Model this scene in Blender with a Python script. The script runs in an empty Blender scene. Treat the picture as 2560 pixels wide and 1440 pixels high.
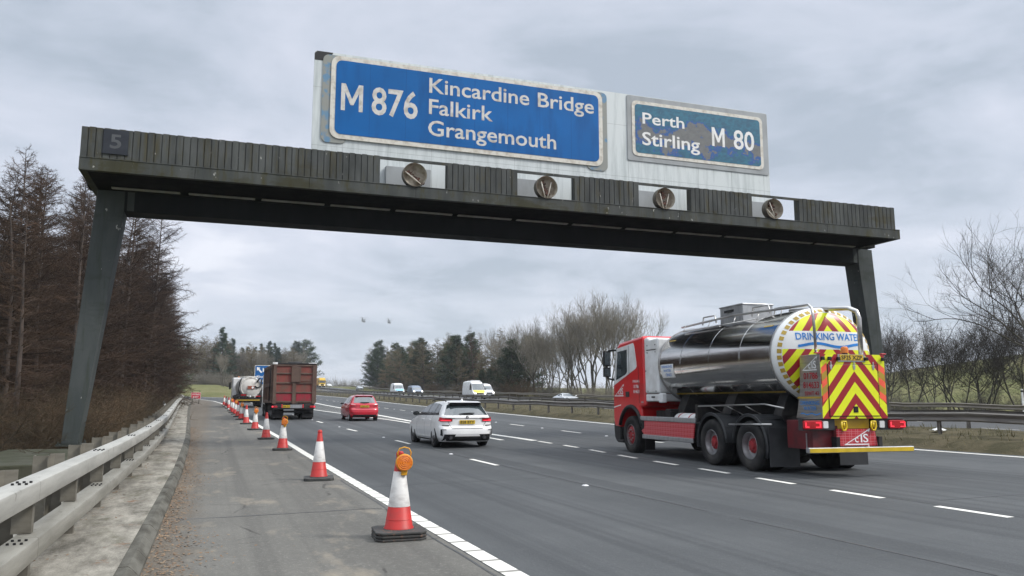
import bpy, bmesh, math, random
import numpy as np
from mathutils import Vector, Matrix
R = math.radians
S = bpy.context.scene
COL = S.collection
rnd = random.Random(7)

# ------------------------------------------------------------------ materials
def new_mat(name):
    m = bpy.data.materials.new(name); m.use_nodes = True
    nt = m.node_tree
    return m, nt, nt.nodes['Principled BSDF']
def nd(nt, typ, **kw):
    n = nt.nodes.new(typ)
    for k, v in kw.items():
        if k.startswith('i_'):
            key = k[2:]
            n.inputs[int(key) if key.isdigit() else key.replace('_', ' ')].default_value = v
        else: setattr(n, k, v)
    return n
def ramp(nt, src, a, b, ca=(0, 0, 0, 1), cb=(1, 1, 1, 1), const=False):
    r = nt.nodes.new('ShaderNodeValToRGB')
    r.color_ramp.elements[0].position = a; r.color_ramp.elements[1].position = b
    r.color_ramp.elements[0].color = ca; r.color_ramp.elements[1].color = cb
    if const: r.color_ramp.interpolation = 'CONSTANT'
    nt.links.new(src, r.inputs[0]); return r.outputs[0]
def c4(c): return (c[0], c[1], c[2], 1)
def coords(nt, scale=(1, 1, 1), kind='Object'):
    tc = nt.nodes.new('ShaderNodeTexCoord'); mp = nt.nodes.new('ShaderNodeMapping')
    mp.inputs['Scale'].default_value = scale
    nt.links.new(tc.outputs[kind], mp.inputs[0]); return mp.outputs[0]
def noise(nt, vec, scale, detail=4, rough=.55):
    n = nt.nodes.new('ShaderNodeTexNoise'); n.inputs['Scale'].default_value = scale
    n.inputs['Detail'].default_value = detail; n.inputs['Roughness'].default_value = rough
    nt.links.new(vec, n.inputs['Vector']); return n.outputs['Fac']
def mix(nt, fac, a, b, mode='MIX'):
    m = nt.nodes.new('ShaderNodeMix'); m.data_type = 'RGBA'; m.blend_type = mode
    if isinstance(fac, (int, float)): m.inputs[0].default_value = fac
    else: nt.links.new(fac, m.inputs[0])
    for i, x in ((6, a), (7, b)):
        if isinstance(x, (tuple, list)): m.inputs[i].default_value = c4(x)
        else: nt.links.new(x, m.inputs[i])
    return m.outputs[2]
def math_n(nt, op, a, b=None):
    m = nt.nodes.new('ShaderNodeMath'); m.operation = op
    for i, x in enumerate((a, b)):
        if x is None: continue
        if isinstance(x, (int, float)): m.inputs[i].default_value = x
        else: nt.links.new(x, m.inputs[i])
    return m.outputs[0]
def bump(nt, b, src, strength, dist=.02):
    n = nt.nodes.new('ShaderNodeBump'); n.inputs['Strength'].default_value = strength
    n.inputs['Distance'].default_value = dist
    nt.links.new(src, n.inputs['Height']); nt.links.new(n.outputs[0], b.inputs['Normal'])

def mat(name, col, rough=.5, metal=0, col2=None, lo=.4, hi=.65, scale=(3, 3, 3), ns=1, bmp=0, bs=30, emit=0, coat=0, spec=.5, rvar=0, orand=0):
    """Principled surface: two colours mixed by stretched noise, with optional fine relief."""
    m, nt, b = new_mat(name)
    if col2 is None: col2 = tuple(c * .78 for c in col)
    v = coords(nt, scale)
    f = noise(nt, v, ns, 6)
    c = mix(nt, ramp(nt, f, lo, hi), col, col2)
    if orand:      # each tree a little lighter, darker or redder than its neighbour
        oi = nt.nodes.new('ShaderNodeObjectInfo')
        c = mix(nt, 1, c, ramp(nt, oi.outputs['Random'], 0, 1, (1 - orand, 1 - orand * .9, 1 - orand * .85, 1), (1 + orand, 1 + orand * .95, 1 + orand * .8, 1)), 'MULTIPLY')
    nt.links.new(c, b.inputs['Base Color'])
    b.inputs['Roughness'].default_value = rough; b.inputs['Metallic'].default_value = metal
    b.inputs['Specular IOR Level'].default_value = spec
    if coat: b.inputs['Coat Weight'].default_value = coat; b.inputs['Coat Roughness'].default_value = .08
    if rvar:
        nt.links.new(ramp(nt, f, lo - .1, hi + .1, (rough,) * 3 + (1,), (min(1, rough + rvar),) * 3 + (1,)), b.inputs['Roughness'])
    if bmp:
        bump(nt, b, noise(nt, coords(nt), bs, 4), bmp)
    if emit:
        nt.links.new(c, b.inputs['Emission Color']); b.inputs['Emission Strength'].default_value = emit
    return m

# ------------------------------------------------------------------ mesh builder
class MB:
    def __init__(s): s.v = []; s.f = []; s.m = []; s.sm = []
    def add(s, vs, fs, mi=0, smooth=False, M=None):
        o = len(s.v)
        for p in vs:
            p = Vector(p)
            s.v.append(tuple(M @ p) if M is not None else tuple(p))
        for f in fs:
            s.f.append([i + o for i in f]); s.m.append(mi); s.sm.append(smooth)
        return s
    def box(s, x0, x1, y0, y1, z0, z1, mi=0, M=None):
        v = [(x, y, z) for z in (z0, z1) for y in (y0, y1) for x in (x0, x1)]
        return s.add(v, [(0, 2, 3, 1), (4, 5, 7, 6), (0, 1, 5, 4), (2, 6, 7, 3), (0, 4, 6, 2), (1, 3, 7, 5)], mi, False, M)
    def hexa(s, p, mi=0):
        return s.add(p, [(0, 3, 2, 1), (4, 5, 6, 7), (0, 1, 5, 4), (1, 2, 6, 5), (2, 3, 7, 6), (3, 0, 4, 7)], mi)
    def prism(s, poly, plane, a, b, mi=0, M=None, smooth=False):
        n = len(poly)
        def P(u, w, d):
            return (u, d, w) if plane == 'xz' else ((d, u, w) if plane == 'yz' else (u, w, d))
        v = [P(u, w, a) for u, w in poly] + [P(u, w, b) for u, w in poly]
        s.add(v, [list(range(n)), list(range(2 * n - 1, n - 1, -1))], mi, False, M)
        o = len(s.v) - 2 * n
        for i in range(n):
            j = (i + 1) % n
            s.f.append([o + i, o + n + i, o + n + j, o + j]); s.m.append(mi); s.sm.append(smooth)
        return s
    def lathe(s, prof, axis='z', c=(0, 0, 0), n=24, mi=0, smooth=True, ex=1, ez=1, M=None, caps=True):
        v = []; f = []
        for r, h in prof:
            for k in range(n):
                a = 2 * math.pi * k / n; p, q = r * math.cos(a) * ex, r * math.sin(a) * ez
                v.append({'z': (p, q, h), 'y': (p, h, q), 'x': (h, p, q)}[axis])
        v = [(p[0] + c[0], p[1] + c[1], p[2] + c[2]) for p in v]
        for i in range(len(prof) - 1):
            for k in range(n):
                k2 = (k + 1) % n
                f.append((i * n + k, i * n + k2, (i + 1) * n + k2, (i + 1) * n + k))
        if caps and prof[0][0] > 1e-6: f.append(tuple(range(n - 1, -1, -1)))
        if caps and prof[-1][0] > 1e-6: f.append(tuple((len(prof) - 1) * n + k for k in range(n)))
        return s.add(v, f, mi, smooth, M)
    def ring(s, prof, axis, c, n=24, mi=0, smooth=True, M=None):
        """closed profile swept round an axis (no caps)"""
        v = []; f = []; m = len(prof)
        for r, h in prof:
            for k in range(n):
                a = 2 * math.pi * k / n; p, q = r * math.cos(a), r * math.sin(a)
                v.append({'z': (p, q, h), 'y': (p, h, q), 'x': (h, p, q)}[axis])
        v = [(p[0] + c[0], p[1] + c[1], p[2] + c[2]) for p in v]
        for i in range(m):
            i2 = (i + 1) % m
            for k in range(n):
                k2 = (k + 1) % n
                f.append((i * n + k, i * n + k2, i2 * n + k2, i2 * n + k))
        return s.add(v, f, mi, smooth, M)
    def tube(s, pts, r, n=6, mi=0, caps=True, smooth=True):
        pts = [Vector(p) for p in pts]; rr = r if isinstance(r, (list, tuple)) else [r] * len(pts)
        v = []; f = []; prev = None
        for i, p in enumerate(pts):
            t = (pts[min(i + 1, len(pts) - 1)] - pts[max(i - 1, 0)]).normalized()
            if prev is None:
                u = t.orthogonal().normalized()
            else:
                u = (prev - t * prev.dot(t)).normalized()
            prev = u; w = t.cross(u)
            for k in range(n):
                a = 2 * math.pi * k / n
                v.append(tuple(p + (u * math.cos(a) + w * math.sin(a)) * rr[i]))
        for i in range(len(pts) - 1):
            for k in range(n):
                k2 = (k + 1) % n
                f.append((i * n + k, i * n + k2, (i + 1) * n + k2, (i + 1) * n + k))
        if caps:
            f.append(tuple(range(n - 1, -1, -1))); f.append(tuple((len(pts) - 1) * n + k for k in range(n)))
        return s.add(v, f, mi, smooth)
    def sweep(s, prof, path, mi=0, closed=True, smooth=False, caps=True):
        """profile (dx, dz) swept along a path of (x, y, z); x offset square to the path"""
        v = []; f = []; m = len(prof)
        for i, p in enumerate(path):
            a = path[max(i - 1, 0)]; b = path[min(i + 1, len(path) - 1)]
            t = Vector((b[0] - a[0], b[1] - a[1], 0)).normalized(); nx, ny = t.y, -t.x
            for dx, dz in prof: v.append((p[0] + nx * dx, p[1] + ny * dx, p[2] + dz))
        for i in range(len(path) - 1):
            for k in range(m if closed else m - 1):
                k2 = (k + 1) % m
                f.append((i * m + k, i * m + k2, (i + 1) * m + k2, (i + 1) * m + k))
        if closed and caps:
            f.append(tuple(range(m - 1, -1, -1))); f.append(tuple((len(path) - 1) * m + k for k in range(m)))
        return s.add(v, f, mi, smooth)
    def grid(s, P, mi=0, smooth=True):
        nr, nc = len(P), len(P[0])
        v = [p for row in P for p in row]
        f = [(i * nc + j, i * nc + j + 1, (i + 1) * nc + j + 1, (i + 1) * nc + j) for i in range(nr - 1) for j in range(nc - 1)]
        return s.add(v, f, mi, smooth)
    def mesh(s, name, mats):
        me = bpy.data.meshes.new(name); me.from_pydata(s.v, [], s.f)
        for m in (mats if isinstance(mats, (list, tuple)) else [mats]): me.materials.append(m)
        me.polygons.foreach_set('material_index', s.m); me.polygons.foreach_set('use_smooth', s.sm)
        me.update(); return me
    def build(s, name, mats, parent=None, bevel=0, seg=2, sharp=None, fix=False):
        me = s.mesh(name, mats)
        if fix:
            bm = bmesh.new(); bm.from_mesh(me); bmesh.ops.recalc_face_normals(bm, faces=bm.faces); bm.to_mesh(me); bm.free()
        if sharp:
            me.set_sharp_from_angle(angle=R(sharp))
        o = bpy.data.objects.new(name, me); COL.objects.link(o)
        if parent: o.parent = parent
        if bevel:
            b = o.modifiers.new('bevel', 'BEVEL'); b.width = bevel; b.segments = seg; b.limit_method = 'ANGLE'; b.angle_limit = R(40)
        return o
def tag(o, label=None, cat=None, group=None, kind=None):
    for k, v in (('label', label), ('category', cat), ('group', group), ('kind', kind)):
        if v: o[k] = v
    return o
def thing(name, label, cat, loc=(0, 0, 0), rz=0, group=None):
    o = bpy.data.objects.new(name, None); COL.objects.link(o)
    o.location = loc; o.rotation_euler = (0, 0, rz); o.empty_display_size = .1
    return tag(o, label, cat, group)
def copy_tree(o, parent=None):
    c = o.copy(); COL.objects.link(c)
    c.parent = parent
    for ch in o.children: copy_tree(ch, c)
    return c
def rrect(x0, x1, z0, z1, r, n=5):
    out = []
    for cx, cz, a0 in ((x1 - r, z0 + r, -90), (x1 - r, z1 - r, 0), (x0 + r, z1 - r, 90), (x0 + r, z0 + r, 180)):
        for k in range(n + 1):
            a = R(a0 + 90 * k / n); out.append((cx + r * math.cos(a), cz + r * math.sin(a)))
    return out
_tc = {}
def text_geo(body, off=.012):
    """outline letters as flat faces; cap height 1, left edge at 0"""
    key = (body, off)
    if key in _tc: return _tc[key]
    def raw(b):
        c = bpy.data.curves.new('lettering', 'FONT'); c.body = b; c.offset = off; c.resolution_u = 3; c.space_line = 1
        o = bpy.data.objects.new('lettering', c); COL.objects.link(o)
        dg = bpy.context.evaluated_depsgraph_get(); me = bpy.data.meshes.new_from_object(o.evaluated_get(dg))
        v = [(p.co.x, p.co.y) for p in me.vertices]; f = [list(q.vertices) for q in me.polygons]
        bpy.data.objects.remove(o); bpy.data.curves.remove(c); bpy.data.meshes.remove(me)
        return v, f
    if 'H' not in _tc: _tc['H'] = max(p[1] for p in raw('H')[0])
    h = _tc['H']; v, f = raw(body)
    x0 = min(p[0] for p in v)
    _tc[key] = ([((p[0] - x0) / h, p[1] / h) for p in v], f, (max(p[0] for p in v) - x0) / h)
    return _tc[key]
def lettering(mb, body, x0, z0, h, fn, width=None, mi=0, off=.012, align='l', slant=0):
    """adds words to a mesh: baseline z0, capital height h, fn maps (x, z) of the surface to a point"""
    v, f, w = text_geo(body, off)
    sx = (width / w) if width else h
    if align == 'c': x0 = x0 - w * sx / 2
    mb.add([fn(x0 + p[0] * sx + slant * p[1] * h, z0 + p[1] * h) for p in v], f, mi)
    return mb
def block_m(mb, x0, z0, w, h, fn, mi=0):
    return mb.add([fn(x0 + a * w, z0 + c * h) for a, c in ((0, 0), (0, 1), (.2, 1), (.5, .44), (.8, 1), (1, 1), (1, 0), (.815, 0), (.815, .68), (.57, .22), (.43, .22), (.185, .68), (.185, 0))], [list(range(13))], mi)
def pw(x, pts):
    return float(np.interp(x, [p[0] for p in pts], [p[1] for p in pts]))
def sstep(a, b, x):
    t = min(1, max(0, (x - a) / (b - a))); return t * t * (3 - 2 * t)
def wheel(parent, x, y, z, r, w, rim_r, side, M_tyre, M_rim, style='spoke', n=10, hubcol=None):
    """wheel = tyre mesh with its rim as a child; side -1 = left face outwards"""
    m = MB(); h = w / 2
    m.ring([(rim_r, -h), (r - .03, -h), (r - .008, -h * .8), (r, -h * .55), (r, h * .55), (r - .008, h * .8), (r - .03, h), (rim_r, h)], 'x', (0, 0, 0), 36)
    if r > .45:
        for k in range(-2, 3): m.ring([(r + .001, k * .045 - .004), (r + .004, k * .045 - .012), (r + .004, k * .045 + .012)], 'x', (0, 0, 0), 36)
    t = m.build('wheel', M_tyre, parent); t.location = (x, y, z)
    q = MB(); s = side
    q.ring([(rim_r + .004, s * h * .96), (rim_r - .012, s * h * 1.0), (rim_r - .02, s * h * .6), (rim_r - .02, -s * h * .6), (rim_r, -s * h * .6)], 'x', (0, 0, 0), 30)
    mats = [M_rim]
    if style == 'spoke':
        q.lathe([(.001, s * h * .3), (rim_r - .02, s * h * .2)], 'x', (0, 0, 0), 24, mi=1, caps=False)
        q.lathe([(.001, s * h * .82), (.05, s * h * .8), (.06, s * h * .6)], 'x', (0, 0, 0), 16)
        for k in range(n):
            a = 2 * math.pi * k / n + (.14 if k % 2 else -.14) * (5 / n * 2 if n == 10 else 0)
            M = Matrix.Rotation(a, 4, 'X')
            x0, x1 = sorted((s * h * .55, s * h * .8))
            q.box(x0, x1, -.014, .014, .03, rim_r - .01, 0, M)
        mats.append(MAT['black'])
    elif style == 'truck':     # deep dish with a coloured hub
        q.lathe([(rim_r - .02, s * h * .9), (rim_r - .05, s * h * .25), (.17, s * h * .12), (.001, s * h * .12)], 'x', (0, 0, 0), 30, mi=0, caps=False)
        q.lathe([(.001, s * h * .75), (.085, s * h * .72), (.1, s * h * .5), (.16, s * h * .45), (.165, s * h * .12)], 'x', (0, 0, 0), 20, mi=1)
        for k in range(10):
            a = 2 * math.pi * k / 10
            q.lathe([(.018, s * h * .12), (.018, s * h * .55), (.001, s * h * .57)], 'x', (0, .135 * math.cos(a), .135 * math.sin(a)), 6, mi=1)
        mats.append(hubcol or M_rim)
    elif style == 'steer':     # domed disc with ring of studs
        q.lathe([(rim_r - .02, s * h * .55), (rim_r - .06, s * h * .75), (.2, s * h * .95), (.12, s * h * .95), (.1, s * h * .7), (.001, s * h * .7)], 'x', (0, 0, 0), 30, mi=1, caps=False)
        q.lathe([(.001, s * h * 1.02), (.07, s * h * 1.0), (.09, s * h * .7)], 'x', (0, 0, 0), 20, mi=1)
        for k in range(10):
            a = 2 * math.pi * k / 10
            q.lathe([(.022, s * h * .8), (.022, s * h * 1.08), (.001, s * h * 1.1)], 'x', (0, .155 * math.cos(a), .155 * math.sin(a)), 6, mi=0)
        mats.append(hubcol or M_rim)
    else:
        q.lathe([(rim_r - .02, s * h * .8), (rim_r * .6, s * h * .9), (.001, s * h * .85)], 'x', (0, 0, 0), 24, caps=False)
    q.build('rim', mats, t, sharp=45)
    return t
MAT = {}
MAT['black'] = mat('black_plastic', (.012, .012, .013), .55, spec=.3, col2=(.02, .02, .02))
MAT['rubber'] = mat('tyre_rubber', (.018, .018, .019), .85, spec=.2, col2=(.04, .038, .036), bmp=.2, bs=60)
MAT['glass'] = mat('dark_window_glass', (.015, .02, .022), .05, col2=(.03, .035, .036), spec=.8); MAT['glass'].node_tree.nodes['Principled BSDF'].inputs['IOR'].default_value = 1.8
MAT['glass_light'] = mat('tinted_window_glass', (.05, .065, .07), .05, col2=(.03, .04, .045), spec=.8); MAT['glass_light'].node_tree.nodes['Principled BSDF'].inputs['IOR'].default_value = 1.85
MAT['white_paint'] = mat('white_car_paint', (.86, .86, .85), .28, col2=(.8, .8, .79), coat=.7)
MAT['white_dull'] = mat('white_dull_paint', (.7, .71, .72), .45, col2=(.56, .56, .55))
MAT['red_paint'] = mat('red_car_paint', (.5, .012, .03), .25, col2=(.45, .01, .025), coat=.8)
MAT['red_truck'] = mat('red_cab_paint', (.58, .008, .012), .3, col2=(.4, .025, .024), lo=.48, hi=.75, scale=(2, 1.2, 2.5), coat=.5)
MAT['red_chassis'] = mat('red_chassis_paint', (.11, .004, .008), .5, col2=(.05, .004, .006))
MAT['alloy'] = mat('alloy_wheel', (.35, .35, .36), .35, .7)
MAT['alloy_dark'] = mat('dark_alloy_wheel', (.1, .1, .105), .35, .6)
MAT['steel'] = mat('brushed_steel', (.55, .54, .52), .32, 1, col2=(.42, .41, .4), scale=(2, 2, 30))
MAT['alu'] = mat('dull_aluminium', (.42, .43, .44), .45, .8, col2=(.33, .34, .35), scale=(8, 8, 2))
MAT['red_lens'] = mat('red_lamp_lens', (.45, .004, .012), .2, col2=(.3, .003, .008), coat=.5)
MAT['red_lit'] = mat('lit_red_lamp', (1, .03, .06), .3, col2=(1, .05, .08), emit=.5)
MAT['white_lit'] = mat('lit_headlamp', (1, .97, .88), .3, col2=(1, .98, .9), emit=2.2)
MAT['orange_lens'] = mat('amber_lens', (.75, .2, .005), .25, col2=(.55, .12, .004), scale=(30, 30, 30), coat=.5)
MAT['plate_y'] = mat('yellow_number_plate', (.62, .42, .02), .4, col2=(.55, .37, .03))
MAT['ink'] = mat('black_ink', (.01, .01, .01), .6)
MAT['white_ink'] = mat('white_ink', (.8, .8, .8), .5, col2=(.74, .74, .73))
MAT['red_ink'] = mat('red_ink', (.4, .01, .02), .5)
MAT['blue_ink'] = mat('blue_ink', (.01, .2, .6), .5)
MAT['yellow_tape'] = mat('gold_reflective_tape', (.42, .28, .03), .35, col2=(.33, .22, .03))
MAT['yellow_paint'] = mat('yellow_paint', (.62, .4, .02), .4, col2=(.5, .31, .02))
MAT['chassis'] = mat('dark_chassis', (.016, .016, .017), .7, spec=.15, col2=(.045, .042, .04), bmp=.2)
MAT['grey_plastic'] = mat('dusty_black_plastic', (.022, .024, .027), .5, col2=(.04, .042, .045))

# --- road surfaces
def road_mat(name, a, b, streak, grit, speck, rough=.82, stripes=.5, tint=None):
    m, nt, bs = new_mat(name)
    v = coords(nt)
    big = noise(nt, coords(nt, (.9, .018, 1)), 1.0, 5)           # long streaks along the traffic
    mid = noise(nt, v, .35, 6, .62)
    fine = noise(nt, v, grit, 3, .7)
    c = mix(nt, ramp(nt, mid, .36, .66), a, b)
    c = mix(nt, ramp(nt, big, .42, .6), c, mix(nt, stripes, c, streak))
    lng = noise(nt, coords(nt, (2.6, .006, 1)), 1.0, 3)
    c = mix(nt, ramp(nt, lng, .47, .6), c, mix(nt, min(1, stripes * 1.3), c, streak))
    blot = noise(nt, v, 1.7, 8, .72)
    c = mix(nt, ramp(nt, blot, .6, .72), c, mix(nt, .45, c, speck))
    c = mix(nt, ramp(nt, fine, .5, .78), c, mix(nt, .5, c, speck))
    f2 = noise(nt, v, grit * 2.3, 2, .8)
    c = mix(nt, ramp(nt, f2, .35, .22), c, mix(nt, .6, c, tuple(x * .35 for x in a)))
    if tint:
        vo = nt.nodes.new('ShaderNodeTexVoronoi'); vo.feature = 'DISTANCE_TO_EDGE'; vo.inputs['Scale'].default_value = .55; vo.inputs['Randomness'].default_value = 1
        wv = nt.nodes.new('ShaderNodeMixRGB'); wv.inputs[0].default_value = .12; nz = nt.nodes.new('ShaderNodeTexNoise'); nz.inputs['Scale'].default_value = 2.5; nz.inputs['Detail'].default_value = 6
        nt.links.new(v, nz.inputs[0]); nt.links.new(v, wv.inputs[1]); nt.links.new(nz.outputs['Color'], wv.inputs[2]); nt.links.new(wv.outputs[0], vo.inputs['Vector'])
        ck = math_n(nt, 'MULTIPLY', ramp(nt, vo.outputs['Distance'], .004, .012, (1, 1, 1, 1), (0, 0, 0, 1)), ramp(nt, mid, .5, .56))
        c = mix(nt, math_n(nt, 'MULTIPLY', ck, .75), c, (.03, .028, .025))
        p = noise(nt, coords(nt, (1.4, .5, 1)), .8, 7, .65)
        c = mix(nt, ramp(nt, p, .55, .72), c, tint)
    if tint:      # silt and leaf mould washed up against the kerb
        tc = nt.nodes.new('ShaderNodeTexCoord'); sp = nt.nodes.new('ShaderNodeSeparateXYZ'); nt.links.new(tc.outputs['Object'], sp.inputs[0])
        e_ = math_n(nt, 'ADD', sp.outputs[0], math_n(nt, 'MULTIPLY', math_n(nt, 'SUBTRACT', noise(nt, v, 1.6, 9, .7), .5), -1.3))
        c = mix(nt, math_n(nt, 'MULTIPLY', ramp(nt, math_n(nt, 'ADD', e_, .7), .28, .72, (1, 1, 1, 1), (0, 0, 0, 1)), .55), c, mix(nt, fine, (.05, .04, .028), (.17, .13, .088)))
    nt.links.new(c, bs.inputs['Base Color']); bs.inputs['Roughness'].default_value = rough
    bs.inputs['Specular IOR Level'].default_value = .35
    bump(nt, bs, math_n(nt, 'ADD', fine, math_n(nt, 'MULTIPLY', f2, .6)), .5, .012)
    return m
MAT['asphalt'] = road_mat('dark_asphalt', (.083, .09, .095), (.145, .152, .155), (.049, .053, .057), 24, (.16, .16, .16))
MAT['asphalt_far'] = road_mat('pale_asphalt', (.085, .088, .09), (.11, .112, .113), (.07, .073, .076), 40, (.17, .17, .17))
MAT['shoulder'] = road_mat('worn_hard_shoulder', (.155, .15, .134), (.235, .225, .2), (.115, .11, .1), 20, (.38, .365, .33), .9, .55, (.23, .2, .155))
def concrete_mat():
    m, nt, b = new_mat('weathered_concrete')
    v = coords(nt)
    w = noise(nt, coords(nt, (1.5, .55, 1)), 1.7, 12, .74)
    c = mix(nt, ramp(nt, w, .36, .62), (.085, .077, .06), (.31, .29, .245))
    st = noise(nt, coords(nt, (.8, 3.2, 1)), 1.5, 10, .8)
    c = mix(nt, ramp(nt, st, .31, .37, (1, 1, 1, 1), (0, 0, 0, 1)), c, (.045, .04, .032))
    mo = noise(nt, coords(nt, (1.2, .5, 1)), 1.1, 10, .76)
    c = mix(nt, ramp(nt, mo, .52, .66), c, (.085, .08, .05))
    le = noise(nt, v, 2.2, 9, .78)
    c = mix(nt, ramp(nt, le, .59, .64), c, (.15, .08, .045))
    nt.links.new(c, b.inputs['Base Color']); b.inputs['Roughness'].default_value = .92
    bump(nt, b, math_n(nt, 'ADD', w, noise(nt, v, 40, 3)), .5, .02)
    return m
MAT['concrete'] = concrete_mat()
MAT['kerb'] = mat('grey_kerb_concrete', (.12, .116, .1), .95, spec=.15, col2=(.045, .042, .034), scale=(4, 1.2, 4), lo=.4, hi=.66, bmp=.5, bs=25)
MAT['plinth'] = mat('mossy_concrete', (.06, .06, .046), .95, spec=.1, col2=(.035, .038, .022), scale=(1.5, 1.5, 1.5), bmp=.5, bs=20)
def ground_mat():
    m, nt, b = new_mat('rough_grass')
    v = coords(nt)
    n1 = noise(nt, v, .09, 7, .62); n2 = noise(nt, v, 1.1, 7, .68); n3 = noise(nt, v, 9, 5, .7)
    c = mix(nt, ramp(nt, n1, .4, .62), (.105, .115, .042), (.165, .155, .075))
    c = mix(nt, ramp(nt, n2, .42, .66), c, (.085, .088, .035))
    c = mix(nt, ramp(nt, n3, .52, .75), c, (.2, .17, .095))
    # bare earth and dead leaves under the plantation and on the central reserve
    tc = nt.nodes.new('ShaderNodeTexCoord'); sp = nt.nodes.new('ShaderNodeSeparateXYZ')
    nt.links.new(tc.outputs['Object'], sp.inputs[0])
    wob = math_n(nt, 'MULTIPLY', math_n(nt, 'SUBTRACT', n2, .5), 5)
    lf = ramp(nt, math_n(nt, 'ADD', math_n(nt, 'MULTIPLY', sp.outputs[0], -1), wob), 1.2, 3)
    fy = ramp(nt, math_n(nt, 'MULTIPLY', sp.outputs[1], .005), .64, .72, (1, 1, 1, 1), (0, 0, 0, 1))
    earth = mix(nt, ramp(nt, n3, .4, .65), (.045, .034, .022), (.095, .066, .038))
    c = mix(nt, math_n(nt, 'MULTIPLY', lf, fy), c, earth)
    x1 = ramp(nt, math_n(nt, 'MULTIPLY', sp.outputs[0], .02), .385, .39); x2 = ramp(nt, math_n(nt, 'MULTIPLY', sp.outputs[0], .02), .62, .625, (1, 1, 1, 1), (0, 0, 0, 1))
    med = mix(nt, ramp(nt, n2, .42, .6), (.05, .045, .026), (.095, .08, .05))
    c = mix(nt, math_n(nt, 'MULTIPLY', math_n(nt, 'MULTIPLY', x1, x2), .95), c, med)
    nt.links.new(c, b.inputs['Base Color']); b.inputs['Roughness'].default_value = .95; b.inputs['Specular IOR Level'].default_value = .1
    bump(nt, b, n3, .8, .08)
    return m
MAT['ground'] = ground_mat()
def paint_line_mat(name, ribs):
    m, nt, b = new_mat(name)
    v = coords(nt)
    n = noise(nt, v, 14, 6, .7)
    c = mix(nt, ramp(nt, n, .5, .72), (.66, .65, .6), (.48, .47, .42))
    if ribs:
        w = nt.nodes.new('ShaderNodeTexWave'); w.bands_direction = 'Y'; w.inputs['Scale'].default_value = .55
        w.inputs['Distortion'].default_value = 1.3; w.inputs['Detail'].default_value = 3; w.inputs['Detail Scale'].default_value = .7
        nt.links.new(v, w.inputs[0])
        c = mix(nt, ramp(nt, w.outputs['Fac'], .02, .07, (1, 1, 1, 1), (0, 0, 0, 1)), c, (.2, .19, .17))
    n2 = noise(nt, v, 5, 8, .8)
    c = mix(nt, ramp(nt, n2, .66, .72), c, (.1, .1, .1))
    nt.links.new(c, b.inputs['Base Color']); b.inputs['Roughness'].default_value = .75
    return m
MAT['line'] = paint_line_mat('white_road_paint', False); MAT['line_ribbed'] = paint_line_mat('ribbed_white_edge_line', True)
# --- metalwork of the gantry: dark green grey paint with moss runs, flaking, soot and painted underside shade
def gantry_mat(name, a, b_, moss, amt, vert=.25, spots=True):
    m, nt, b = new_mat(name)
    n1 = noise(nt, coords(nt, (1.6, 1.6, .5)), 1.2, 6, .6)
    c = mix(nt, ramp(nt, n1, .38, .65), a, b_)
    n2 = noise(nt, coords(nt, (4, 4, vert * 2)), 1.2, 7, .68)
    c = mix(nt, math_n(nt, 'MULTIPLY', ramp(nt, n2, .52, .68), amt), c, moss)
    if spots:
        n3 = noise(nt, coords(nt, (6, 6, 2.5)), 1.3, 3, .6)
        c = mix(nt, ramp(nt, n3, .70, .71), c, (.36, .36, .34))
    n5 = noise(nt, coords(nt, (.6, .6, 1.5)), .7, 8, .7)
    c = mix(nt, math_n(nt, 'MULTIPLY', ramp(nt, n5, .54, .62), .7 * amt), c, mix(nt, n2, moss, tuple(x * .45 for x in moss)))
    nt.links.new(c, b.inputs['Base Color']); b.inputs['Roughness'].default_value = .75; b.inputs['Specular IOR Level'].default_value = .12
    bump(nt, b, n2, .2, .01)
    return m
MAT['cladding'] = gantry_mat('weathered_grey_cladding', (.046, .05, .049), (.088, .094, .091), (.066, .057, .026), .85)
MAT['band'] = gantry_mat('mossy_grey_channel', (.048, .053, .051), (.082, .087, .082), (.052, .048, .018), .95, .5, True)
MAT['portal'] = gantry_mat('dark_green_grey_steel', (.052, .06, .06), (.073, .081, .08), (.035, .042, .03), .5, .2, True)
MAT['portal_beam'] = gantry_mat('sooty_shaded_steel', (.01, .012, .013), (.016, .018, .019), (.014, .016, .014), .4, .2, False)  # soot, plus underside shade painted in as a darker copy of the leg steel
MAT['soffit'] = mat('sooty_shaded_soffit', (.005, .005, .005), .9, spec=.02, col2=(.014, .014, .013))  # near black: shade below the walkway is put into the colour
MAT['soffit_light'] = mat('dusty_grey_light_cover', (.3, .29, .27), .6, col2=(.2, .19, .17))
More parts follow.
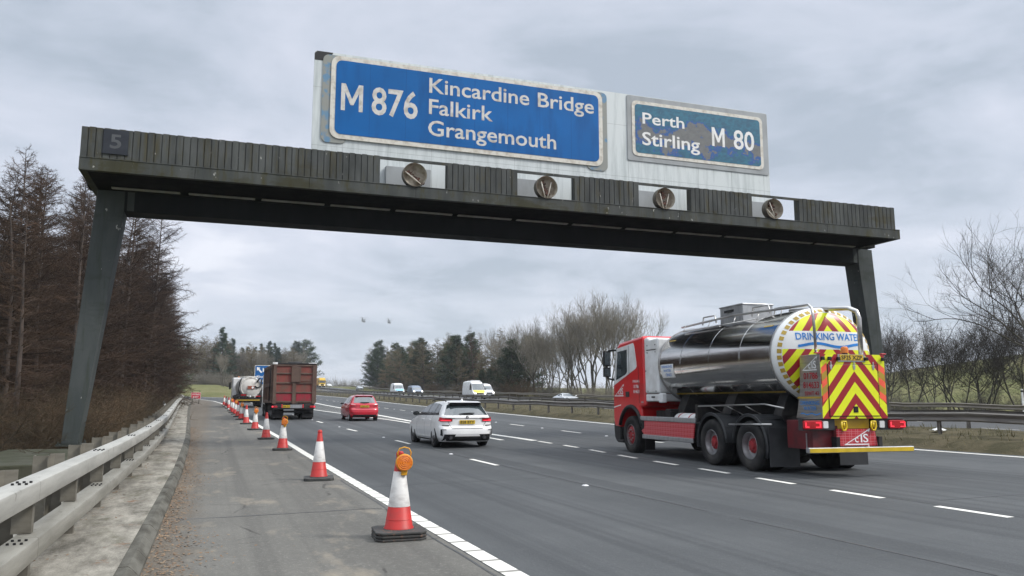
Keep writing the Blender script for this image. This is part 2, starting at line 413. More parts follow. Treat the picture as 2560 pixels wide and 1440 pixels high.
def board_mat():
    m, nt, b = new_mat('stained_white_board')
    n1 = noise(nt, coords(nt, (3.5, 1, .35)), 1.4, 7, .65)
    c = mix(nt, ramp(nt, n1, .45, .75), (.56, .6, .6), (.36, .4, .4))
    n2 = noise(nt, coords(nt, (2.2, 1, .25)), 2.2, 8, .72)
    c = mix(nt, ramp(nt, n2, .68, .76), c, (.12, .13, .12))
    br = nt.nodes.new('ShaderNodeTexBrick'); br.offset = 0
    br.inputs['Scale'].default_value = 1; br.inputs['Brick Width'].default_value = 1.5; br.inputs['Row Height'].default_value = 1.98; br.inputs['Mortar Size'].default_value = .008
    br.inputs[1].default_value = (1, 1, 1, 1); br.inputs[2].default_value = (1, 1, 1, 1); br.inputs[3].default_value = (0, 0, 0, 1)
    tc = nt.nodes.new('ShaderNodeTexCoord'); mp = nt.nodes.new('ShaderNodeMapping'); mp.inputs['Rotation'].default_value = (R(-90), 0, 0)
    nt.links.new(tc.outputs['Object'], mp.inputs[0]); nt.links.new(mp.outputs[0], br.inputs[0])
    c = mix(nt, .35, c, mix(nt, 1, c, br.outputs[0], 'MULTIPLY'))
    nt.links.new(c, b.inputs['Base Color']); b.inputs['Roughness'].default_value = .55
    return m
MAT['board'] = board_mat()
def sign_blue_mat():
    m, nt, b = new_mat('motorway_blue_sheeting')
    n = noise(nt, coords(nt, (.5, 1, .8)), .8, 3, .5)
    c = mix(nt, ramp(nt, n, .35, .7), (.0, .09, .29), (.001, .112, .36))
    n2 = noise(nt, coords(nt, (1.4, 1, .3)), 1.6, 4)
    c = mix(nt, ramp(nt, n2, .5, .75), c, (.0, .072, .24))
    tc = nt.nodes.new('ShaderNodeTexCoord'); sp = nt.nodes.new('ShaderNodeSeparateXYZ'); nt.links.new(tc.outputs['Object'], sp.inputs[0])
    jx = math_n(nt, 'DIVIDE', math_n(nt, 'ADD', sp.outputs[0], 100.25), 1.22); jf = math_n(nt, 'SUBTRACT', jx, math_n(nt, 'FLOOR', jx))
    c = mix(nt, math_n(nt, 'MULTIPLY', math_n(nt, 'LESS_THAN', jf, .014), .55), c, (.0, .04, .15))
    nt.links.new(c, b.inputs['Base Color']); b.inputs['Roughness'].default_value = .42; b.inputs['Specular IOR Level'].default_value = .25
    return m
MAT['sign_blue'] = sign_blue_mat()
def sign_peel_mat():
    """old sheeting: teal film, deep blue remnants and bare grey metal showing in torn patches"""
    m, nt, b = new_mat('peeling_blue_sheeting')
    v = coords(nt, (1, 1, 1.5))
    n = noise(nt, v, 6, 8, .7)
    c = mix(nt, ramp(nt, n, .4, .6), (.004, .075, .14), (.007, .125, .2))
    tc = nt.nodes.new('ShaderNodeTexCoord'); sp = nt.nodes.new('ShaderNodeSeparateXYZ'); nt.links.new(tc.outputs['Object'], sp.inputs[0])
    zz = math_n(nt, 'ABSOLUTE', math_n(nt, 'SUBTRACT', sp.outputs[2], 11.6)); xx = math_n(nt, 'ABSOLUTE', math_n(nt, 'SUBTRACT', sp.outputs[0], 20.6))
    torn = noise(nt, coords(nt, (1, 1, 1.1)), 1.25, 14, .7)
    bias = math_n(nt, 'SUBTRACT', math_n(nt, 'ADD', torn, .2), math_n(nt, 'ADD', math_n(nt, 'MULTIPLY', zz, .28), math_n(nt, 'MULTIPLY', xx, .035)))
    g = mix(nt, ramp(nt, n, .35, .65), (.1, .107, .11), (.14, .147, .148))
    # torn deep blue layer under the teal film, bare metal where both have gone
    c = mix(nt, ramp(nt, bias, .512, .517), c, (.002, .065, .25))
    c = mix(nt, ramp(nt, bias, .565, .57), c, g)
    n4 = noise(nt, v, 5.5, 9, .75)
    c = mix(nt, ramp(nt, n4, .65, .66), c, (.08, .24, .32))
    nt.links.new(c, b.inputs['Base Color']); b.inputs['Roughness'].default_value = .6
    return m
MAT['sign_peel'] = sign_peel_mat()
MAT['sign_white'] = mat('grubby_white_sheeting', (.6, .58, .52), .6, col2=(.4, .36, .3), scale=(5, 1, 5), lo=.45, hi=.7)
MAT['sign_text'] = mat('aged_white_letters', (.56, .55, .52), .6, col2=(.36, .33, .29), scale=(4, 1, 4), lo=.47, hi=.68)
MAT['sign_text_new'] = mat('clean_white_letters', (.72, .72, .71), .55, col2=(.62, .62, .6))
MAT['old_backing'] = mat('flaking_grey_backing', (.24, .25, .23), .7, col2=(.11, .22, .34), scale=(2.5, 1, 2.5), lo=.52, hi=.6)
MAT['panel_grey'] = mat('grey_backing_panel', (.3, .32, .33), .6, col2=(.24, .255, .26), scale=(2, 1, 1))
MAT['dish'] = mat('rusty_beige_dish', (.4, .365, .3), .6, col2=(.19, .15, .105), scale=(4, 4, 4), lo=.45, hi=.7)
MAT['dish_rim'] = mat('dull_bronze_rim', (.13, .115, .09), .5, .3, col2=(.07, .06, .045))
MAT['rust'] = mat('rusty_iron', (.09, .035, .02), .85, col2=(.025, .016, .012), scale=(12, 12, 12))
# --- rails
def galv(name, a, b_, dark):
    m, nt, b = new_mat(name)
    n = noise(nt, coords(nt, (2.5, .5, 5)), 1.6, 6, .62)
    c = mix(nt, ramp(nt, n, .38, .66), a, b_)
    n2 = noise(nt, coords(nt, (5, 2.5, 1.2)), 2, 7, .7)
    c = mix(nt, ramp(nt, n2, .6, .72), c, dark)
    nt.links.new(c, b.inputs['Base Color']); b.inputs['Roughness'].default_value = .6; b.inputs['Metallic'].default_value = .15
    bump(nt, b, n2, .12, .01)
    return m
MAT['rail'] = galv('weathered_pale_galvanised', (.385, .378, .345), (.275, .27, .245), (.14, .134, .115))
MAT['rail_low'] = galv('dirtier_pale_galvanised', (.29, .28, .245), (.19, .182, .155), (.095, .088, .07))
MAT['post'] = galv('grimy_galvanised_post', (.17, .158, .13), (.11, .1, .08), (.05, .045, .036))
MAT['rail_old'] = galv('brown_weathered_rail', (.19, .165, .135), (.12, .105, .085), (.06, .052, .045))
MAT['rail_mid'] = galv('dark_weathered_rail', (.17, .158, .14), (.11, .1, .09), (.05, .046, .04))
# --- vegetation
MAT['larch_bark'] = mat('larch_bark', (.075, .056, .045), .95, col2=(.04, .032, .028), scale=(6, 6, 2), bmp=.6, bs=15)
MAT['larch_twig'] = mat('larch_twigs', (.078, .05, .036), .95, orand=.4, spec=.1, col2=(.046, .034, .027), scale=(.5, .5, .5), lo=.35, hi=.65)
MAT['grey_bark'] = mat('grey_green_bark', (.09, .082, .062), .95, col2=(.05, .047, .035), scale=(6, 6, 2), bmp=.5, bs=15)
MAT['grey_twig'] = mat('grey_brown_twigs', (.2, .182, .152), .95, orand=.25, spec=.1, col2=(.145, .135, .112), scale=(.5, .5, .5))
MAT['brown_twig'] = mat('ochre_brown_twigs', (.165, .13, .08), .95, orand=.35, spec=.1, col2=(.115, .105, .07), scale=(.4, .4, .4))
MAT['dark_twig'] = mat('dark_bare_twigs', (.045, .038, .03), .95, col2=(.03, .026, .022), scale=(.5, .5, .5))
MAT['bramble'] = mat('dead_bramble_stems', (.105, .072, .046), .95, orand=.45, spec=.1, col2=(.055, .046, .032), scale=(.9, .9, .9))
MAT['needle'] = mat('pine_needles', (.085, .115, .062), .8, orand=.3, spec=.2, col2=(.055, .08, .05), scale=(.8, .8, .8), lo=.35, hi=.65)
MAT['needle_far'] = mat('blue_green_needles', (.085, .12, .085), .8, orand=.3, spec=.2, col2=(.058, .088, .066), scale=(.8, .8, .8), lo=.35, hi=.65)
MAT['leaf_dead'] = mat('dead_leaves', (.17, .095, .05), .95, col2=(.26, .19, .12), scale=(9, 9, 9))
MAT['grass'] = mat('winter_grass_blades', (.11, .105, .045), .9, col2=(.17, .145, .08), scale=(.7, .7, .7), lo=.4, hi=.6)
# ------------------------------------------------------------------ camera, sky, sun
cam = bpy.data.cameras.new('camera'); camo = bpy.data.objects.new('camera', cam); COL.objects.link(camo)
cam.sensor_width = 36; cam.lens = 36 * 2000 / 2560; cam.clip_end = 6000; cam.clip_start = .05
camo.location = (0, 0, 1.635); camo.rotation_euler = (R(90 + 8.082), 0, R(-20.369))
S.camera = camo
W = bpy.data.worlds.new('World'); S.world = W; W.use_nodes = True
def build_sky():
    nt = W.node_tree; bg = nt.nodes['Background']
    sky = nt.nodes.new('ShaderNodeTexSky'); sky.sky_type = 'NISHITA'; sky.sun_disc = False
    sky.sun_elevation = R(42); sky.sun_rotation = R(122); sky.dust_density = 3; sky.ozone_density = 1.5
    tc = nt.nodes.new('ShaderNodeTexCoord'); sp = nt.nodes.new('ShaderNodeSeparateXYZ')
    nt.links.new(tc.outputs['Generated'], sp.inputs[0])
    z = math_n(nt, 'MAXIMUM', sp.outputs[2], 0.0)
    # the direction projected on a cloud deck, flattened towards the horizon
    den = math_n(nt, 'ADD', z, .16)
    cx = math_n(nt, 'DIVIDE', sp.outputs[0], den); cy = math_n(nt, 'DIVIDE', sp.outputs[1], den)
    cb = nt.nodes.new('ShaderNodeCombineXYZ'); nt.links.new(cx, cb.inputs[0]); nt.links.new(cy, cb.inputs[1]); nt.links.new(math_n(nt, 'MULTIPLY', z, 2.2), cb.inputs[2])
    def cl(scale, detail, rough, off, dist=.3):
        mp = nt.nodes.new('ShaderNodeMapping'); mp.inputs['Location'].default_value = off
        nt.links.new(cb.outputs[0], mp.inputs[0])
        n = nt.nodes.new('ShaderNodeTexNoise'); n.inputs['Scale'].default_value = scale; n.inputs['Detail'].default_value = detail
        n.inputs['Roughness'].default_value = rough; n.inputs['Distortion'].default_value = dist
        nt.links.new(mp.outputs[0], n.inputs['Vector']); return n.outputs['Fac']
    big = cl(.62, 5, .52, (3.1, 1.7, 0)); mid = cl(1.7, 7, .58, (7.3, 2.2, 4), .5); fin = cl(5, 6, .6, (1, 9, 2))
    f = math_n(nt, 'ADD', math_n(nt, 'MULTIPLY', big, .5), math_n(nt, 'ADD', math_n(nt, 'MULTIPLY', mid, .39), math_n(nt, 'MULTIPLY', fin, .11)))
    cr = nt.nodes.new('ShaderNodeValToRGB'); nt.links.new(f, cr.inputs[0])
    e = cr.color_ramp.elements
    e[0].position = .40; e[0].color = (.345, .395, .465, 1)
    e[1].position = .62; e[1].color = (.7, .715, .785, 1)
    k = e.new(.46); k.color = (.44, .485, .565, 1)
    k = e.new(.55); k.color = (.55, .58, .665, 1)
    # a paler band of cloud just over the horizon and a brighter deck overhead
    hor = ramp(nt, z, .0, .2, (1, 1, 1, 1), (0, 0, 0, 1))
    c = mix(nt, math_n(nt, 'MULTIPLY', hor, math_n(nt, 'ADD', math_n(nt, 'MULTIPLY', mid, 1.5), -.42)), cr.outputs[0], (.56, .59, .635))
    up = ramp(nt, z, .5, .8, (1, 1, 1, 1), (3.7, 3.6, 3.35, 1))
    c = mix(nt, 1, c, up, 'MULTIPLY')
    sk = nt.nodes.new('ShaderNodeVectorMath'); sk.operation = 'SCALE'; sk.inputs[3].default_value = .10
    nt.links.new(sky.outputs[0], sk.inputs[0])
    bgs = nt.nodes.new('ShaderNodeBackground'); nt.links.new(sky.outputs[0], bgs.inputs[0]); bgs.inputs[1].default_value = .1
    nt.links.new(c, bg.inputs[0]); bg.inputs[1].default_value = 1.0
    mx = nt.nodes.new('ShaderNodeMixShader'); mx.inputs[0].default_value = .93
    nt.links.new(bgs.outputs[0], mx.inputs[1]); nt.links.new(bg.outputs[0], mx.inputs[2])
    nt.links.new(mx.outputs[0], nt.nodes['World Output'].inputs[0])
build_sky()
sun = bpy.data.lights.new('sun', 'SUN'); suno = bpy.data.objects.new('sun', sun); COL.objects.link(suno)
sun.energy = 2.2; sun.angle = R(12); sun.color = (1, .96, .9)
suno.rotation_euler = (R(48), 0, R(58)); suno.location = (30, 0, 40)
S.view_settings.view_transform = 'Standard'; S.view_settings.look = 'None'; S.view_settings.exposure = 0.42; S.view_settings.gamma = 1
S.cycles.max_bounces = 6; S.cycles.transparent_max_bounces = 8; S.cycles.caustics_reflective = False; S.cycles.caustics_refractive = False
S.cycles.use_denoising = True; S.cycles.volume_bounces = 1; S.cycles.volume_step_rate = 4

# ------------------------------------------------------------------ heights and alignments (metres; y runs along the road)
ZK = [(-80, 0), (15, 0), (25, .05), (40, .3), (56, .6), (85, 1.1), (130, 2.05), (190, 3.1), (270, 5.4), (300, 6.4), (340, 7.4), (400, 8.0), (600, 8.0), (4000, 8.0)]
def zr(y):      # gently rounded long profile
    return (pw(y - 5, ZK) + pw(y, ZK) * 2 + pw(y + 5, ZK)) / 4
def zg(x, y): return zr(y) + .012 * min(max(x, 0), 20)
EDGE = [(-80, 2.62), (20, 2.62), (28, 2.54), (33, 2.48), (50, 2.07), (70, 1.55), (99, .98), (113, .1), (124, -1.6), (140, -5.5), (160, -13), (180, -24), (200, -39), (225, -64), (250, -96)]
L12 = [(-80, 6.6), (20, 6.58), (29, 6.5), (36, 6.2), (42, 5.9), (60, 5.35), (85, 4.7), (100, 4.4), (113, 3.6), (124, 2.0), (140, -1.9), (160, -9), (180, -20), (200, -35), (225, -60), (250, -92)]
GL = [(-80, 9.9), (8.5, 9.95), (29, 10.1), (42, 10.15), (47, 10.0), (51, 9.6), (60, 8.9), (71, 8.15), (85, 7.7), (100, 7.5), (113, 6.9), (124, 5.5), (140, 1.9), (160, -5), (180, -16), (200, -31), (225, -56), (250, -88)]
L23 = [(-80, 9.6), (0, 9.75), (8.5, 9.98), (10.5, 10.04), (12.6, 10.18), (14.8, 10.34), (17, 10.47), (19.3, 10.62), (21.7, 10.85), (24.2, 11.05), (29.2, 11.05), (32, 10.9), (44, 10.7), (56, 10.75), (76, 11.1), (100, 11.3), (300, 11.3)]
def bend(y):    # the main line swings left beyond the rise
    return -42 * sstep(310, 520, y) - (y - 520) * .45 * (y > 520)
def edge(y): return pw(y, EDGE)
def slip_r(y):  # right limit of slip road surfacing
    return min(10.02 + 0 * y, pw(y, GL) + 1.2 + (10 if y < 96 else 10 * (1 - sstep(96, 118, y))))
def main_l(y): return 10.02 + bend(y)
def main_r(y): return 19.75 + bend(y)
def opp_l(y): return 30.7 + bend(y)
def opp_r(y): return 43.3 + bend(y)
def kerb_x(y): return edge(y) - 3.2
def smoothline(n0, n1, step):
    y = n0; out = []
    while y <= n1 + 1e-6: out.append(y); y += step
    return out
def strip(name, fl, fr, ys, m, dz=0, cols=2, parent=None):
    P = []
    for y in ys:
        a, b = fl(y), fr(y)
        P.append([(a + (b - a) * k / (cols - 1), y, zg(a + (b - a) * k / (cols - 1), y) + dz) for k in range(cols)])
    mb = MB(); mb.grid(P, 0, True); return mb.build(name, m, parent)
YN = smoothline(-30, 120, 2.5) + smoothline(124, 250, 4)
YM = smoothline(-30, 340, 5) + smoothline(350, 700, 10)
tag(strip('slip_road', edge, slip_r, YN, MAT['asphalt'], 0, 5), kind='structure')
tag(strip('main_carriageway', main_l, main_r, YM, MAT['asphalt'], 0, 6), kind='structure')
tag(strip('opposite_carriageway', opp_l, opp_r, YM, MAT['asphalt_far'], 0, 6), kind='structure')
tag(strip('hard_shoulder', lambda y: kerb_x(y) + .01, edge, YN, MAT['shoulder'], 0, 5), kind='structure')
# kerb with a sloping face, and the concrete strip that carries the rail
def kx_path(y0, y1, st): return [(kerb_x(y), y, zg(0, y)) for y in smoothline(y0, y1, st)]
kb = MB()
y = -8.0
while y < 108:       # kerb stones with open joints
    kb.sweep([(.03, -.03), (.02, .03), (-.05, .105), (-.075, .12), (-.16, .12), (-.16, -.03)], [(kerb_x(y + a), y + a, zg(0, y + a) + rnd.uniform(-.004, .004)) for a in (.006, .905)])
    y += .915
tag(kb.build('kerb', MAT['kerb'], bevel=.006), kind='structure')
P = []
for y in smoothline(-10, 112, 1.0):
    k = kerb_x(y)
    P.append([(k - .16, y, zg(0, y) + .118), (k - .8, y, zg(0, y) + .12), (k - 1.7, y, zg(0, y) + .12), (k - 1.75, y, zg(0, y) - .25)])
mb = MB(); mb.grid(P, 0, False); tag(mb.build('concrete_verge', MAT['concrete']), kind='structure')

# terrain: one sheet, dropping under the roads and rising to banks and a hill
def road_gap(x, y):
    d = 1e9
    for a, b in ((kerb_x(y) - 1.75 if y < 112 else kerb_x(y), slip_r(y) if y < 250 else -999), (main_l(y), main_r(y)), (opp_l(y), opp_r(y))):
        if b < a: continue
        d = min(d, max(a - x, x - b, 0) if not (a <= x <= b) else 0)
    return d
def tz(x, y):
    yy = min(y, 420) if y > 420 else y
    b = zg(x, yy); g = road_gap(x, y)
    lift = sstep(.15, 1.6, g)
    z = b - .2 + .27 * lift
    if x < -2.4 and y < 140: z += -.75 * sstep(-2.4, -6, x) + 2.2 * sstep(-9, -60, x)
    if y > 120 and x < 12: z += 1.7 * sstep(130, 225, y) * sstep(.5, 10, g)
    if 19 < x < 31 and y < 300: z += .16 * lift
    if x > 43: z += .12 * sstep(44, 48, x)
    if x > 50:
        z += 10.5 * math.exp(-((x - 150) / 62) ** 2 - ((y - 70) / 62) ** 2) * sstep(56, 100, x)
        z -= 2.5 * sstep(55, 90, x) * sstep(95, 120, y) * (1 - sstep(190, 260, y))
    z += .05 * math.sin(x * 1.7 + y * .9) * lift * (1 if g > 1 else 0)
    return z
xs = [-900, -500, -300, -200, -140, -100, -80] + smoothline(-64, -12, 4) + smoothline(-10, 50, .6) + smoothline(52, 160, 4) + [170, 190, 220, 260, 320, 420, 600, 900]
ys = smoothline(-60, -12, 8) + smoothline(-8, 70, 2) + smoothline(73, 250, 3.5) + smoothline(256, 540, 8) + [560, 600, 660, 740, 860, 1000, 1250, 1500]
mb = MB(); mb.grid([[(x, y, tz(x, y)) for x in xs] for y in ys], 0, True)
tag(mb.build('ground', MAT['ground']), kind='structure')

hz = MB(); hz.box(-960, 960, -120, 1560, -3.5, 150)
hm = bpy.data.materials.new('thin_haze'); hm.use_nodes = True; hn = hm.node_tree; hn.nodes.remove(hn.nodes['Principled BSDF'])
pv = hn.nodes.new('ShaderNodeVolumePrincipled'); pv.inputs['Color'].default_value = (.86, .91, 1, 1); pv.inputs['Density'].default_value = .0002; pv.inputs['Anisotropy'].default_value = .2
hn.links.new(pv.outputs[0], hn.nodes['Material Output'].inputs['Volume'])
tag(hz.build('haze', hm), 'thin pale haze that greys the far trees', 'haze', kind='stuff')

# painted markings, 4 mm over the asphalt
def mark(mb, f, y0, y1, w, dz=.004, st=2.0):
    n = max(1, int(math.ceil((y1 - y0) / st))); P = []
    for i in range(n + 1):
        y = y0 + (y1 - y0) * i / n; x = f(y)
        P.append([(x - w / 2, y, zg(x - w / 2, y) + dz), (x + w / 2, y, zg(x + w / 2, y) + dz)])
    mb.grid(P, 0, False)
mb = MB(); mark(mb, lambda y: edge(y) + .11, -20, 240, .2, .006, 1.5)
tag(mb.build('shoulder_edge_line', MAT['line_ribbed']), kind='structure')
mb = MB()
y = 18.75
while y < 110: mark(mb, lambda t: pw(t, L12), y, y + 2.1, .13); y += 8.95
for k in range(-2, 9): mark(mb, lambda t: pw(t, L23), 8.51 + k * 2.24 - .6, 8.51 + k * 2.24 + .6, .14)
mark(mb, lambda t: pw(t, L23), 27.4, 300, .26)
mark(mb, lambda t: pw(t, GL), 28.2, 235, .2)
y = 26.0 - .6
while y < 300: mark(mb, lambda t: 14.6 + bend(t), y - 1, y + 1, .13); y += 6.6
mark(mb, lambda t: 19.3 + bend(t), -20, 480, .2)
mark(mb, lambda t: 31.2 + bend(t), -20, 480, .2); mark(mb, lambda t: 42.8 + bend(t), -20, 480, .2)
for xx in (35.1, 38.9):
    y = -9
    while y < 320: mark(mb, lambda t: xx + bend(t), y, y + 2, .12); y += 9
y = 33.0
while y < 128:      # hatching of the ghost island
    a, b = pw(y, GL) + .12, pw(y, L23) - .15
    if b - a > .25:
        P = [[(a, y + .0, zg(a, y) + .004), (b, y - (b - a) * .75, zg(b, y) + .004)], [(a, y + .55, zg(a, y) + .004), (b, y + .55 - (b - a) * .75, zg(b, y) + .004)]]
        mb.grid(P, 0, False)
    y += 2.1
tag(mb.build('lane_markings', MAT['line']), kind='structure')
# tarred joints between lanes and a few dark repairs
def ragged(mb, f, y0, y1, w, dz=.003):
    n = max(2, int((y1 - y0) / .5)); P = []
    for i in range(n + 1):
        y = y0 + (y1 - y0) * i / n; x = f(y) + rnd.uniform(-.012, .012); a, c = w * rnd.uniform(.35, .6), w * rnd.uniform(.35, .6)
        P.append([(x - a, y, zg(x, y) + dz), (x + c, y, zg(x, y) + dz)])
    mb.grid(P, 0, False)
mb = MB()
for y0, y1 in ((2, 9.3), (10.1, 24), (26, 41), (44, 70)): ragged(mb, lambda t: pw(t, L12) + .14, y0, y1, .035)
for y0, y1 in ((5, 14), (15.2, 29), (31, 60)): ragged(mb, lambda t: pw(t, L23) + .16, y0, y1, .03)
for y0, y1 in ((4, 17), (18, 33), (35, 80)): ragged(mb, lambda t: edge(t) - .07, y0, y1, .03)
ragged(mb, lambda t: 14.6 + .14, 6, 80, .03)
for x0, x1, y in ((2.9, 6.5, 15.5), (6.6, 10.1, 21.3), (10.6, 14.5, 9.6), (-.4, 2.5, 12.4), (2.9, 6.5, 33), (10.9, 19, 27)):      # sealed cross joints
    P = []
    for i in range(25):
        x = x0 + (x1 - x0) * i / 24; yy = y + rnd.uniform(-.015, .015); P.append([(x, yy - rnd.uniform(.012, .022), zg(x, y) + .003), (x, yy + rnd.uniform(.012, .022), zg(x, y) + .003)])
    mb.grid(P, 0, False)
tag(mb.build('tar_joints', mat('bitumen_sealer', (.035, .036, .037), .55, col2=(.055, .055, .055), scale=(4, 4, 4))), kind='structure')
mb = MB()
for x, y, w, l in ((13.6, 11.9, .35, .12), (15.4, 10.2, .5, .16), (13.9, 8.1, .6, .14), (8.1, 18.6, .35, .1)):
    n = 9; mb.add([(x + w * .5 * math.cos(6.283 * k / n) * rnd.uniform(.75, 1.1), y + l * .5 * math.sin(6.283 * k / n) * rnd.uniform(.75, 1.1), zg(x, y) + .0035) for k in range(n)], [list(range(n))])
tag(mb.build('tar_patches', mat('worn_repair', (.05, .051, .052), .7, col2=(.08, .08, .078), scale=(5, 5, 5), bmp=.4)), kind='structure')
# road studs
st = MB()
for k in range(0, 14):
    y = 4.9 + k * 8.95; x = pw(y, L12) + .02
    st.hexa([(x - .05, y - .06, zg(x, y)), (x + .05, y - .06, zg(x, y)), (x + .05, y + .06, zg(x, y)), (x - .05, y + .06, zg(x, y)),
             (x - .03, y - .035, zg(x, y) + .018), (x + .03, y - .035, zg(x, y) + .018), (x + .03, y + .035, zg(x, y) + .018), (x - .03, y + .035, zg(x, y) + .018)])
for k in range(0, 16):
    y = 6.6 * k + 2.3; x = 14.62
    st.hexa([(x - .05, y - .06, zg(x, y)), (x + .05, y - .06, zg(x, y)), (x + .05, y + .06, zg(x, y)), (x - .05, y + .06, zg(x, y)),
             (x - .03, y - .035, zg(x, y) + .018), (x + .03, y - .035, zg(x, y) + .018), (x + .03, y + .035, zg(x, y) + .018), (x - .03, y + .035, zg(x, y) + .018)])
tag(st.build('road_studs', MAT['white_dull']), kind='structure')

# dead leaves and grit along the kerb, on the verge and at the shoulder
lf = MB()
def leaf(x, y, z, s):
    a = rnd.uniform(0, 6.28); t = rnd.uniform(-.5, .5); u = Vector((math.cos(a), math.sin(a), t * .6)) * s; w = Vector((-math.sin(a), math.cos(a), rnd.uniform(-.3, .3))) * s * rnd.uniform(.25, .6)
    p = Vector((x, y, z + s * .35))
    lf.add([p - u, p - w, p + u, p + w * 1.1], [(0, 1, 2, 3)])
for _ in range(9000):
    y = 4 + 40 * rnd.random() ** 1.7; k = kerb_x(y)
    d = abs(rnd.gauss(0, .2)) * (1.1 + .8 * math.sin(y * 1.1) * math.sin(y * .37 + 1)); d = max(.0, d)
    leaf(k + .03 + d, y, zg(0, y), rnd.uniform(.006, .026))
for _ in range(2200):
    y = 4 + 40 * rnd.random() ** 1.5; k = kerb_x(y); c = rnd.choice([-.85, -1.0, -1.3]) + rnd.gauss(0, .16)
    if math.sin(y * 2.2) + math.sin(y * .9 + 2) > .2 and -1.7 < c < -.3: leaf(k + c, y, zg(0, y) + .12, rnd.uniform(.008, .03))
for _ in range(500):
    y = 4.5 + 25 * rnd.random() ** 1.5; leaf(kerb_x(y) + rnd.uniform(.3, 3.1), y, zg(1, y), rnd.uniform(.004, .011))
tag(lf.build('leaf_litter', MAT['leaf_dead']), 'brown dead leaves and grit gathered along the kerb', 'leaf litter', kind='stuff')

# grass tufts on the reserve and the far verge
gb = MB()
def blade(x, y, h):
    z = tz(x, y) - .02; a = rnd.uniform(0, 6.28); w = rnd.uniform(.008, .02); l = rnd.uniform(-.5, .5) * h; m = rnd.uniform(-.5, .5) * h
    c, s_ = math.cos(a) * w, math.sin(a) * w
    gb.add([(x - c, y - s_, z), (x + c, y + s_, z), (x + l, y + m, z + h)], [(0, 1, 2)])
for _ in range(9000):
    y = 12 + 95 * rnd.random() ** 1.3; x = rnd.uniform(20.3, 30.4)
    if math.sin(x * 2.1 + y * .7) + math.sin(y * 1.9 - x) + rnd.uniform(-.6, .6) > 0: blade(x, y, rnd.uniform(.05, .26))
for _ in range(3500):
    y = 25 + 80 * rnd.random(); blade(rnd.uniform(43.8, 52), y, rnd.uniform(.1, .35))
for _ in range(2500):
    y = 30 + 80 * rnd.random(); blade(kerb_x(y) - 1.8 - abs(rnd.gauss(0, 1)), y, rnd.uniform(.1, .35))
tag(gb.build('grass', MAT['grass']), 'short yellow green winter grass on the central reserve and verges', 'grass', kind='stuff')
# ------------------------------------------------------------------ near guardrail: two box beams on Z posts
def box_prof(x0, x1, z0, z1, r=.022):
    return rrect(x0, x1, z0, z1, r, 2)
gr = thing('guardrail', 'pale galvanised double box beam guardrail on the concrete strip beside the hard shoulder', 'guardrail', (0, 0, 0))
def rpath(y0, y1, st=1.0, dz=0): return [(kerb_x(y) , y, zg(0, y) + dz) for y in smoothline(y0, y1, st)]
RX0, RX1 = -1.0, -.78        # beam back and front measured from the kerb line
segs = []
y = -6.6
while y < 106:
    segs.append((y, min(y + 4.9, 106))); y += 4.9
up, lo, bolts = MB(), MB(), MB()
for a, b in segs:
    ys_ = [a + .004 + (b - a - .008) * i / 4 for i in range(5)]
    up.sweep(box_prof(RX0, RX1, .775, .955), [(kerb_x(t), t, zg(0, t)) for t in ys_])
    lo.sweep(box_prof(RX0, RX1, .30, .48), [(kerb_x(t) + .02, t, zg(0, t)) for t in ys_])
    for zz in (.955, .48):
        for i, (dx, dy) in enumerate([(-.16, -.2), (-.11, -.2), (-.06, -.2), (-.16, -.38), (-.11, -.38), (-.06, -.38)]):
            k = kerb_x(b) + RX1 + dx + .02
            bolts.lathe([(.012, zg(0, b) + zz - .004), (.012, zg(0, b) + zz + .016), (.001, zg(0, b) + zz + .018)], 'z', (k, b + dy, 0), 6, smooth=False)
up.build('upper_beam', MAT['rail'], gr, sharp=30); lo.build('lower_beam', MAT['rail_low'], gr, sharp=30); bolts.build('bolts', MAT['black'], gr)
pm = MB(); t = .012
# Z section: web across the rail with a flange at either edge, open towards the traffic
pm.box(-1.32, -1.16, -.006, .006, .0, .91); pm.box(-1.332, -1.32, -.006, .11, .0, .91); pm.prism([(-1.16, -.006), (-1.12, .05), (-1.02, .075), (-1.02, .087), (-1.125, .062), (-1.168, .004)], 'xy', 0, .93); pm.box(-1.172, -1.16, -.07, -.006, 0, .91)
pm.box(-1.018, -.86, -.05, .05, .0, .21); pm.box(-1.018, -.86, -.05, .05, .385, .675)
pmesh = pm.mesh('post', [MAT['post']])
y = -1.45
while y < 106:
    p = bpy.data.objects.new('post', pmesh); COL.objects.link(p); p.parent = gr
    p.location = (kerb_x(y), y, zg(0, y) + .1); y += 2.45

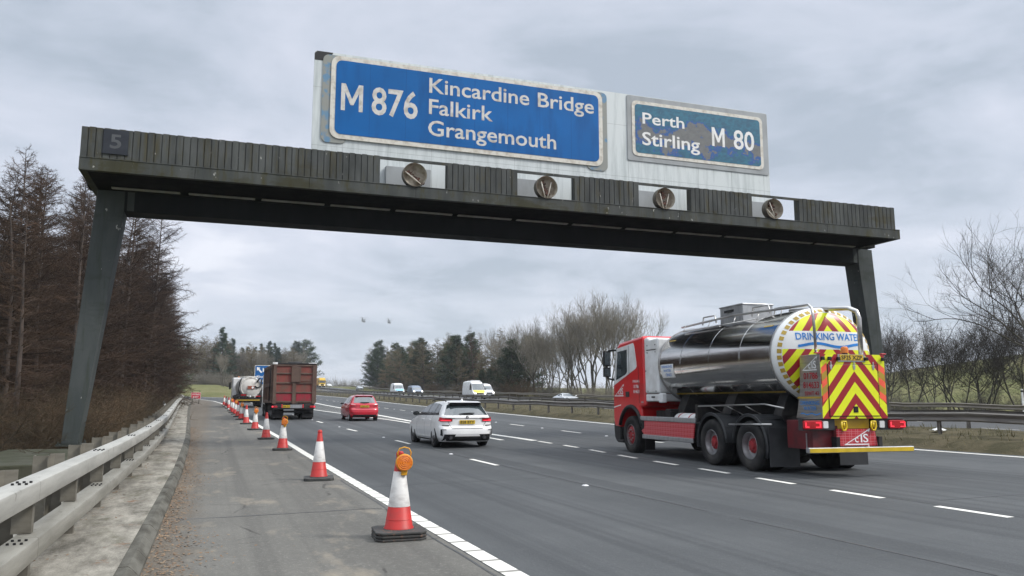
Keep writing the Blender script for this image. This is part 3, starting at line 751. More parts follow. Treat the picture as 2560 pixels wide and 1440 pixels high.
# ------------------------------------------------------------------ barriers of the central reserve and the far side: corrugated beam on posts
WPROF = [(-.02, .0), (.035, .035), (.035, .085), (-.01, .125), (-.01, .185), (.035, .225), (.035, .275), (-.02, .31), (-.024, .307), (.03, .272), (.03, .228), (-.015, .188), (-.015, .122), (.03, .082), (.03, .038), (-.024, .003)]
def barrier(name, label, xf, y0, y1, zt, m, side, step=3.2, posts_to=1e9, extra=None):
    b = thing(name, label, 'crash barrier')
    ys_ = smoothline(y0, y1, 4)
    bm_ = MB(); prof = [(side * dx, dz + zt - .31) for dx, dz in WPROF]
    if side < 0: prof = prof[::-1]
    bm_.sweep(prof, [(xf(t), t, tz(xf(t), t)) for t in ys_], smooth=True)
    bm_.build('beam', m, b, sharp=50)
    if extra:
        e = MB(); e.sweep(box_prof(-.06, .06, zt + extra[0], zt + extra[1], .01), [(xf(t), t, tz(xf(t), t)) for t in ys_]); e.build('top_rail', m, b)
    pp = MB(); hh = zt - .05
    pp.box(-.055, .055, -.004, .004, -.3, hh); pp.box(-.055, -.049, -.05, .05, -.3, hh); pp.box(.049, .055, -.05, .05, -.3, hh)
    pme = pp.mesh('post', [m])
    y = y0 + 1.2; n = 0
    while y < min(y1, posts_to) and n < 98:
        p = bpy.data.objects.new('post', pme); COL.objects.link(p); p.parent = b
        p.location = (xf(y) - side * .08, y, tz(xf(y), y)); y += step; n += 1
    return b
bA = lambda y: pw(y, [(-20, 24.2), (10, 24), (21, 23.6), (35, 22.3), (50, 21.1), (60, 20.9), (120, 20.9), (300, 20.9)]) + bend(y)
bB = lambda y: pw(y, [(-20, 28.9), (30, 28.9), (60, 28.5), (100, 29.4), (300, 29.4)]) + bend(y)
bC = lambda y: 46.0 + bend(y)
barrier('reserve_barrier', 'dark weathered corrugated barrier on the grass beside the main carriageway lanes', bA, 4, 300, .74, MAT['rail_mid'], -1)
barrier('reserve_barrier', 'dark weathered corrugated barrier edging the opposite carriageway, behind the gantry right leg', bB, 4, 300, .74, MAT['rail_mid'], 1)
barrier('verge_barrier', 'pale brown corrugated barrier on the far verge in front of the bare trees', bC, 12, 320, .85, MAT['rail_old'], -1)

# ------------------------------------------------------------------ concrete base of the gantry leg
pb = MB(); pb.prism([(-5.2, 19.2), (-2.95, 19.6), (-2.95, 25.6), (-5.2, 25.9)], 'xy', -.7, .33)
tag(pb.build('concrete_plinth', MAT['plinth'], bevel=.03), 'mossy flat topped concrete block behind the guardrail under the gantry left leg', 'plinth')

# ------------------------------------------------------------------ traffic cones and their lamps
def cone_mats():
    return dict(red=mat('red_cone_plastic', (.42, .012, .008), .5, col2=(.31, .018, .014), scale=(7, 7, 7), lo=.45, hi=.7),
                white=mat('grubby_reflective_sleeve', (.56, .55, .53), .55, col2=(.38, .36, .34), scale=(6, 6, 14), lo=.45, hi=.75),
                base=mat('recycled_rubber_base', (.035, .037, .036), .85, col2=(.06, .06, .056), scale=(9, 9, 9), bmp=.4, bs=50),
                base2=mat('speckled_recycled_base', (.04, .04, .038), .85, col2=(.12, .07, .05), scale=(22, 22, 22), lo=.55, hi=.68, bmp=.4, bs=50))
CM = cone_mats()
def octo(w, c): return [(-w + c, -w), (w - c, -w), (w, -w + c), (w, w - c), (w - c, w), (-w + c, w), (-w, w - c), (-w, -w + c)]
def make_cone(label, layers=1, base_h=.07, name='traffic_cone', bmat='base'):
    t = thing(name, label, 'traffic cone', group='red and white cones along the hard shoulder')
    b = MB(); h = base_h / layers
    for k in range(layers):
        b.prism(octo(.3 - .008 * (layers - 1 - k) * 0, .075), 'xy', k * h + .003 * k, (k + 1) * h - .003 + .003 * k)
    b.lathe([(.2, base_h - .004), (.185, base_h + .012), (.001, base_h + .012)], 'z', (0, 0, 0), 28)
    b.build('base', [CM[bmat]], t, bevel=.012)
    r = lambda z: .168 - (z - base_h) * (.168 - .036) / (1.0 - base_h)
    c = MB()
    c.lathe([(.178, base_h + .006), (.178, base_h + .018), (r(base_h + .02), base_h + .03), (r(.985), .985), (.03, 1.0), (.001, 1.0)], 'z', (0, 0, 0), 32)
    c.build('body', CM['red'], t, sharp=50)
    s = MB(); s.lathe([(r(.365) + .0015, .365), (r(.365) + .003, .366), (r(.775) + .003, .774), (r(.775) + .0015, .775)], 'z', (0, 0, 0), 32)
    s.build('reflective_sleeve', CM['white'], t, sharp=50)
    k = MB(); k.lathe([(r(.215) + .001, .212), (r(.215) + .004, .217), (r(.215) + .001, .222)], 'z', (0, 0, 0), 32, caps=False); k.lathe([(r(.955) + .001, .955), (r(.955) + .006, .96), (.045, .99), (.03, 1.01), (.001, 1.012)], 'z', (0, 0, 0), 24); k.build('cap_and_seam', CM['red'], t, sharp=40)
    return t
LY = mat('amber_lamp_plastic', (.62, .3, .01), .35, col2=(.5, .22, .008), scale=(8, 8, 8))
def make_lamp(label):
    t = thing('warning_lamp', label, 'warning lamp', group='amber lamps on the traffic cones')
    b = MB(); b.lathe([(.001, .055), (.085, .055), (.1, .03), (.104, 0), (.1, -.028), (.096, -.03)], 'y', (0, 0, 0), 32)
    b.box(-.035, .035, -.01, .07, -.15, -.07); b.lathe([(.045, -.13), (.045, -.09)], 'z', (0, .06, 0), 16)
    b.build('housing', LY, t, bevel=.004, sharp=40)
    l = MB(); pr = []
    for k in range(9): pr += [(.094 - k * .0105, -.03 - .004 * (k % 2) - .0008 * k)]
    l.lathe(pr + [(.001, -.04)], 'y', (0, 0, 0), 32, smooth=False); l.build('lens', MAT['orange_lens'], t)
    h = MB(); h.tube([(-.075, .012, .07), (-.08, .012, .12), (-.055, .012, .165), (0, .012, .18), (.055, .012, .165), (.08, .012, .12), (.075, .012, .07)], .0085, 8); h.build('handle', LY, t)
    s = MB(); s.box(-.05, -.01, -.005, .02, .098, .112); s.build('switch', CM['red'], t, bevel=.003)
    return t
CONES = [(2.17, 9.74), (2.14, 17.2), (2.17, 26.75), (2.02, 32.69), (1.94, 39.82), (1.78, 46.15), (1.72, 52.14), (1.67, 56.85), (1.62, 61.81), (1.54, 65.67), (1.51, 69.98), (1.45, 79.03), (1.35, 86.8), (1.22, 91.66)]
LAMPED = {0, 2, 4, 6, 8, 10}
CL = ['nearest traffic cone with an amber lamp and a stacked three layer base', 'second nearest cone, no lamp, red tip, beside the wide white edge line',
      'lamp topped cone between the two nearest lampless cones', 'lampless cone in line with the dump truck rear wheels, fourth from the camera',
      'lamp topped cone just left of the dump truck, fifth from the camera', 'lampless cone, sixth from the camera, left of the dump truck wheels',
      'lamp topped cone, seventh from the camera, below the white vacuum tanker', 'lampless cone, eighth from the camera, below the white vacuum tanker']
far_l = 'small distant cone in the far half of the line curving left'
c1 = make_cone(CL[0], 3, .1, bmat='base2'); c2 = make_cone(CL[1], 1, .06); lamp0 = make_lamp('amber lamp clipped on the nearest traffic cone')
for i, (x, y) in enumerate(CONES):
    o = c1 if i == 0 else (c2 if i == 1 else copy_tree(c2))
    o['label'] = CL[i] if i < len(CL) else far_l
    o.location = (x, y, zg(x, y) + .004); o.rotation_euler = (R(rnd.uniform(-1, 1)), R(rnd.uniform(-1, 1)), R(rnd.uniform(-14, 14) if i else -4))
    if i in LAMPED:
        l = lamp0 if i == 0 else copy_tree(lamp0)
        l['label'] = {0: 'amber lamp clipped on the nearest traffic cone', 2: 'amber lamp on the third traffic cone from the camera', 4: 'amber lamp on the fifth traffic cone, left of the dump truck', 6: 'amber lamp on the seventh traffic cone, below the white tanker'}.get(i, 'tiny amber lamp on a distant cone of the curving line')
        l.location = (x + .03, y - .1, zg(x, y) + .885); l.rotation_euler = (0, 0, R(-8 if i == 0 else rnd.uniform(-25, 5)))

# ------------------------------------------------------------------ small signs and posts
mp_ = thing('marker_post', 'leaning white marker post with red reflector behind the guardrail', 'marker post', (-2.75, 62, tz(-2.75, 62) - .1), 0)
b = MB(); b.prism(rrect(-.065, .065, 0, 1.35, .01, 2), 'xz', -.02, .02); b.build('post', MAT['white_dull'], mp_, bevel=.006)
b = MB(); b.box(-.045, .045, -.026, -.021, .78, 1.05); b.build('reflector', MAT['red_ink'], mp_)
b = MB(); b.box(-.07, .07, -.024, .024, 1.16, 1.36); b.build('cap_band', MAT['glass'], mp_)
mp_.rotation_euler = (R(-4), R(-19), 0)
mq = thing('marker_post', 'upright white marker post among the bare trees on the far right verge', 'marker post', (48.0, 36.6, tz(48, 36.6)))
b = MB(); b.prism(rrect(-.07, .07, 0, 1.7, .01, 2), 'xz', -.03, .03); b.build('post', MAT['white_dull'], mq, bevel=.006)
b = MB(); b.box(-.075, .075, -.034, .034, 1.5, 1.62); b.build('cap_band', MAT['black'], mq)
ws = thing('red_works_sign', 'small red rectangular roadworks sign at the far end of the guardrail', 'sign', (-1.75, 98.5, zg(0, 98.5)), R(3))
b = MB(); b.prism(rrect(-.52, .52, .55, 1.3, .04), 'xz', -.02, .02, 0); b.build('face', MAT['sign_white'], ws)
b = MB(); b.prism(rrect(-.48, .48, .59, 1.26, .03), 'xz', -.028, -.021, 0); b.build('red_panel', mat('red_sign_sheeting', (.55, .03, .06), .5), ws)
b = MB(); lettering(b, 'WORKS', 0, .98, .17, lambda x, z: (x, -.032, z), .8, align='c'); lettering(b, 'EXIT', 0, .68, .17, lambda x, z: (x, -.032, z), .6, align='c'); b.build('lettering', MAT['white_ink'], ws)
b = MB()
for xx in (-.36, .36): b.tube([(xx, .02, 0), (xx, .02, 1.3)], .025, 6); b.tube([(xx, .02, .9), (xx, .6, 0)], .02, 6)
b.tube([(-.4, 0, 1.5), (.4, 0, 1.5)], .015, 6); b.tube([(-.4, 0, 1.3), (-.4, 0, 1.5)], .015, 6); b.tube([(.4, 0, 1.3), (.4, 0, 1.55)], .02, 6)
b.build('frame', MAT['chassis'], ws)
gs = thing('gore_sign', 'blue motorway exit sign with a white slanted arrow behind the dump truck', 'sign', (8.6, 147, tz(8.6, 147)), R(2))
b = MB(); b.prism(rrect(-1.9, 1.9, 2.0, 5.4, .18), 'xz', -.03, .03); b.build('border', MAT['sign_white'], gs)
b = MB(); b.prism(rrect(-1.8, 1.8, 2.1, 5.3, .14), 'xz', -.045, -.031); b.build('blue_panel', MAT['sign_blue'], gs)
b = MB(); lettering(b, 'M 876', -.55, 4.2, .72, lambda x, z: (x, -.055, z), 2.1)
b.add([(p[0], -.055, p[1]) for p in [(-1.55, 5.05), (-.95, 4.95), (-1.13, 4.77), (-.62, 4.2), (-.82, 4.02), (-1.33, 4.58), (-1.5, 4.4)]], [list(range(7))])
lettering(b, 'Kincardine', -1.5, 3.2, .45, lambda x, z: (x, -.055, z)); lettering(b, 'Falkirk', -1.5, 2.5, .45, lambda x, z: (x, -.055, z)); b.build('lettering', MAT['white_ink'], gs)
b = MB(); b.tube([(-1.2, .1, -.3), (-1.2, .1, 5.2)], .08, 8); b.build('support_post', MAT['alu'], gs)
b = MB(); b.tube([(1.2, .1, -.3), (1.2, .1, 5.2)], .08, 8); b.build('support_post', MAT['alu'], gs)
# a torn white bag caught on the reserve
b = MB(); P = []
for i in range(9):
    P.append([(.1 * (j - 4) + rnd.uniform(-.03, .03), .09 * (i - 4) + rnd.uniform(-.03, .03), max(0, .16 * math.exp(-((i - 4) ** 2 + (j - 4) ** 2) / 9) + rnd.uniform(-.03, .05))) for j in range(9)])
b.grid(P, 0, True); bag = b.build('plastic_bag', MAT['white_dull']); bag.scale = (.7, .6, .6); bag.location = (25.2, 22.6, tz(25.2, 22.6) + .05)
tag(bag, 'crumpled white plastic bag lying on the central reserve grass', 'litter')
# ------------------------------------------------------------------ sign gantry (local: x along the beam, y away from the camera)
GF = (-3.9, 24.9, 0); GR = math.atan2(-.5, 29.6)
gt = thing('sign_gantry', 'dark green grey steel portal gantry spanning the carriageway with ribbed walkway cladding', 'gantry', GF, GR)
Y1, Y2 = 2.15, 2.98
def leg(xo_t, xo_b, xi_t, xi_b, zb, name='leg'):
    b = MB()
    zt, zi = 8.14, 7.5
    # front and back faces follow the portal knee; the leg narrows to its foot
    P = [(xo_b, zb), (xi_b, zb), (xi_t, zi), (xi_t, zt), (xo_t, zt)]
    if xo_b > xi_b: P = P[::-1]
    b.prism(P, 'xz', Y1, Y2)
    o = b.build(name, MAT['portal'], gt, bevel=.012, fix=True)
    f = MB(); xa, xb = min(xo_b, xi_b), max(xo_b, xi_b)
    f.box(xa - .12, xb + .12, Y1 - .1, Y2 + .1, zb - .06, zb - .005); 
    for i in (0, 1):
        for j in (0, 1): f.lathe([(.03, zb - .005), (.03, zb + .07), (.001, zb + .075)], 'z', (xa - .06 if i == 0 else xb + .06, Y1 - .05 if j == 0 else Y2 + .05, 0), 6, smooth=False)
    f.build('foot_plate', MAT['portal'], gt)
leg(.22, -.25, 1.0, .19, .39)
leg(30.35, 30.82, 29.6, 30.36, .62)
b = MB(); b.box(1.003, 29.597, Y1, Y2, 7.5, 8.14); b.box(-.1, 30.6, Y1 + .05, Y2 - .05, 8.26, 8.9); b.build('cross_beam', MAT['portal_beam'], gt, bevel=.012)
rb = MB(); rb.prism([(29.95, .62), (31.5, .62), (31.5, -.5), (29.95, -.5)], 'xz', 1.6, 3.5)
fo = rb.build('concrete_plinth', MAT['plinth'], bevel=.03); fo.location = GF; fo.rotation_euler = (0, 0, GR); fo.location.z = -.07
tag(fo, 'concrete footing of the gantry right leg between the two reserve barriers', 'plinth')
# walkway deck with its edge channel
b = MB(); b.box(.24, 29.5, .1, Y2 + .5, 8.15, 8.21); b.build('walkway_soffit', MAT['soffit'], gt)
b = MB(); b.box(.03, 29.72, -.06, .1, 8.15, 8.535); b.box(.03, .23, .1, Y2 + .5, 8.15, 8.535); b.box(29.52, 29.72, .1, Y2 + .5, 8.15, 8.535)
b.box(.03, 29.72, -.075, -.06, 8.505, 8.535); b.build('edge_channel', MAT['band'], gt, bevel=.008)
u = .66
k = 0
while u < 29:
    w = 1.95 if k == 0 else 2.0
    l = MB(); l.box(u, min(u + w, 29.3), 1.68, 1.86, 8.112, 8.146); l.build('soffit_light', MAT['soffit_light'], gt, bevel=.01); u += 2.2; k += 1
# ribbed cladding, open where the four lamps stand
def clad(x0, x1):
    pr = []; x = x0; n = max(1, round((x1 - x0) / .193)); p = (x1 - x0) / n
    front = []
    for i in range(n):
        a = x0 + i * p; front += [(a, 0), (a + p * .86, 0), (a + p * .88, .035), (a + p * .98, .035)]
    front.append((x1, 0))
    poly = front + [(x1, .05), (x0, .05)]
    m = MB(); n_ = len(front)
    jig = [0] * n_
    v = [(q[0], q[1], 8.54) for q in front] + [(q[0], q[1], 9.44 + .012 * ((i // 4) % 2)) for i, q in enumerate(front)] + [(q[0], q[1] + .02, 8.54) for q in front] + [(q[0], q[1] + .02, 9.44 + .012 * ((i // 4) % 2)) for i, q in enumerate(front)]
    f = []
    for i in range(n_ - 1):
        f += [(i, i + 1, n_ + i + 1, n_ + i), (2 * n_ + i + 1, 2 * n_ + i, 3 * n_ + i, 3 * n_ + i + 1), (n_ + i, n_ + i + 1, 3 * n_ + i + 1, 3 * n_ + i)]
    f += [(0, n_, 3 * n_, 2 * n_), (n_ - 1, 3 * n_ - 1, 4 * n_ - 1, 2 * n_ - 1)]
    m.add(v, f)
    m.build('cladding_panel', MAT['cladding'], gt)
OP = [(8.58, 10.81), (13.26, 15.385), (17.88, 20.04), (22.69, 24.855)]
x = .03
for a, b_ in OP + [(29.56, 29.56)]:
    clad(x, a); x = b_
for a, b_ in OP:
    m = MB(); m.box(a, b_, .0, .035, 9.345, 9.438); m.box(a - .03, a, -.004, .3, 8.54, 9.44); m.box(b_, b_ + .03, -.004, .3, 8.54, 9.44); m.build('opening_frame', MAT['cladding'], gt)
b = MB(); b.box(.03, .06, .04, 2.1, 8.54, 9.42); b.build('end_panel', MAT['cladding'], gt); b = MB(); b.box(29.53, 29.56, .04, 2.1, 8.54, 9.42); b.build('end_panel', MAT['cladding'], gt)
# back guard rail of the walkway, seen through the last opening
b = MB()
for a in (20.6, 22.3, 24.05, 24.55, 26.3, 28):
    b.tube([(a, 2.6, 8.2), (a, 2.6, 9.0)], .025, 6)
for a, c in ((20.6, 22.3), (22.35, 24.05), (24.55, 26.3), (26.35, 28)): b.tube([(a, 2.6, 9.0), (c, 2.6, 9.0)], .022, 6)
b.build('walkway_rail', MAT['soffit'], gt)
# white sign board and the grey boxes behind the lamps
b = MB(); b.prism(rrect(6.5, 24.28, 8.62, 13.12, .09), 'xz', .95, 1.03); b.build('sign_board', MAT['board'], gt)
b = MB(); b.prism([(6.503, 12.8), (6.95, 12.8), (7.05, 13.0), (7.1, 13.115), (6.59, 13.115), (6.503, 13.03)], 'xz', .944, .949); b.build('bare_board_corner', MAT['ink'], gt)
for a, c in ((8.9, 10.42), (13.2, 14.6), (17.8, 19.1), (22.6, 23.9)):
    b = MB(); b.box(a, c, .7, .93, 8.5, 9.36); b.build('lamp_cabinet', MAT['panel_grey'], gt, bevel=.01)
b = MB(); b.box(.60, 1.26, -.03, -.005, 8.72, 9.41); b.box(.58, 1.28, -.035, -.005, 8.69, 8.72)
b.build('number_plate', mat('dark_grey_enamel', (.028, .032, .04), .6, spec=.15, col2=(.036, .04, .05)), gt)
b = MB(); lettering(b, '5', .93, 8.87, .4, lambda x, z: (x, -.034, z), .3, align='c', off=.02); b.build('number_figure', mat('faded_grey_figure', (.07, .075, .082), .6), gt)
for a in (14.5, 7.3, 21.5):
    b = MB()
    for z in (9.2, 11, 12.7): b.box(a, a + .1, 1.031, 1.16, z, z + .1)
    b.box(a, a + .1, 1.16, 1.3, 8.22, 13.0); b.box(a + .02, a + .08, 1.3, 2.9, 8.9, 8.98); b.build('board_support', MAT['portal'], gt)

# plate seams, bolts, conduit and brackets
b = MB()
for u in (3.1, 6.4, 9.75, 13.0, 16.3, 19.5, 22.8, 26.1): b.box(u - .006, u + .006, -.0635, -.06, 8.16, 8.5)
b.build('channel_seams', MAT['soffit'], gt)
b = MB()
for u in (3.1, 6.4, 9.75, 13.0, 16.3, 19.5, 22.8, 26.1):
    for du in (-.08, .08):
        for z in (8.22, 8.33, 8.44): b.lathe([(.014, -.06), (.014, -.072), (.001, -.073)], 'y', (u + du, 0, z), 6, smooth=False)
b.build('channel_bolts', MAT['portal'], gt)
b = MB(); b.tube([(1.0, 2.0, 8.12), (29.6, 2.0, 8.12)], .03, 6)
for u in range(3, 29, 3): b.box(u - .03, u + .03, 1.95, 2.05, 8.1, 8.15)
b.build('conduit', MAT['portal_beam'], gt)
b = MB(); b.box(1.08, 1.28, Y1 - .012, Y1 - .002, 7.53, 8.13); b.box(29.32, 29.52, Y1 - .012, Y1 - .002, 7.53, 8.13)
for i in range(7):
    for sx in (1.12, 1.24): b.lathe([(.02, Y1), (.02, Y1 - .016), (.001, Y1 - .018)], 'y', (sx, 0, 7.58 + i * .085), 6, smooth=False)
    for sx in (29.36, 29.48): b.lathe([(.02, Y1), (.02, Y1 - .016), (.001, Y1 - .018)], 'y', (sx, 0, 7.58 + i * .085), 6, smooth=False)
b.build('splice_plates', MAT['portal'], gt)

# ---- the two direction signs
def sign_frame(name, label): return thing(name, label, 'road sign', GF, GR)
s1 = sign_frame('direction_sign', 'large blue motorway sign for M 876 Kincardine Bridge, Falkirk and Grangemouth')
yb = .93
b = MB(); b.prism(rrect(6.78, 7.6, 10.02, 13.03, .2), 'xz', yb - .012, .949); b.build('old_backing', MAT['old_backing'], s1); b = MB(); b.prism(rrect(16.3, 17.13, 10.02, 13.03, .2), 'xz', yb - .012, .949); b.build('old_backing', MAT['old_backing'], s1)
b = MB(); b.prism(rrect(7.05, 16.93, 10.17, 13.02, .3), 'xz', yb - .04, yb - .013); b.build('border', MAT['sign_white'], s1)
b = MB(); b.prism(rrect(7.21, 16.77, 10.33, 12.87, .2), 'xz', yb - .05, yb - .041); b.build('blue_panel', MAT['sign_blue'], s1)
fn = lambda x, z: (x, yb - .054, z)
b = MB()
block_m(b, 7.39, 11.15, .72, .93, fn); lettering(b, '876', 8.4, 11.15, .93, fn, 1.57, off=.016)
b.build('route_number', MAT['sign_text'], s1)
b = MB()
lettering(b, 'Kincardine', 10.36, 12.15, .53, fn, 3.67, off=.012); lettering(b, 'Bridge', 14.36, 12.15, .53, fn, 2.22, off=.012); b.build('place_name', MAT['sign_text'], s1); b = MB()
lettering(b, 'Falkirk', 10.36, 11.39, .53, fn, 2.3, off=.012); b.build('place_name', MAT['sign_text'], s1); b = MB(); lettering(b, 'Grangemouth', 10.34, 10.63, .53, fn, 4.72, off=.012)
b.build('place_name', MAT['sign_text'], s1)
s2 = sign_frame('direction_sign', 'smaller peeling blue sign for Perth, Stirling and M 80 on a grey panel')
b = MB(); b.prism(rrect(17.97, 24.25, 10.55, 13.09, .06), 'xz', yb - .012, .949); b.build('grey_panel', MAT['panel_grey'], s2)
b = MB(); b.prism(rrect(18.16, 24.0, 10.74, 12.9, .2), 'xz', yb - .03, yb - .013); b.build('border', MAT['sign_white'], s2)
b = MB(); b.prism(rrect(18.29, 23.87, 10.87, 12.77, .13), 'xz', yb - .038, yb - .031); b.build('peeling_panel', MAT['sign_peel'], s2)
fn = lambda x, z: (x, yb - .042, z)
b = MB(); lettering(b, 'Perth', 18.6, 12.03, .43, fn, 1.81, off=.014); b.build('place_name', MAT['sign_text_new'], s2); b = MB(); lettering(b, 'Stirling', 18.57, 11.2, .5, fn, 2.5, off=.014); b.build('place_name', MAT['sign_text_new'], s2)
b = MB(); block_m(b, 21.63, 11.48, .58, .76, fn); lettering(b, '80', 22.62, 11.48, .76, fn, .96, off=.014); b.build('route_number', MAT['sign_text_new'], s2)

# ---- gutted round lamps in the openings
LL = ['gutted round lamp with a single slanted bar in the leftmost gantry opening', 'gutted round lamp with a V of bars below the word Grangemouth, second opening',
      'gutted round lamp with a V of bars in the third opening, below the Perth sign', 'gutted round lamp against open sky in the rightmost gantry opening']
for i, cx in enumerate((9.70, 14.29, 18.90, 23.62)):
    t = thing('round_lamp', LL[i], 'lamp', GF, GR, 'gutted round lamps in the gantry cladding')
    cz = 8.905; r = .395
    b = MB(); b.lathe([(r - .012, -.12), (r, -.12), (r + .005, .1), (r - .03, .18), (.001, .19)], 'y', (cx, 0, cz), 36, 0, caps=False)
    b.build('drum', MAT['dish_rim'], t, sharp=50)
    b = MB(); b.lathe([(r - .013, -.115), (r - .03, .02), (r * .8, .1), (r * .4, .14), (.001, .15)], 'y', (cx, 0, cz), 36, 0, caps=False); b.build('dish', MAT['dish'], t)
    br = MB()
    if i == 0: L = [((-.3, .1), (.22, -.28))]
    elif i == 3: L = [((-.16, .28), (.06, -.26)), ((-.27, -.02), (.05, -.33))]
    else: L = [((-.17, .2), (-.03, -.34)), ((.2, .2), (.06, -.34))]
    for (a, c), (d, e) in L:
        br.tube([(cx + a, -.02, cz + c), (cx + d, -.02, cz + e)], .02, 6, 0)
    br.build('bar', MAT['sign_white'], t)
    q = MB()
    for _ in range(16):
        f = rnd.random(); (a, c), (d, e) = L[0]
        px, pz = a + (d - a) * f, c + (e - c) * f
        px += (.1 if i in (1, 2) else .05) + rnd.uniform(-.06, .08); pz += rnd.uniform(-.04, .1)
        w, h = rnd.uniform(.02, .07), rnd.uniform(.02, .08)
        q.box(-w, w, rnd.uniform(-.03, 0), .05, -h * .5, h * .5, 0, Matrix.Translation((cx + px, 0, cz + pz)) @ Matrix.Rotation(rnd.uniform(-1, 1), 4, 'Y'))
    q.build('rusted_innards', MAT['rust'], t)
rnd = random.Random(23)
# ------------------------------------------------------------------ trees: real limbs and twigs, a few of each kind, copied
class SegB:
    """tapered limbs as three sided spikes, built in bulk"""
    def __init__(s): s.a = []; s.b = []; s.r0 = []; s.r1 = []
    def add(s, a, b, r0, r1): s.a.append(a); s.b.append(b); s.r0.append(r0); s.r1.append(r1)
    def mesh(s, name, m, n=3, extra=None):
        A = np.array(s.a, float); B = np.array(s.b, float); r0 = np.array(s.r0)[:, None]; r1 = np.array(s.r1)[:, None]
        D = B - A; D /= np.linalg.norm(D, axis=1)[:, None] + 1e-9
        h = np.where(np.abs(D[:, 2:3]) < .9, np.array([[0, 0, 1.]]), np.array([[1., 0, 0]]))
        U = np.cross(D, h); U /= np.linalg.norm(U, axis=1)[:, None] + 1e-9; V = np.cross(D, U)
        vs = []
        for P, r in ((A, r0), (B, r1)):
            for k in range(n):
                t = 2 * math.pi * k / n; vs.append(P + (U * math.cos(t) + V * math.sin(t)) * r)
        N = len(A); VV = np.stack(vs, 1).reshape(-1, 3)
        base = (np.arange(N) * 2 * n)[:, None]; F = []
        for k in range(n):
            k2 = (k + 1) % n; F.append(base + np.array([[k, k2, n + k2, n + k]]))
        F = np.stack(F, 1).reshape(-1, 4)
        me = bpy.data.meshes.new(name)
        nq = len(F); lv = F.reshape(-1); ls = np.arange(nq) * 4; lt = np.full(nq, 4)
        if extra is not None:      # triangles (needles)
            T = np.array(extra, float).reshape(-1, 3); o = len(VV); VV = np.concatenate([VV, T])
            nt_ = len(T) // 3; lv = np.concatenate([lv, np.arange(o, o + len(T))]); ls = np.concatenate([ls, nq * 4 + np.arange(nt_) * 3]); lt = np.concatenate([lt, np.full(nt_, 3)])
        me.vertices.add(len(VV)); me.vertices.foreach_set('co', VV.reshape(-1).astype(np.float32))
        me.loops.add(len(lv)); me.loops.foreach_set('vertex_index', lv.astype(np.int32))
        me.polygons.add(len(ls)); me.polygons.foreach_set('loop_start', ls.astype(np.int32))
        mi = np.zeros(len(ls), np.int32)
        ms = m if isinstance(m, list) else [m]
        if extra is not None and len(ms) > 1: mi[nq:] = 1
        for x in ms: me.materials.append(x)
        me.polygons.foreach_set('material_index', mi)
        me.update(calc_edges=True); me.validate(); return me
def vec(az, el): return Vector((math.cos(az) * math.cos(el), math.sin(az) * math.cos(el), math.sin(el)))
def limb(q, p, d, L, r, n, rg, droop=0, wob=.2, tip=.25):
    pts = [p.copy()]; d = d.normalized(); st = L / n
    for i in range(n):
        d = (d + Vector((rg.uniform(-wob, wob), rg.uniform(-wob, wob), rg.uniform(-wob, wob) + droop))).normalized()
        p2 = p + d * st
        q.add(tuple(p), tuple(p2), r * (1 - (1 - tip) * i / n), r * (1 - (1 - tip) * (i + 1) / n)); p = p2; pts.append(p.copy())
    return pts, d
def larch(seed, h, reach, low=.06, nb=95, m_tw='larch_twig', dens=1.0, name='bare_larch', k=1.0):
    kr = k; rg = random.Random(seed); tk = SegB(); q = SegB()
    pts, _ = limb(tk, Vector((0, 0, -.3)), Vector((0, 0, 1)), h + .3, .02 * h * .62, 14, rg, .05, .035, .06)
    def at(z):
        f = min(.999, max(0, (z + .3) / (h + .3))) * 14; i = min(13, int(f)); return pts[i].lerp(pts[i + 1], f - i)
    for b in range(nb):
        t = low + (1 - low) * (b + rg.random()) / nb
        L = reach * ((1 - t) ** .72 * .95 + .06) * rg.uniform(.55, 1.12)
        if t < .22: L *= .75
        az = rg.uniform(0, 6.283); p = at(t * h); r = .013 + .007 * L
        d = vec(az, rg.uniform(-.12, .3) + .3 * t)
        bp, _ = limb(q, p, d, L, r, 6, rg, -.045 + .09 * t + rg.uniform(-.04, .05), .17, .2)
        n = int(L / .15 * dens)
        for k in range(n):
            f = .12 + .88 * (k + rg.random()) / n; i = min(5, int(f * 6)); s = bp[i].lerp(bp[i + 1], f * 6 - i)
            dd = (bp[i + 1] - bp[i]).normalized(); side = Vector((-dd.y, dd.x, 0)) * (1 if k % 2 else -1)
            tl = rg.uniform(.25, .85) * (1.1 - .6 * f) * min(1.2, .45 + L / 4)
            e = (dd * rg.uniform(.3, .9) + side * rg.uniform(.3, 1) + Vector((0, 0, rg.uniform(-.65, .35)))).normalized()
            tp, _ = limb(q, s, e, tl, .0102 * kr, 2, rg, .1, .22, .5)
            for _ in range(int(tl / .11)):
                j = rg.randint(0, 1); w = tp[j].lerp(tp[j + 1], rg.random())
                v = (e * .7 + Vector((rg.uniform(-1, 1), rg.uniform(-1, 1), rg.uniform(-.8, .7)))).normalized()
                x = w + v * rg.uniform(.08, .26); q.add(tuple(w), tuple(x), .0078 * kr, .0036 * kr)
    return [('trunk', tk.mesh(name + '_trunk', MAT['larch_bark'], 7)), ('crown', q.mesh(name + '_crown', MAT[m_tw], 3))]
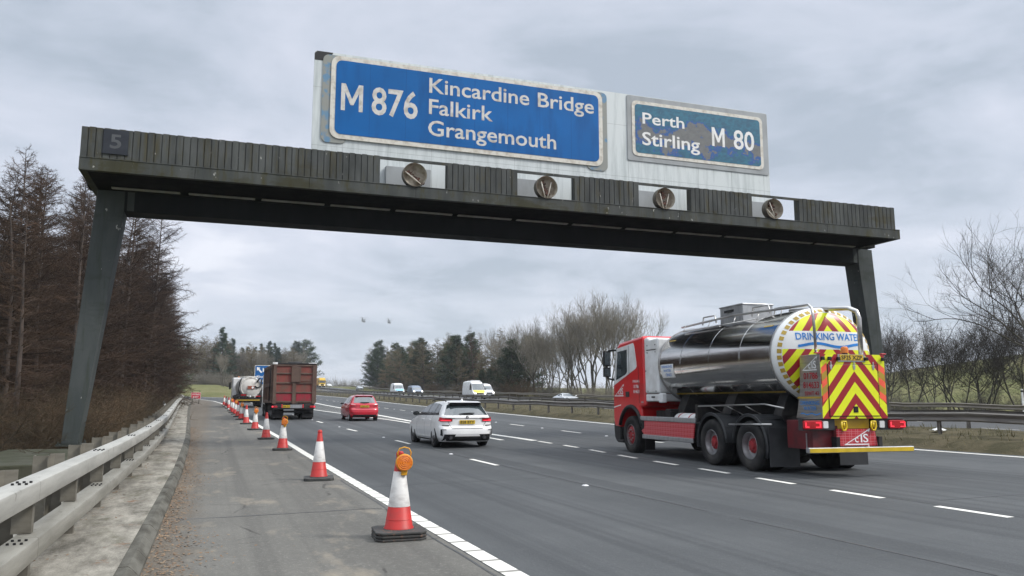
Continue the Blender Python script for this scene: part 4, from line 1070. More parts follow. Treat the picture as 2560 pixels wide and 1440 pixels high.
def broadleaf(seed, h, spread=.5, stems=1, m='grey', lev=6, rmin=.008, zb=.3):
    rg = random.Random(seed); tk = SegB(); q = SegB()
    def grow(p, d, L, r, l):
        tgt = tk if l <= 1 else q
        pts, de = limb(tgt, p, d, L, r, 4 if l < 3 else 3, rg, .03 if l < 3 else .05, .12 + .04 * l, .62 if l < lev else .3)
        if l >= lev: return
        nchild = [3, 4, 4, 3, 3, 3][min(l, 5)]
        for k in range(nchild):
            f = rg.uniform(.35, 1) if l else rg.uniform(.45, 1)
            if k == 0: f = 1
            i = min(len(pts) - 2, int(f * (len(pts) - 1))); s = pts[i].lerp(pts[i + 1], f * (len(pts) - 1) - i)
            bend_ = rg.uniform(.35, .95) * spread * 2 * (.35 if k == 0 else 1); az = rg.uniform(0, 6.283)
            o = de.orthogonal().normalized(); o.rotate(Matrix.Rotation(az, 3, de)); nd_ = (de * math.cos(bend_) + o * math.sin(bend_)).normalized()
            nd_.z += zb
            grow(s, nd_, L * rg.uniform(.55, .82), max(rmin, r * (.62 if k else .7) * rg.uniform(.75, 1)), l + 1)
    for s in range(stems):
        d = vec(rg.uniform(0, 6.28), 1.57 - (rg.uniform(.12, .5) if stems > 1 else .04))
        grow(Vector((rg.uniform(-.3, .3) * (stems > 1), rg.uniform(-.3, .3) * (stems > 1), -.25)), d, h * .34 * rg.uniform(.85, 1.05), .011 * h * (.75 if stems > 1 else 1) * 1.0, 0)
    # scale to the wanted height
    zmax = max(p[2] for p in q.b); f = h / zmax
    for B in (tk, q):
        B.a = [tuple(c * f for c in p) for p in B.a]; B.b = [tuple(c * f for c in p) for p in B.b]
    return [('trunk', tk.mesh('tree_trunk', MAT[m + '_bark'] if m + '_bark' in MAT else MAT['grey_bark'], 6)), ('crown', q.mesh('tree_crown', MAT[m + '_twig'], 3))]
def conifer(seed, h, reach, low=.08, nb=70, kind='spruce', nm='needle', dens=1.0):
    rg = random.Random(seed); tk = SegB(); q = SegB(); T = []
    pts, _ = limb(tk, Vector((0, 0, -.3)), Vector((0, 0, 1)), h + .3, .012 * h, 10, rg, .05, .02, .08)
    for b in range(nb):
        t = low + (1 - low) * (b + rg.random()) / nb
        if kind == 'pine': prof = (1 - t) ** .5 * (.55 + .45 * math.sin(t * 3.1 + .4)) + .12
        else: prof = (1 - t) ** .85 + .05
        L = reach * prof * rg.uniform(.6, 1.15); az = rg.uniform(0, 6.283)
        f = t * 10; i = min(9, int(f)); p = pts[i].lerp(pts[i + 1], f - i)
        d = vec(az, rg.uniform(-.25, .1) + (.55 * t if kind == 'spruce' else .35))
        bp, _ = limb(q, p, d, L, .012 + .008 * L, 4, rg, .03, .1, .2)
        n = int((8 + L * 13) * dens)
        for k in range(n):
            g = .2 + .85 * rg.random(); g = min(g, .999); j = int(g * 4); s = bp[j].lerp(bp[j + 1], g * 4 - j)
            s = s + Vector((rg.gauss(0, .16), rg.gauss(0, .16), rg.gauss(0, .12))) * (1 if kind == 'spruce' else 1.8)
            e = (vec(az + rg.uniform(-1.2, 1.2), rg.uniform(-.5, .55))) * rg.uniform(.3, .62)
            w = e.cross(Vector((rg.uniform(-.4, .4), rg.uniform(-.4, .4), 1))).normalized() * rg.uniform(.06, .14)
            T += [tuple(s - w), tuple(s + w), tuple(s + e)]
            w2 = e.cross(w).normalized() * rg.uniform(.03, .08)
            T += [tuple(s - w2), tuple(s + w2), tuple(s + e * .9)]
    return [('trunk', tk.mesh('conifer_trunk', MAT['larch_bark'], 6)), ('crown', q.mesh('conifer_crown', [MAT['larch_bark'], MAT[nm]], 3, T))]
def scrub(seed, w, h, n=90, m='bramble'):
    rg = random.Random(seed); q = SegB()
    for _ in range(n):
        a = rg.uniform(0, 6.283); r = w * math.sqrt(rg.random()); p = Vector((r * math.cos(a), r * math.sin(a), -.1))
        bp, d = limb(q, p, vec(rg.uniform(0, 6.28), rg.uniform(.7, 1.5)), h * rg.uniform(.6, 1.4), .012, 6, rg, -.12, .22, .3)
        for i in range(1, 6):
            for _ in range(4):
                v = vec(rg.uniform(0, 6.28), rg.uniform(-.5, 1)); tp, _d = limb(q, bp[i], v, rg.uniform(.25, .7), .0055, 2, rg, 0, .3, .5)
                for _ in range(2):
                    x = tp[1] + vec(rg.uniform(0, 6.28), rg.uniform(-.6, 1)) * rg.uniform(.1, .3); q.add(tuple(tp[1]), tuple(x), .004, .002)
    return [('stems', q.mesh('scrub_stems', MAT[m], 3))]
def plant(parts, name, x, y, s, label, cat, group, dz=0, sz=1, lean=0):
    o = thing(name, label, cat, (x, y, tz(x, y) + dz), rnd.uniform(0, 6.283), group)
    o.scale = (s, s, s * sz)
    if lean: o.rotation_euler = (R(lean) * rnd.uniform(-1, 1), R(lean) * rnd.uniform(-1, 1), o.rotation_euler[2])
    for nm, me in parts:
        c = bpy.data.objects.new(nm, me); COL.objects.link(c); c.parent = o
    return o
LARCH = [larch(k, 16, 5.4 + .3 * (k % 2), low=.04, nb=135, dens=1.75) for k in (11, 12, 13, 14)]
LARCH_THIN = [larch(21, 15, 3.4, low=.1, nb=110, dens=1.5), larch(22, 15, 3.2, low=.12, nb=105, dens=1.5)]
BROWN = [larch(31, 12, 4.6, low=.04, nb=110, m_tw='brown_twig', dens=1.3, k=1.9), larch(32, 12, 4.3, low=.04, nb=110, m_tw='brown_twig', dens=1.3, k=1.9)]
BROAD = [broadleaf(41, 13, .42, 1), broadleaf(42, 13, .4, 2), broadleaf(43, 13, .45, 1), broadleaf(44, 13, .38, 3)]
SCRAG = [broadleaf(51, 7, .6, 2, 'dark', 6, .006, .14), broadleaf(52, 7, .62, 3, 'dark', 6, .006, .14), broadleaf(53, 7, .58, 2, 'dark', 6, .006, .14)]
BIGR = broadleaf(55, 13, .55, 2, 'dark', 6, .006, .16)
PINE = [conifer(61, 13, 4.8, .04, 105, 'pine', 'needle', 1.8), conifer(62, 13, 4.5, .05, 105, 'pine', 'needle', 1.8)]
SPRUCE = [conifer(71, 15, 4.3, .04, 110, 'spruce', 'needle_far', 1.7), conifer(72, 15, 4.0, .04, 110, 'spruce', 'needle_far', 1.7)]
SCRUB = [scrub(81, 1.6, 2.1, 85), scrub(82, 1.9, 2.6, 95), scrub(83, 1.4, 1.7, 75)]
SCRUB_G = [scrub(84, 1.8, 2.4, 80, 'grey_twig'), scrub(85, 1.5, 2.0, 70, 'grey_twig')]
# --- larch plantation beside the hard shoulder
gl = 'bare larches of the roadside plantation'
ll = 'dark bare larch packed in the plantation beside the hard shoulder'
first = {(-7.4, 34): 'tall bare larch at the left edge of the picture, its top left of the gantry cladding',
         (-7.6, 66): 'bare larch reaching long boughs out past the gantry left leg toward the road'}
k = 0
rows = [(-7.2, 34, 128, 4.1), (-10.6, 46, 134, 4.6), (-14.5, 62, 140, 5.2), (-19.5, 88, 150, 6.5), (-27, 118, 160, 9), (-5.0, 74, 128, 5.2)]
for rx, y0, y1, st_ in rows:
    y = y0
    while y < y1:
        x = rx + rnd.uniform(-.8, .8) - max(0, (y - 100) * .02) + (edge(y) - 2.6) * .6; s = rnd.uniform(.88, 1.16)
        s = min(s, (1.5 + .305 * (.9373 * y + .3486 * rx)) / 16)
        if rx < -9: s *= 1.0
        v = LARCH[k % 4] if rnd.random() < .8 else LARCH_THIN[k % 2]
        plant(v, 'bare_larch', x, y + rnd.uniform(-.8, .8), s, ll, 'tree', gl, 0, 1.0, 3); k += 1
        y += st_ * rnd.uniform(.85, 1.15)
# named edge trees
plant(LARCH[2], 'bare_larch', -8.4, 39.5, .8, 'tall bare larch at the left picture edge, topping out left of the gantry', 'tree', None, 0, 1.02)
plant(LARCH[0], 'bare_larch', -6.4, 66, 1.12, 'bare larch whose long boughs reach right past the gantry left leg', 'tree', None)
plant(LARCH[3], 'bare_larch', -6.6, 84, 1.05, 'bare larch behind the leaning marker post, boughs over the guardrail', 'tree', None)
plant(LARCH_THIN[0], 'bare_larch', -7.0, 150, 1.2, 'slender spire shaped bare larch standing above the far end of the plantation', 'tree', None)
for x, y, s in [(-9.5, 142, .95), (-8, 160, .9), (-13, 150, .9)]:
    plant(PINE[k % 2], 'dark_pine', x, y, s, 'dark pine at the far end of the left plantation above the red works sign', 'tree', 'dark pines closing the left plantation'); k += 1
# --- scrub under it
k = 0
y = 15
while y < 118:
    for x in (-4.6, -6.6, -9.2):
        if x < -.24 * y - 1.5: continue
        xx = x + rnd.uniform(-.7, .7) + (edge(y) - 2.6)
        if y < 27.5 and xx > -6.9: continue
        plant(SCRUB[k % 3], 'bare_scrub', xx, y + rnd.uniform(-.8, .8), rnd.uniform(.75, 1.25), 'tangled brown bare scrub under the larches behind the guardrail', 'shrub', 'brown scrub under the larches'); k += 1
    y += 2.9
for y in (58, 70, 79, 88, 95, 102):
    plant(SCRUB[k % 3], 'bare_scrub', (-5.0 if y < 72 else -3.9) + (edge(y) - 2.6), y, rnd.uniform(.7, .95), 'tangled brown bare scrub under the larches behind the guardrail', 'shrub', 'brown scrub under the larches'); k += 1
# --- wood behind the grass field
gw = 'mixed trees of the wood behind the grass field'
wood = []
for i in range(104):
    x = -24 + i * .62 + rnd.uniform(-1, 1); y = 252 + (i % 3) * 11 + rnd.uniform(-6, 6) + max(0, i - 55) * 1.3
    wood.append((x, y))
for i, (x, y) in enumerate(wood):
    if abs(x - 2.2) < .6 or x > .098 * y: continue
    r_ = rnd.random()
    if r_ < .2: plant(SPRUCE[i % 2], 'dark_spruce', x, y, rnd.uniform(.8, 1.0), 'blue green spruce packed in the wood behind the grass field', 'tree', gw)
    elif r_ < .62: plant(BROWN[i % 2], 'bare_larch', x, y, rnd.uniform(1.0, 1.25), 'hazy brown larch packed in the wood behind the grass field', 'tree', gw)
    else: plant(BROAD[i % 4], 'bare_tree', x, y, rnd.uniform(.95, 1.15), 'bare grey tree packed in the wood behind the grass field', 'tree', gw)
plant(SPRUCE[0], 'dark_spruce', 2.2, 244, 1.1, 'tall dark spruce rising alone above the wood behind the field', 'tree', None)
plant(BROAD[1], 'bare_tree', 2.4, 214, .75, 'bare twiggy tree standing on the grass field left of the white tanker', 'tree', None)
for x, y, s, l in [(31.5, 318, 1.15, 'tall dark pine with a rounded top just right of the dump truck'), (27.5, 322, 1.12, 'dark pine directly above the dump truck body')]:
    plant(PINE[0], 'dark_pine', x + 8, y + 60, s * 1.42, l, 'tree', None)
for i in range(9):
    x = 5 + i * 2.5; plant((BROWN + SPRUCE)[i % 4], 'bare_larch' if i % 4 < 2 else 'dark_spruce', x, 320 + rnd.uniform(-6, 20), rnd.uniform(1.0, 1.2), 'hazy tree of the wood seen over the dump truck', 'tree', 'trees seen over the dump truck')
for i in range(24):
    plant(SCRUB_G[i % 2], 'bare_scrub', -20 + i * 1.3 + rnd.uniform(-1, 1), 238 + rnd.uniform(-3, 8), rnd.uniform(1.1, 1.8), 'low bare scrub at the foot of the wood behind the field', 'shrub', 'scrub at the foot of the far wood')
# --- belt of trees across the opposite carriageway
gm = 'mixed dark trees of the belt across the motorway'
for i in range(58):
    y = 147 + i * 2.3 + rnd.uniform(-2, 2); x = 51.5 + (i % 3) * 4 + rnd.uniform(-1, 2)
    r_ = rnd.random(); s = rnd.uniform(.8, 1.05)
    s *= 1.12
    if y < 172: s *= .78
    if r_ < .2: plant(PINE[i % 2], 'dark_pine', x, y, s, 'dark green pine in the tree belt beyond the opposite carriageway', 'tree', gm)
    else: plant(BROWN[i % 2], 'bare_larch', x, y, s * 1.08, 'ochre brown larch in the tree belt beyond the opposite carriageway', 'tree', gm)
plant(PINE[1], 'dark_pine', 51.5, 268, 1.22, 'dark pine at the left end of the tree belt across the motorway', 'tree', None)
plant(LARCH_THIN[1], 'bare_larch', 52.0, 163, .98, 'slender bare larch spire above the white van with the yellow bonnet', 'tree', None)
plant(PINE[0], 'dark_pine', 51.0, 137, .78, 'lone green pine in front of the bare trees above the silver sports car', 'tree', None)
for x, y in ((50, 152), (49.6, 146)):
    plant(PINE[1], 'dark_pine', x, y, .38, 'low green pine bush right of the two white vans', 'tree', 'low pines behind the white vans')
for i in range(26):
    y = 112 + i * 5.6; plant((SCRUB_G + SCRUB)[i % 5], 'bare_scrub', 49.5 + rnd.uniform(-.8, 2.5), y, rnd.uniform(.9, 1.35), 'bare scrub behind the far verge barrier', 'shrub', 'scrub behind the far verge barrier')
# --- bare broadleaved trees to the left of the red cab
gb_ = 'bare grey trees in a row left of the red cab'
for i in range(22):
    y = 104 + i * 2.1 + rnd.uniform(-1, 1); x = 52.5 + (i % 3) * 3.2 + rnd.uniform(-.8, 1)
    s = rnd.uniform(.92, 1.12) * (1.24 if 99 < y < 122 else 1.0)
    plant(BROAD[i % 4], 'bare_tree', x, y, s, 'bare grey brown tree in the row left of the red cab', 'tree', gb_, 0, 1.0, 3)
for i in range(10):
    plant(SCRUB_G[i % 2], 'bare_scrub', 50 + rnd.uniform(-1, 3), 66 + i * 5 + rnd.uniform(-1, 1), rnd.uniform(.7, 1.1), 'bare scrub behind the far verge barrier', 'shrub', 'scrub behind the far verge barrier')
# --- scraggy hawthorns on the right, in front of the green hill
gs_ = 'scraggy bare thorn trees on the right verge'
for i, (x, y, s) in enumerate([(51, 56, .95), (53, 53, .9), (52, 48.5, 1.05), (54, 47, .95), (51.5, 44, 1.0), (54, 41.5, 1.08), (57, 52, .9), (52.5, 39.5, 1.1), (56, 38, 1.15), (53, 37, 1.0), (55, 45, 1.0), (50.5, 50.5, .9), (56, 56, 1.0), (51, 42, .85)]):
    plant(SCRAG[i % 3], 'bare_tree', x, y, s * 1.12, 'scraggy dark bare thorn tree behind the far barrier at the right', 'tree', gs_, 0, 1, 4)
plant(BIGR, 'bare_tree', 51.6, 34.8, 1.06, 'tall dark bare tree leaning in at the right edge of the picture', 'tree', None, 0, 1)
for i in range(9):
    plant(SCRUB_G[i % 2], 'bare_scrub', 49.6 + rnd.uniform(0, 4), 40 + i * 2.9, rnd.uniform(.55, .95), 'low bare scrub behind the far barrier at the right', 'shrub', 'low scrub at the right verge')
# --- far treeline over the crest: one mass
T = SegB(); rg = random.Random(5)
for i in range(150):
    x = 20 + i * .62 + rg.uniform(-1, 1); y = 640 + rg.uniform(-20, 40); h = rg.uniform(9, 15)
    for _ in range(26):
        bx = x + rg.gauss(0, 1.2); z0 = tz(x, 600) + rg.uniform(0, h * .6)
        limb(T, Vector((bx, y + rg.gauss(0, 1.2), z0)), Vector((rg.uniform(-.5, .5), rg.uniform(-.3, .3), 1)), h * rg.uniform(.25, .45), .07, 3, rg, 0, .2, .3)
o = bpy.data.objects.new('far_treeline', T.mesh('far_treeline', MAT['grey_twig'], 3)); COL.objects.link(o)
tag(o, 'pale hazy line of bare trees beyond the crest of the motorway', 'treeline', kind='stuff')
# ------------------------------------------------------------------ cars and vans: bodies lofted upwards from plan outlines
FR = [-1, -.985, -.95, -.88, -.75, -.5, -.25, 0, .25, .5, .75, .88, .95, .985, 1]
class Body:
    def __init__(s, wz, yr, yf, levels, cr=.12, cf=.22, rc=.1, name='body'):
        s.wz, s.yr, s.yf, s.lv, s.cr, s.cf, s.rc = wz, yr, yf, levels, cr, cf, rc
    def w(s, z): return pw(z, s.wz)
    def rear(s, x, z):
        f = min(1, abs(x) / s.w(z)); return pw(z, s.yr) + s.cr * f ** 4 + s.rc * max(0, (f - .85) / .15) ** 3
    def front(s, x, z):
        f = min(1, abs(x) / s.w(z)); return pw(z, s.yf) - s.cf * f ** 4 - s.rc * max(0, (f - .85) / .15) ** 3
    def sidex(s, y, z):
        L0, L1 = pw(.6, s.yr), pw(.6, s.yf); t = abs((y - (L0 + L1) / 2) / ((L1 - L0) / 2))
        return s.w(z) * (1 - .05 * min(1, t) ** 4)
    def outline(s, z):
        w = s.w(z); P = [(f * w, s.rear(f * w, z)) for f in FR]
        a, b = P[-1][1], s.front(w, z); n = 9
        R_ = [(w, a + (b - a) * i / n) for i in range(1, n)]
        Fr = [(f * w, s.front(f * w, z)) for f in reversed(FR)]
        Lf = [(-w, b + (a - b) * i / n) for i in range(1, n)]
        out = []
        for x, y in P + R_ + Fr + Lf:
            k = s.sidex(y, z) / w; out.append((x * k, y, z))
        return out
    def mb(s, mi=0):
        m = MB(); rows = [s.outline(z) for z in s.lv]; n = len(rows[0]); v = [p for r in rows for p in r]; f = []
        for i in range(len(rows) - 1):
            for k in range(n):
                k2 = (k + 1) % n; f.append((i * n + k, i * n + k2, (i + 1) * n + k2, (i + 1) * n + k))
        f.append(tuple(range(n - 1, -1, -1))); f.append(tuple((len(rows) - 1) * n + k for k in range(n)))
        m.add(v, f, mi, True); return m
    def patch(s, where, c, eps=.006, nu=10, nv=6):
        """four corners (a, z) in order: lower left, lower right, upper right, upper left, laid on rear, front or side"""
        P = []
        for j in range(nv + 1):
            v = j / nv; row = []
            for i in range(nu + 1):
                u = i / nu
                a = (c[0][0] * (1 - u) + c[1][0] * u) * (1 - v) + (c[3][0] * (1 - u) + c[2][0] * u) * v
                z = (c[0][1] * (1 - u) + c[1][1] * u) * (1 - v) + (c[3][1] * (1 - u) + c[2][1] * u) * v
                if where == 'rear': p = (a, s.rear(a, z) - eps, z + eps * .3)
                elif where == 'front': p = (a, s.front(a, z) + eps, z + eps * .3)
                else:
                    sg = -1 if where == 'left' else 1; p = (sg * (s.sidex(a, z) + eps), a, z)
                row.append(p)
            P.append(row)
        return P
    def add(s, parent, name, m, where, quads, eps=.006):
        b = MB()
        for q in quads: b.grid(s.patch(where, q, eps))
        return b.build(name, m, parent)
def cut_wheels(body, ys_, r, wheel_z, depth=.34):
    """wheel arches cut out of the body; the cut shows black lining"""
    c = MB()
    xs_ = max(abs(p[0]) for p in (v.co for v in body.data.vertices)) + .05
    for y in ys_:
        for sg in (-1, 1):
            pr = [(.001, sg * (xs_ - depth)), (r, sg * (xs_ - depth)), (r, sg * xs_), (.001, sg * xs_)]
            c.lathe(pr, 'x', (0, y, wheel_z), 32, 1, False)
    co = c.build('cutter', [MAT['black'], MAT['black']], None, fix=True)
    body.data.materials.append(MAT['black'])
    bm = bmesh.new(); bm.from_mesh(body.data); bmesh.ops.recalc_face_normals(bm, faces=bm.faces); bm.to_mesh(body.data); bm.free()
    md = body.modifiers.new('arches', 'BOOLEAN'); md.operation = 'DIFFERENCE'; md.object = co; md.solver = 'EXACT'
    dg = bpy.context.evaluated_depsgraph_get(); me = bpy.data.meshes.new_from_object(body.evaluated_get(dg))
    body.modifiers.remove(md); body.data = me; bpy.data.objects.remove(co)
    me.set_sharp_from_angle(angle=R(32))
def levels(a, b, n, extra=()): return sorted(set([a + (b - a) * i / n for i in range(n + 1)] + list(extra)))
def mirror(parent, x, y, z, sg, m, s=1):
    b = MB(); b.lathe([(.001, -.06 * s), (.07 * s, -.05 * s), (.105 * s, .0), (.09 * s, .06 * s), (.04 * s, .11 * s), (.001, .13 * s)], 'y', (x + sg * .12, y, z), 14, 0, True, 1.15, .75)
    b.box(min(x, x + sg * .1), max(x, x + sg * .1), y - .01, y + .05, z - .06, z - .03)
    o = b.build('door_mirror', m, parent, sharp=50)
    g = MB(); g.lathe([(.085 * s, -.052 * s), (.001, -.0525 * s)], 'y', (x + sg * .12, y - .002, z), 14, 0, True, 1.1, .7); g.build('mirror_glass', MAT['glass_light'], o)
def plate(parent, text, x, y, z, m, w=.52, h=.112, face=-1):
    b = MB(); b.prism(rrect(x - w / 2, x + w / 2, z - h / 2, z + h / 2, .012), 'xz', y, y - face * .008); p = b.build('number_plate', m, parent)
    if text:
        t = MB(); lettering(t, text, x, z - .039, .079, lambda a, c: ((a if face < 0 else 2 * x - a), y + face * .004, c), w * .88, align='c', off=.02); t.build('plate_characters', MAT['ink'], p)
    return p
# ---- white estate car
def estate():
    t = thing('estate_car', 'white estate car with roof rails and plate B28 BYY in the lane beside the cones', 'car', (7.74, 24.92, zg(7.7, 26)), R(0)); t.scale = (1, 1, 1.035)
    wz = [(.18, .80), (.3, .875), (.5, .91), (.66, .915), (.8, .895), (.92, .85), (.97, .825), (1.05, .79), (1.2, .705), (1.34, .61), (1.40, .545), (1.435, .43), (1.452, .22)]
    yr = [(.18, .16), (.26, .05), (.42, .0), (.58, .0), (.63, .035), (.67, .085), (.78, .075), (.93, .06), (.985, .085), (1.0, .14), (1.18, .27), (1.335, .40), (1.385, .46), (1.42, .6), (1.452, 1.2)]
    yf = [(.18, 4.5), (.35, 4.68), (.55, 4.7), (.68, 4.64), (.76, 4.45), (.86, 4.05), (.94, 3.62), (.98, 3.4), (1.1, 3.1), (1.22, 2.84), (1.33, 2.58), (1.40, 2.35), (1.435, 2.1), (1.452, 1.7)]
    B = Body(wz, yr, yf, levels(.18, 1.452, 30, (.63, .67, .985, 1.0)), .13, .3, .1)
    o = B.mb().build('body', MAT['white_paint'], t); cut_wheels(o, (.92, 3.77), .365, .335)
    for y in (.92, 3.77):
        for sg in (-1, 1): wheel(t, sg * .785, y, .335, .335, .235, .24, sg, MAT['rubber'], MAT['alloy'] if 0 else MAT['alloy_dark'], 'spoke', 10)
    B.add(t, 'rear_window', MAT['glass_light'], 'rear', [((-.73, 1.0), (.73, 1.0), (.575, 1.315), (-.575, 1.315))])
    g = MB(); g.prism([(.24, 1.392), (.33, 1.345), (.5, 1.345), (.6, 1.43)], 'yz', -.53, .53); g.build('roof_spoiler', MAT['white_paint'], t, bevel=.02)
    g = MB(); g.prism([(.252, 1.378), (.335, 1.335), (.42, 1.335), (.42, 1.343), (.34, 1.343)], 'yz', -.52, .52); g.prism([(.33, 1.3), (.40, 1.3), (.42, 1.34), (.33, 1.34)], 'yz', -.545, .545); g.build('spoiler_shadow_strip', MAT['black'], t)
    for sd in ('left', 'right'):
        B.add(t, 'side_window', MAT['glass'], sd, [((.62, 1.02), (1.18, 1.0), (1.18, 1.345), (.82, 1.31))])
        B.add(t, 'side_window', MAT['glass'], sd, [((1.23, 1.0), (2.02, .99), (2.02, 1.37), (1.23, 1.35))])
        B.add(t, 'side_window', MAT['glass'], sd, [((2.09, .99), (3.15, .985), (2.62, 1.27), (2.09, 1.37))])
        B.add(t, 'window_trim', MAT['black'], sd, [((.55, 1.0), (3.3, .965), (3.15, .985), (.62, 1.02)), ((1.18, 1.0), (1.23, 1.0), (1.23, 1.35), (1.18, 1.345)), ((2.02, .99), (2.09, .99), (2.09, 1.37), (2.02, 1.37))], .007)
        B.add(t, 'door_gap', MAT['grey_plastic'], sd, [((2.05, .3), (2.062, .3), (2.062, .98), (2.05, .98)), ((1.2, .62), (1.21, .62), (1.21, .99), (1.2, .99)), ((3.18, .32), (3.19, .32), (3.19, .95), (3.18, .95))], .003)
        B.add(t, 'sill_strip', MAT['black'], sd, [((1.35, .2), (3.35, .2), (3.35, .235), (1.35, .235))], .004)
        sg = -1 if sd == 'left' else 1
        for y in (1.45, 2.3):
            h = MB(); xx = sg * (B.sidex(y, .84) + .012); h.tube([(xx - sg * .02, y - .1, .84), (xx + sg * .012, y - .07, .842), (xx + sg * .012, y + .07, .846), (xx - sg * .02, y + .1, .846)], .014, 8); h.build('door_handle', MAT['white_paint'], t)
        # L shaped lamp: a body piece on the corner and a piece on the tailgate
        a, b2 = (.50, .875) if sg > 0 else (-.875, -.50)
        l = MB(); q = B.patch('rear', ((a if sg > 0 else a, .80), (b2, .80), (b2, .93), (a, .875 if sg > 0 else .93)) if sg > 0 else ((a, .80), (b2, .80), (b2, .875), (a, .93)), .014); l.grid(q)
        l.grid([[(sg * (B.sidex(y, z) + .008), y, z) for y in (.2, .26, .32, .40)] for z in (.82, .87, .93)])
        lm = l.build('tail_lamp', MAT['red_lens'], t)
        l = MB(); l.grid(B.patch('rear', ((.55, .815), (.86, .82), (.86, .845), (.55, .838)) if sg > 0 else ((-.86, .82), (-.55, .815), (-.55, .838), (-.86, .845)), .018)); l.build('light_bar', MAT['red_lit'], lm)
        l = MB(); l.grid(B.patch('rear', ((.5, .875), (.8, .9), (.8, .915), (.4, .905)) if sg > 0 else ((-.8, .9), (-.5, .875), (-.4, .905), (-.8, .915)), .017)); l.build('lamp_brow', MAT['black'], lm)
        B.add(t, 'reflector_strip', MAT['black'], 'rear', [((.6, .655), (.82, .665), (.82, .695), (.6, .685))] if sg > 0 else [((-.82, .665), (-.6, .655), (-.6, .685), (-.82, .695))], .03)
        B.add(t, 'bumper_vent', MAT['black'], 'rear', [((.80, .36), (.865, .38), (.87, .56), (.83, .56)), ((.70, .54), (.86, .545), (.86, .57), (.70, .56))] if sg > 0 else [((-.865, .38), (-.80, .36), (-.83, .56), (-.87, .56)), ((-.86, .545), (-.70, .54), (-.70, .56), (-.86, .57))], .01)
        rl = MB(); rl.tube([(sg * .56, .62, 1.42), (sg * .555, .8, 1.465), (sg * .55, 1.4, 1.49), (sg * .55, 2.0, 1.48), (sg * .56, 2.35, 1.43)], .018, 8); rl.build('roof_rail', MAT['black'], t)
        mirror(t, sg * .86, 2.95, 1.03, sg, MAT['black'])
        e = MB(); e.lathe([(.055, -.06), (.055, .1), (.001, .1)], 'y', (sg * .56, .02, .315), 20); e.lathe([(.055, -.061), (.047, -.061), (.045, .05)], 'y', (sg * .56, .02, .315), 20); e.build('exhaust_pipe', MAT['alloy_dark'], t, sharp=40)
    B.add(t, 'diffuser', MAT['black'], 'rear', [((-.80, .2), (.80, .2), (.76, .41), (-.76, .41))], .012)
    d = MB(); d.grid(B.patch('rear', ((-.42, .345), (.42, .345), (.38, .43), (-.38, .43)), .014)); d.build('bumper_step', MAT['white_paint'], t)
    B.add(t, 'tailgate_gap', MAT['grey_plastic'], 'rear', [((-.50, .585), (.50, .585), (.50, .597), (-.50, .597)), ((-.51, .585), (-.5, .585), (-.63, .79), (-.642, .79)), ((.5, .585), (.51, .585), (.642, .79), (.63, .79)), ((-.50, .885), (.50, .885), (.50, .9), (-.50, .9))], .008)
    plate(t, 'B28 BYY', 0, -.0 + .052, .785, MAT['plate_y'], .52, .115)
    w = MB(); w.prism([(-.06, 1.03), (.24, 1.04), (.26, 1.07), (.06, 1.075), (-.25, 1.055), (-.26, 1.045)], 'xz', .10, .14); w.build('wiper', MAT['black'], t)
    bd = MB(); bd.lathe([(.042, -.008), (.042, .02)], 'y', (0, .058, .935), 20); ro = bd.build('round_badge', MAT['ink'], t)
    bd = MB()
    for k in (0, 2):
        a0 = k * math.pi / 2; bd.add([(0, .047, .935)] + [(.027 * math.cos(a0 + math.pi / 2 * j / 5), .047, .935 + .027 * math.sin(a0 + math.pi / 2 * j / 5)) for j in range(6)], [list(range(7))])
    bd.build('badge_quarters', MAT['white_ink'], ro)
    bb = MB(); lettering(bb, '320i', .52, .925, .04, lambda x, z: (x, B.rear(x, z) - .007, z)); bb.build('model_letters', MAT['alu'], t)
    an = MB(); an.prism([(.62, 1.43), (.85, 1.45), (.68, 1.51)], 'yz', -.02, .02); an.build('roof_fin', MAT['white_paint'], t, bevel=.01)
    return t
estate()
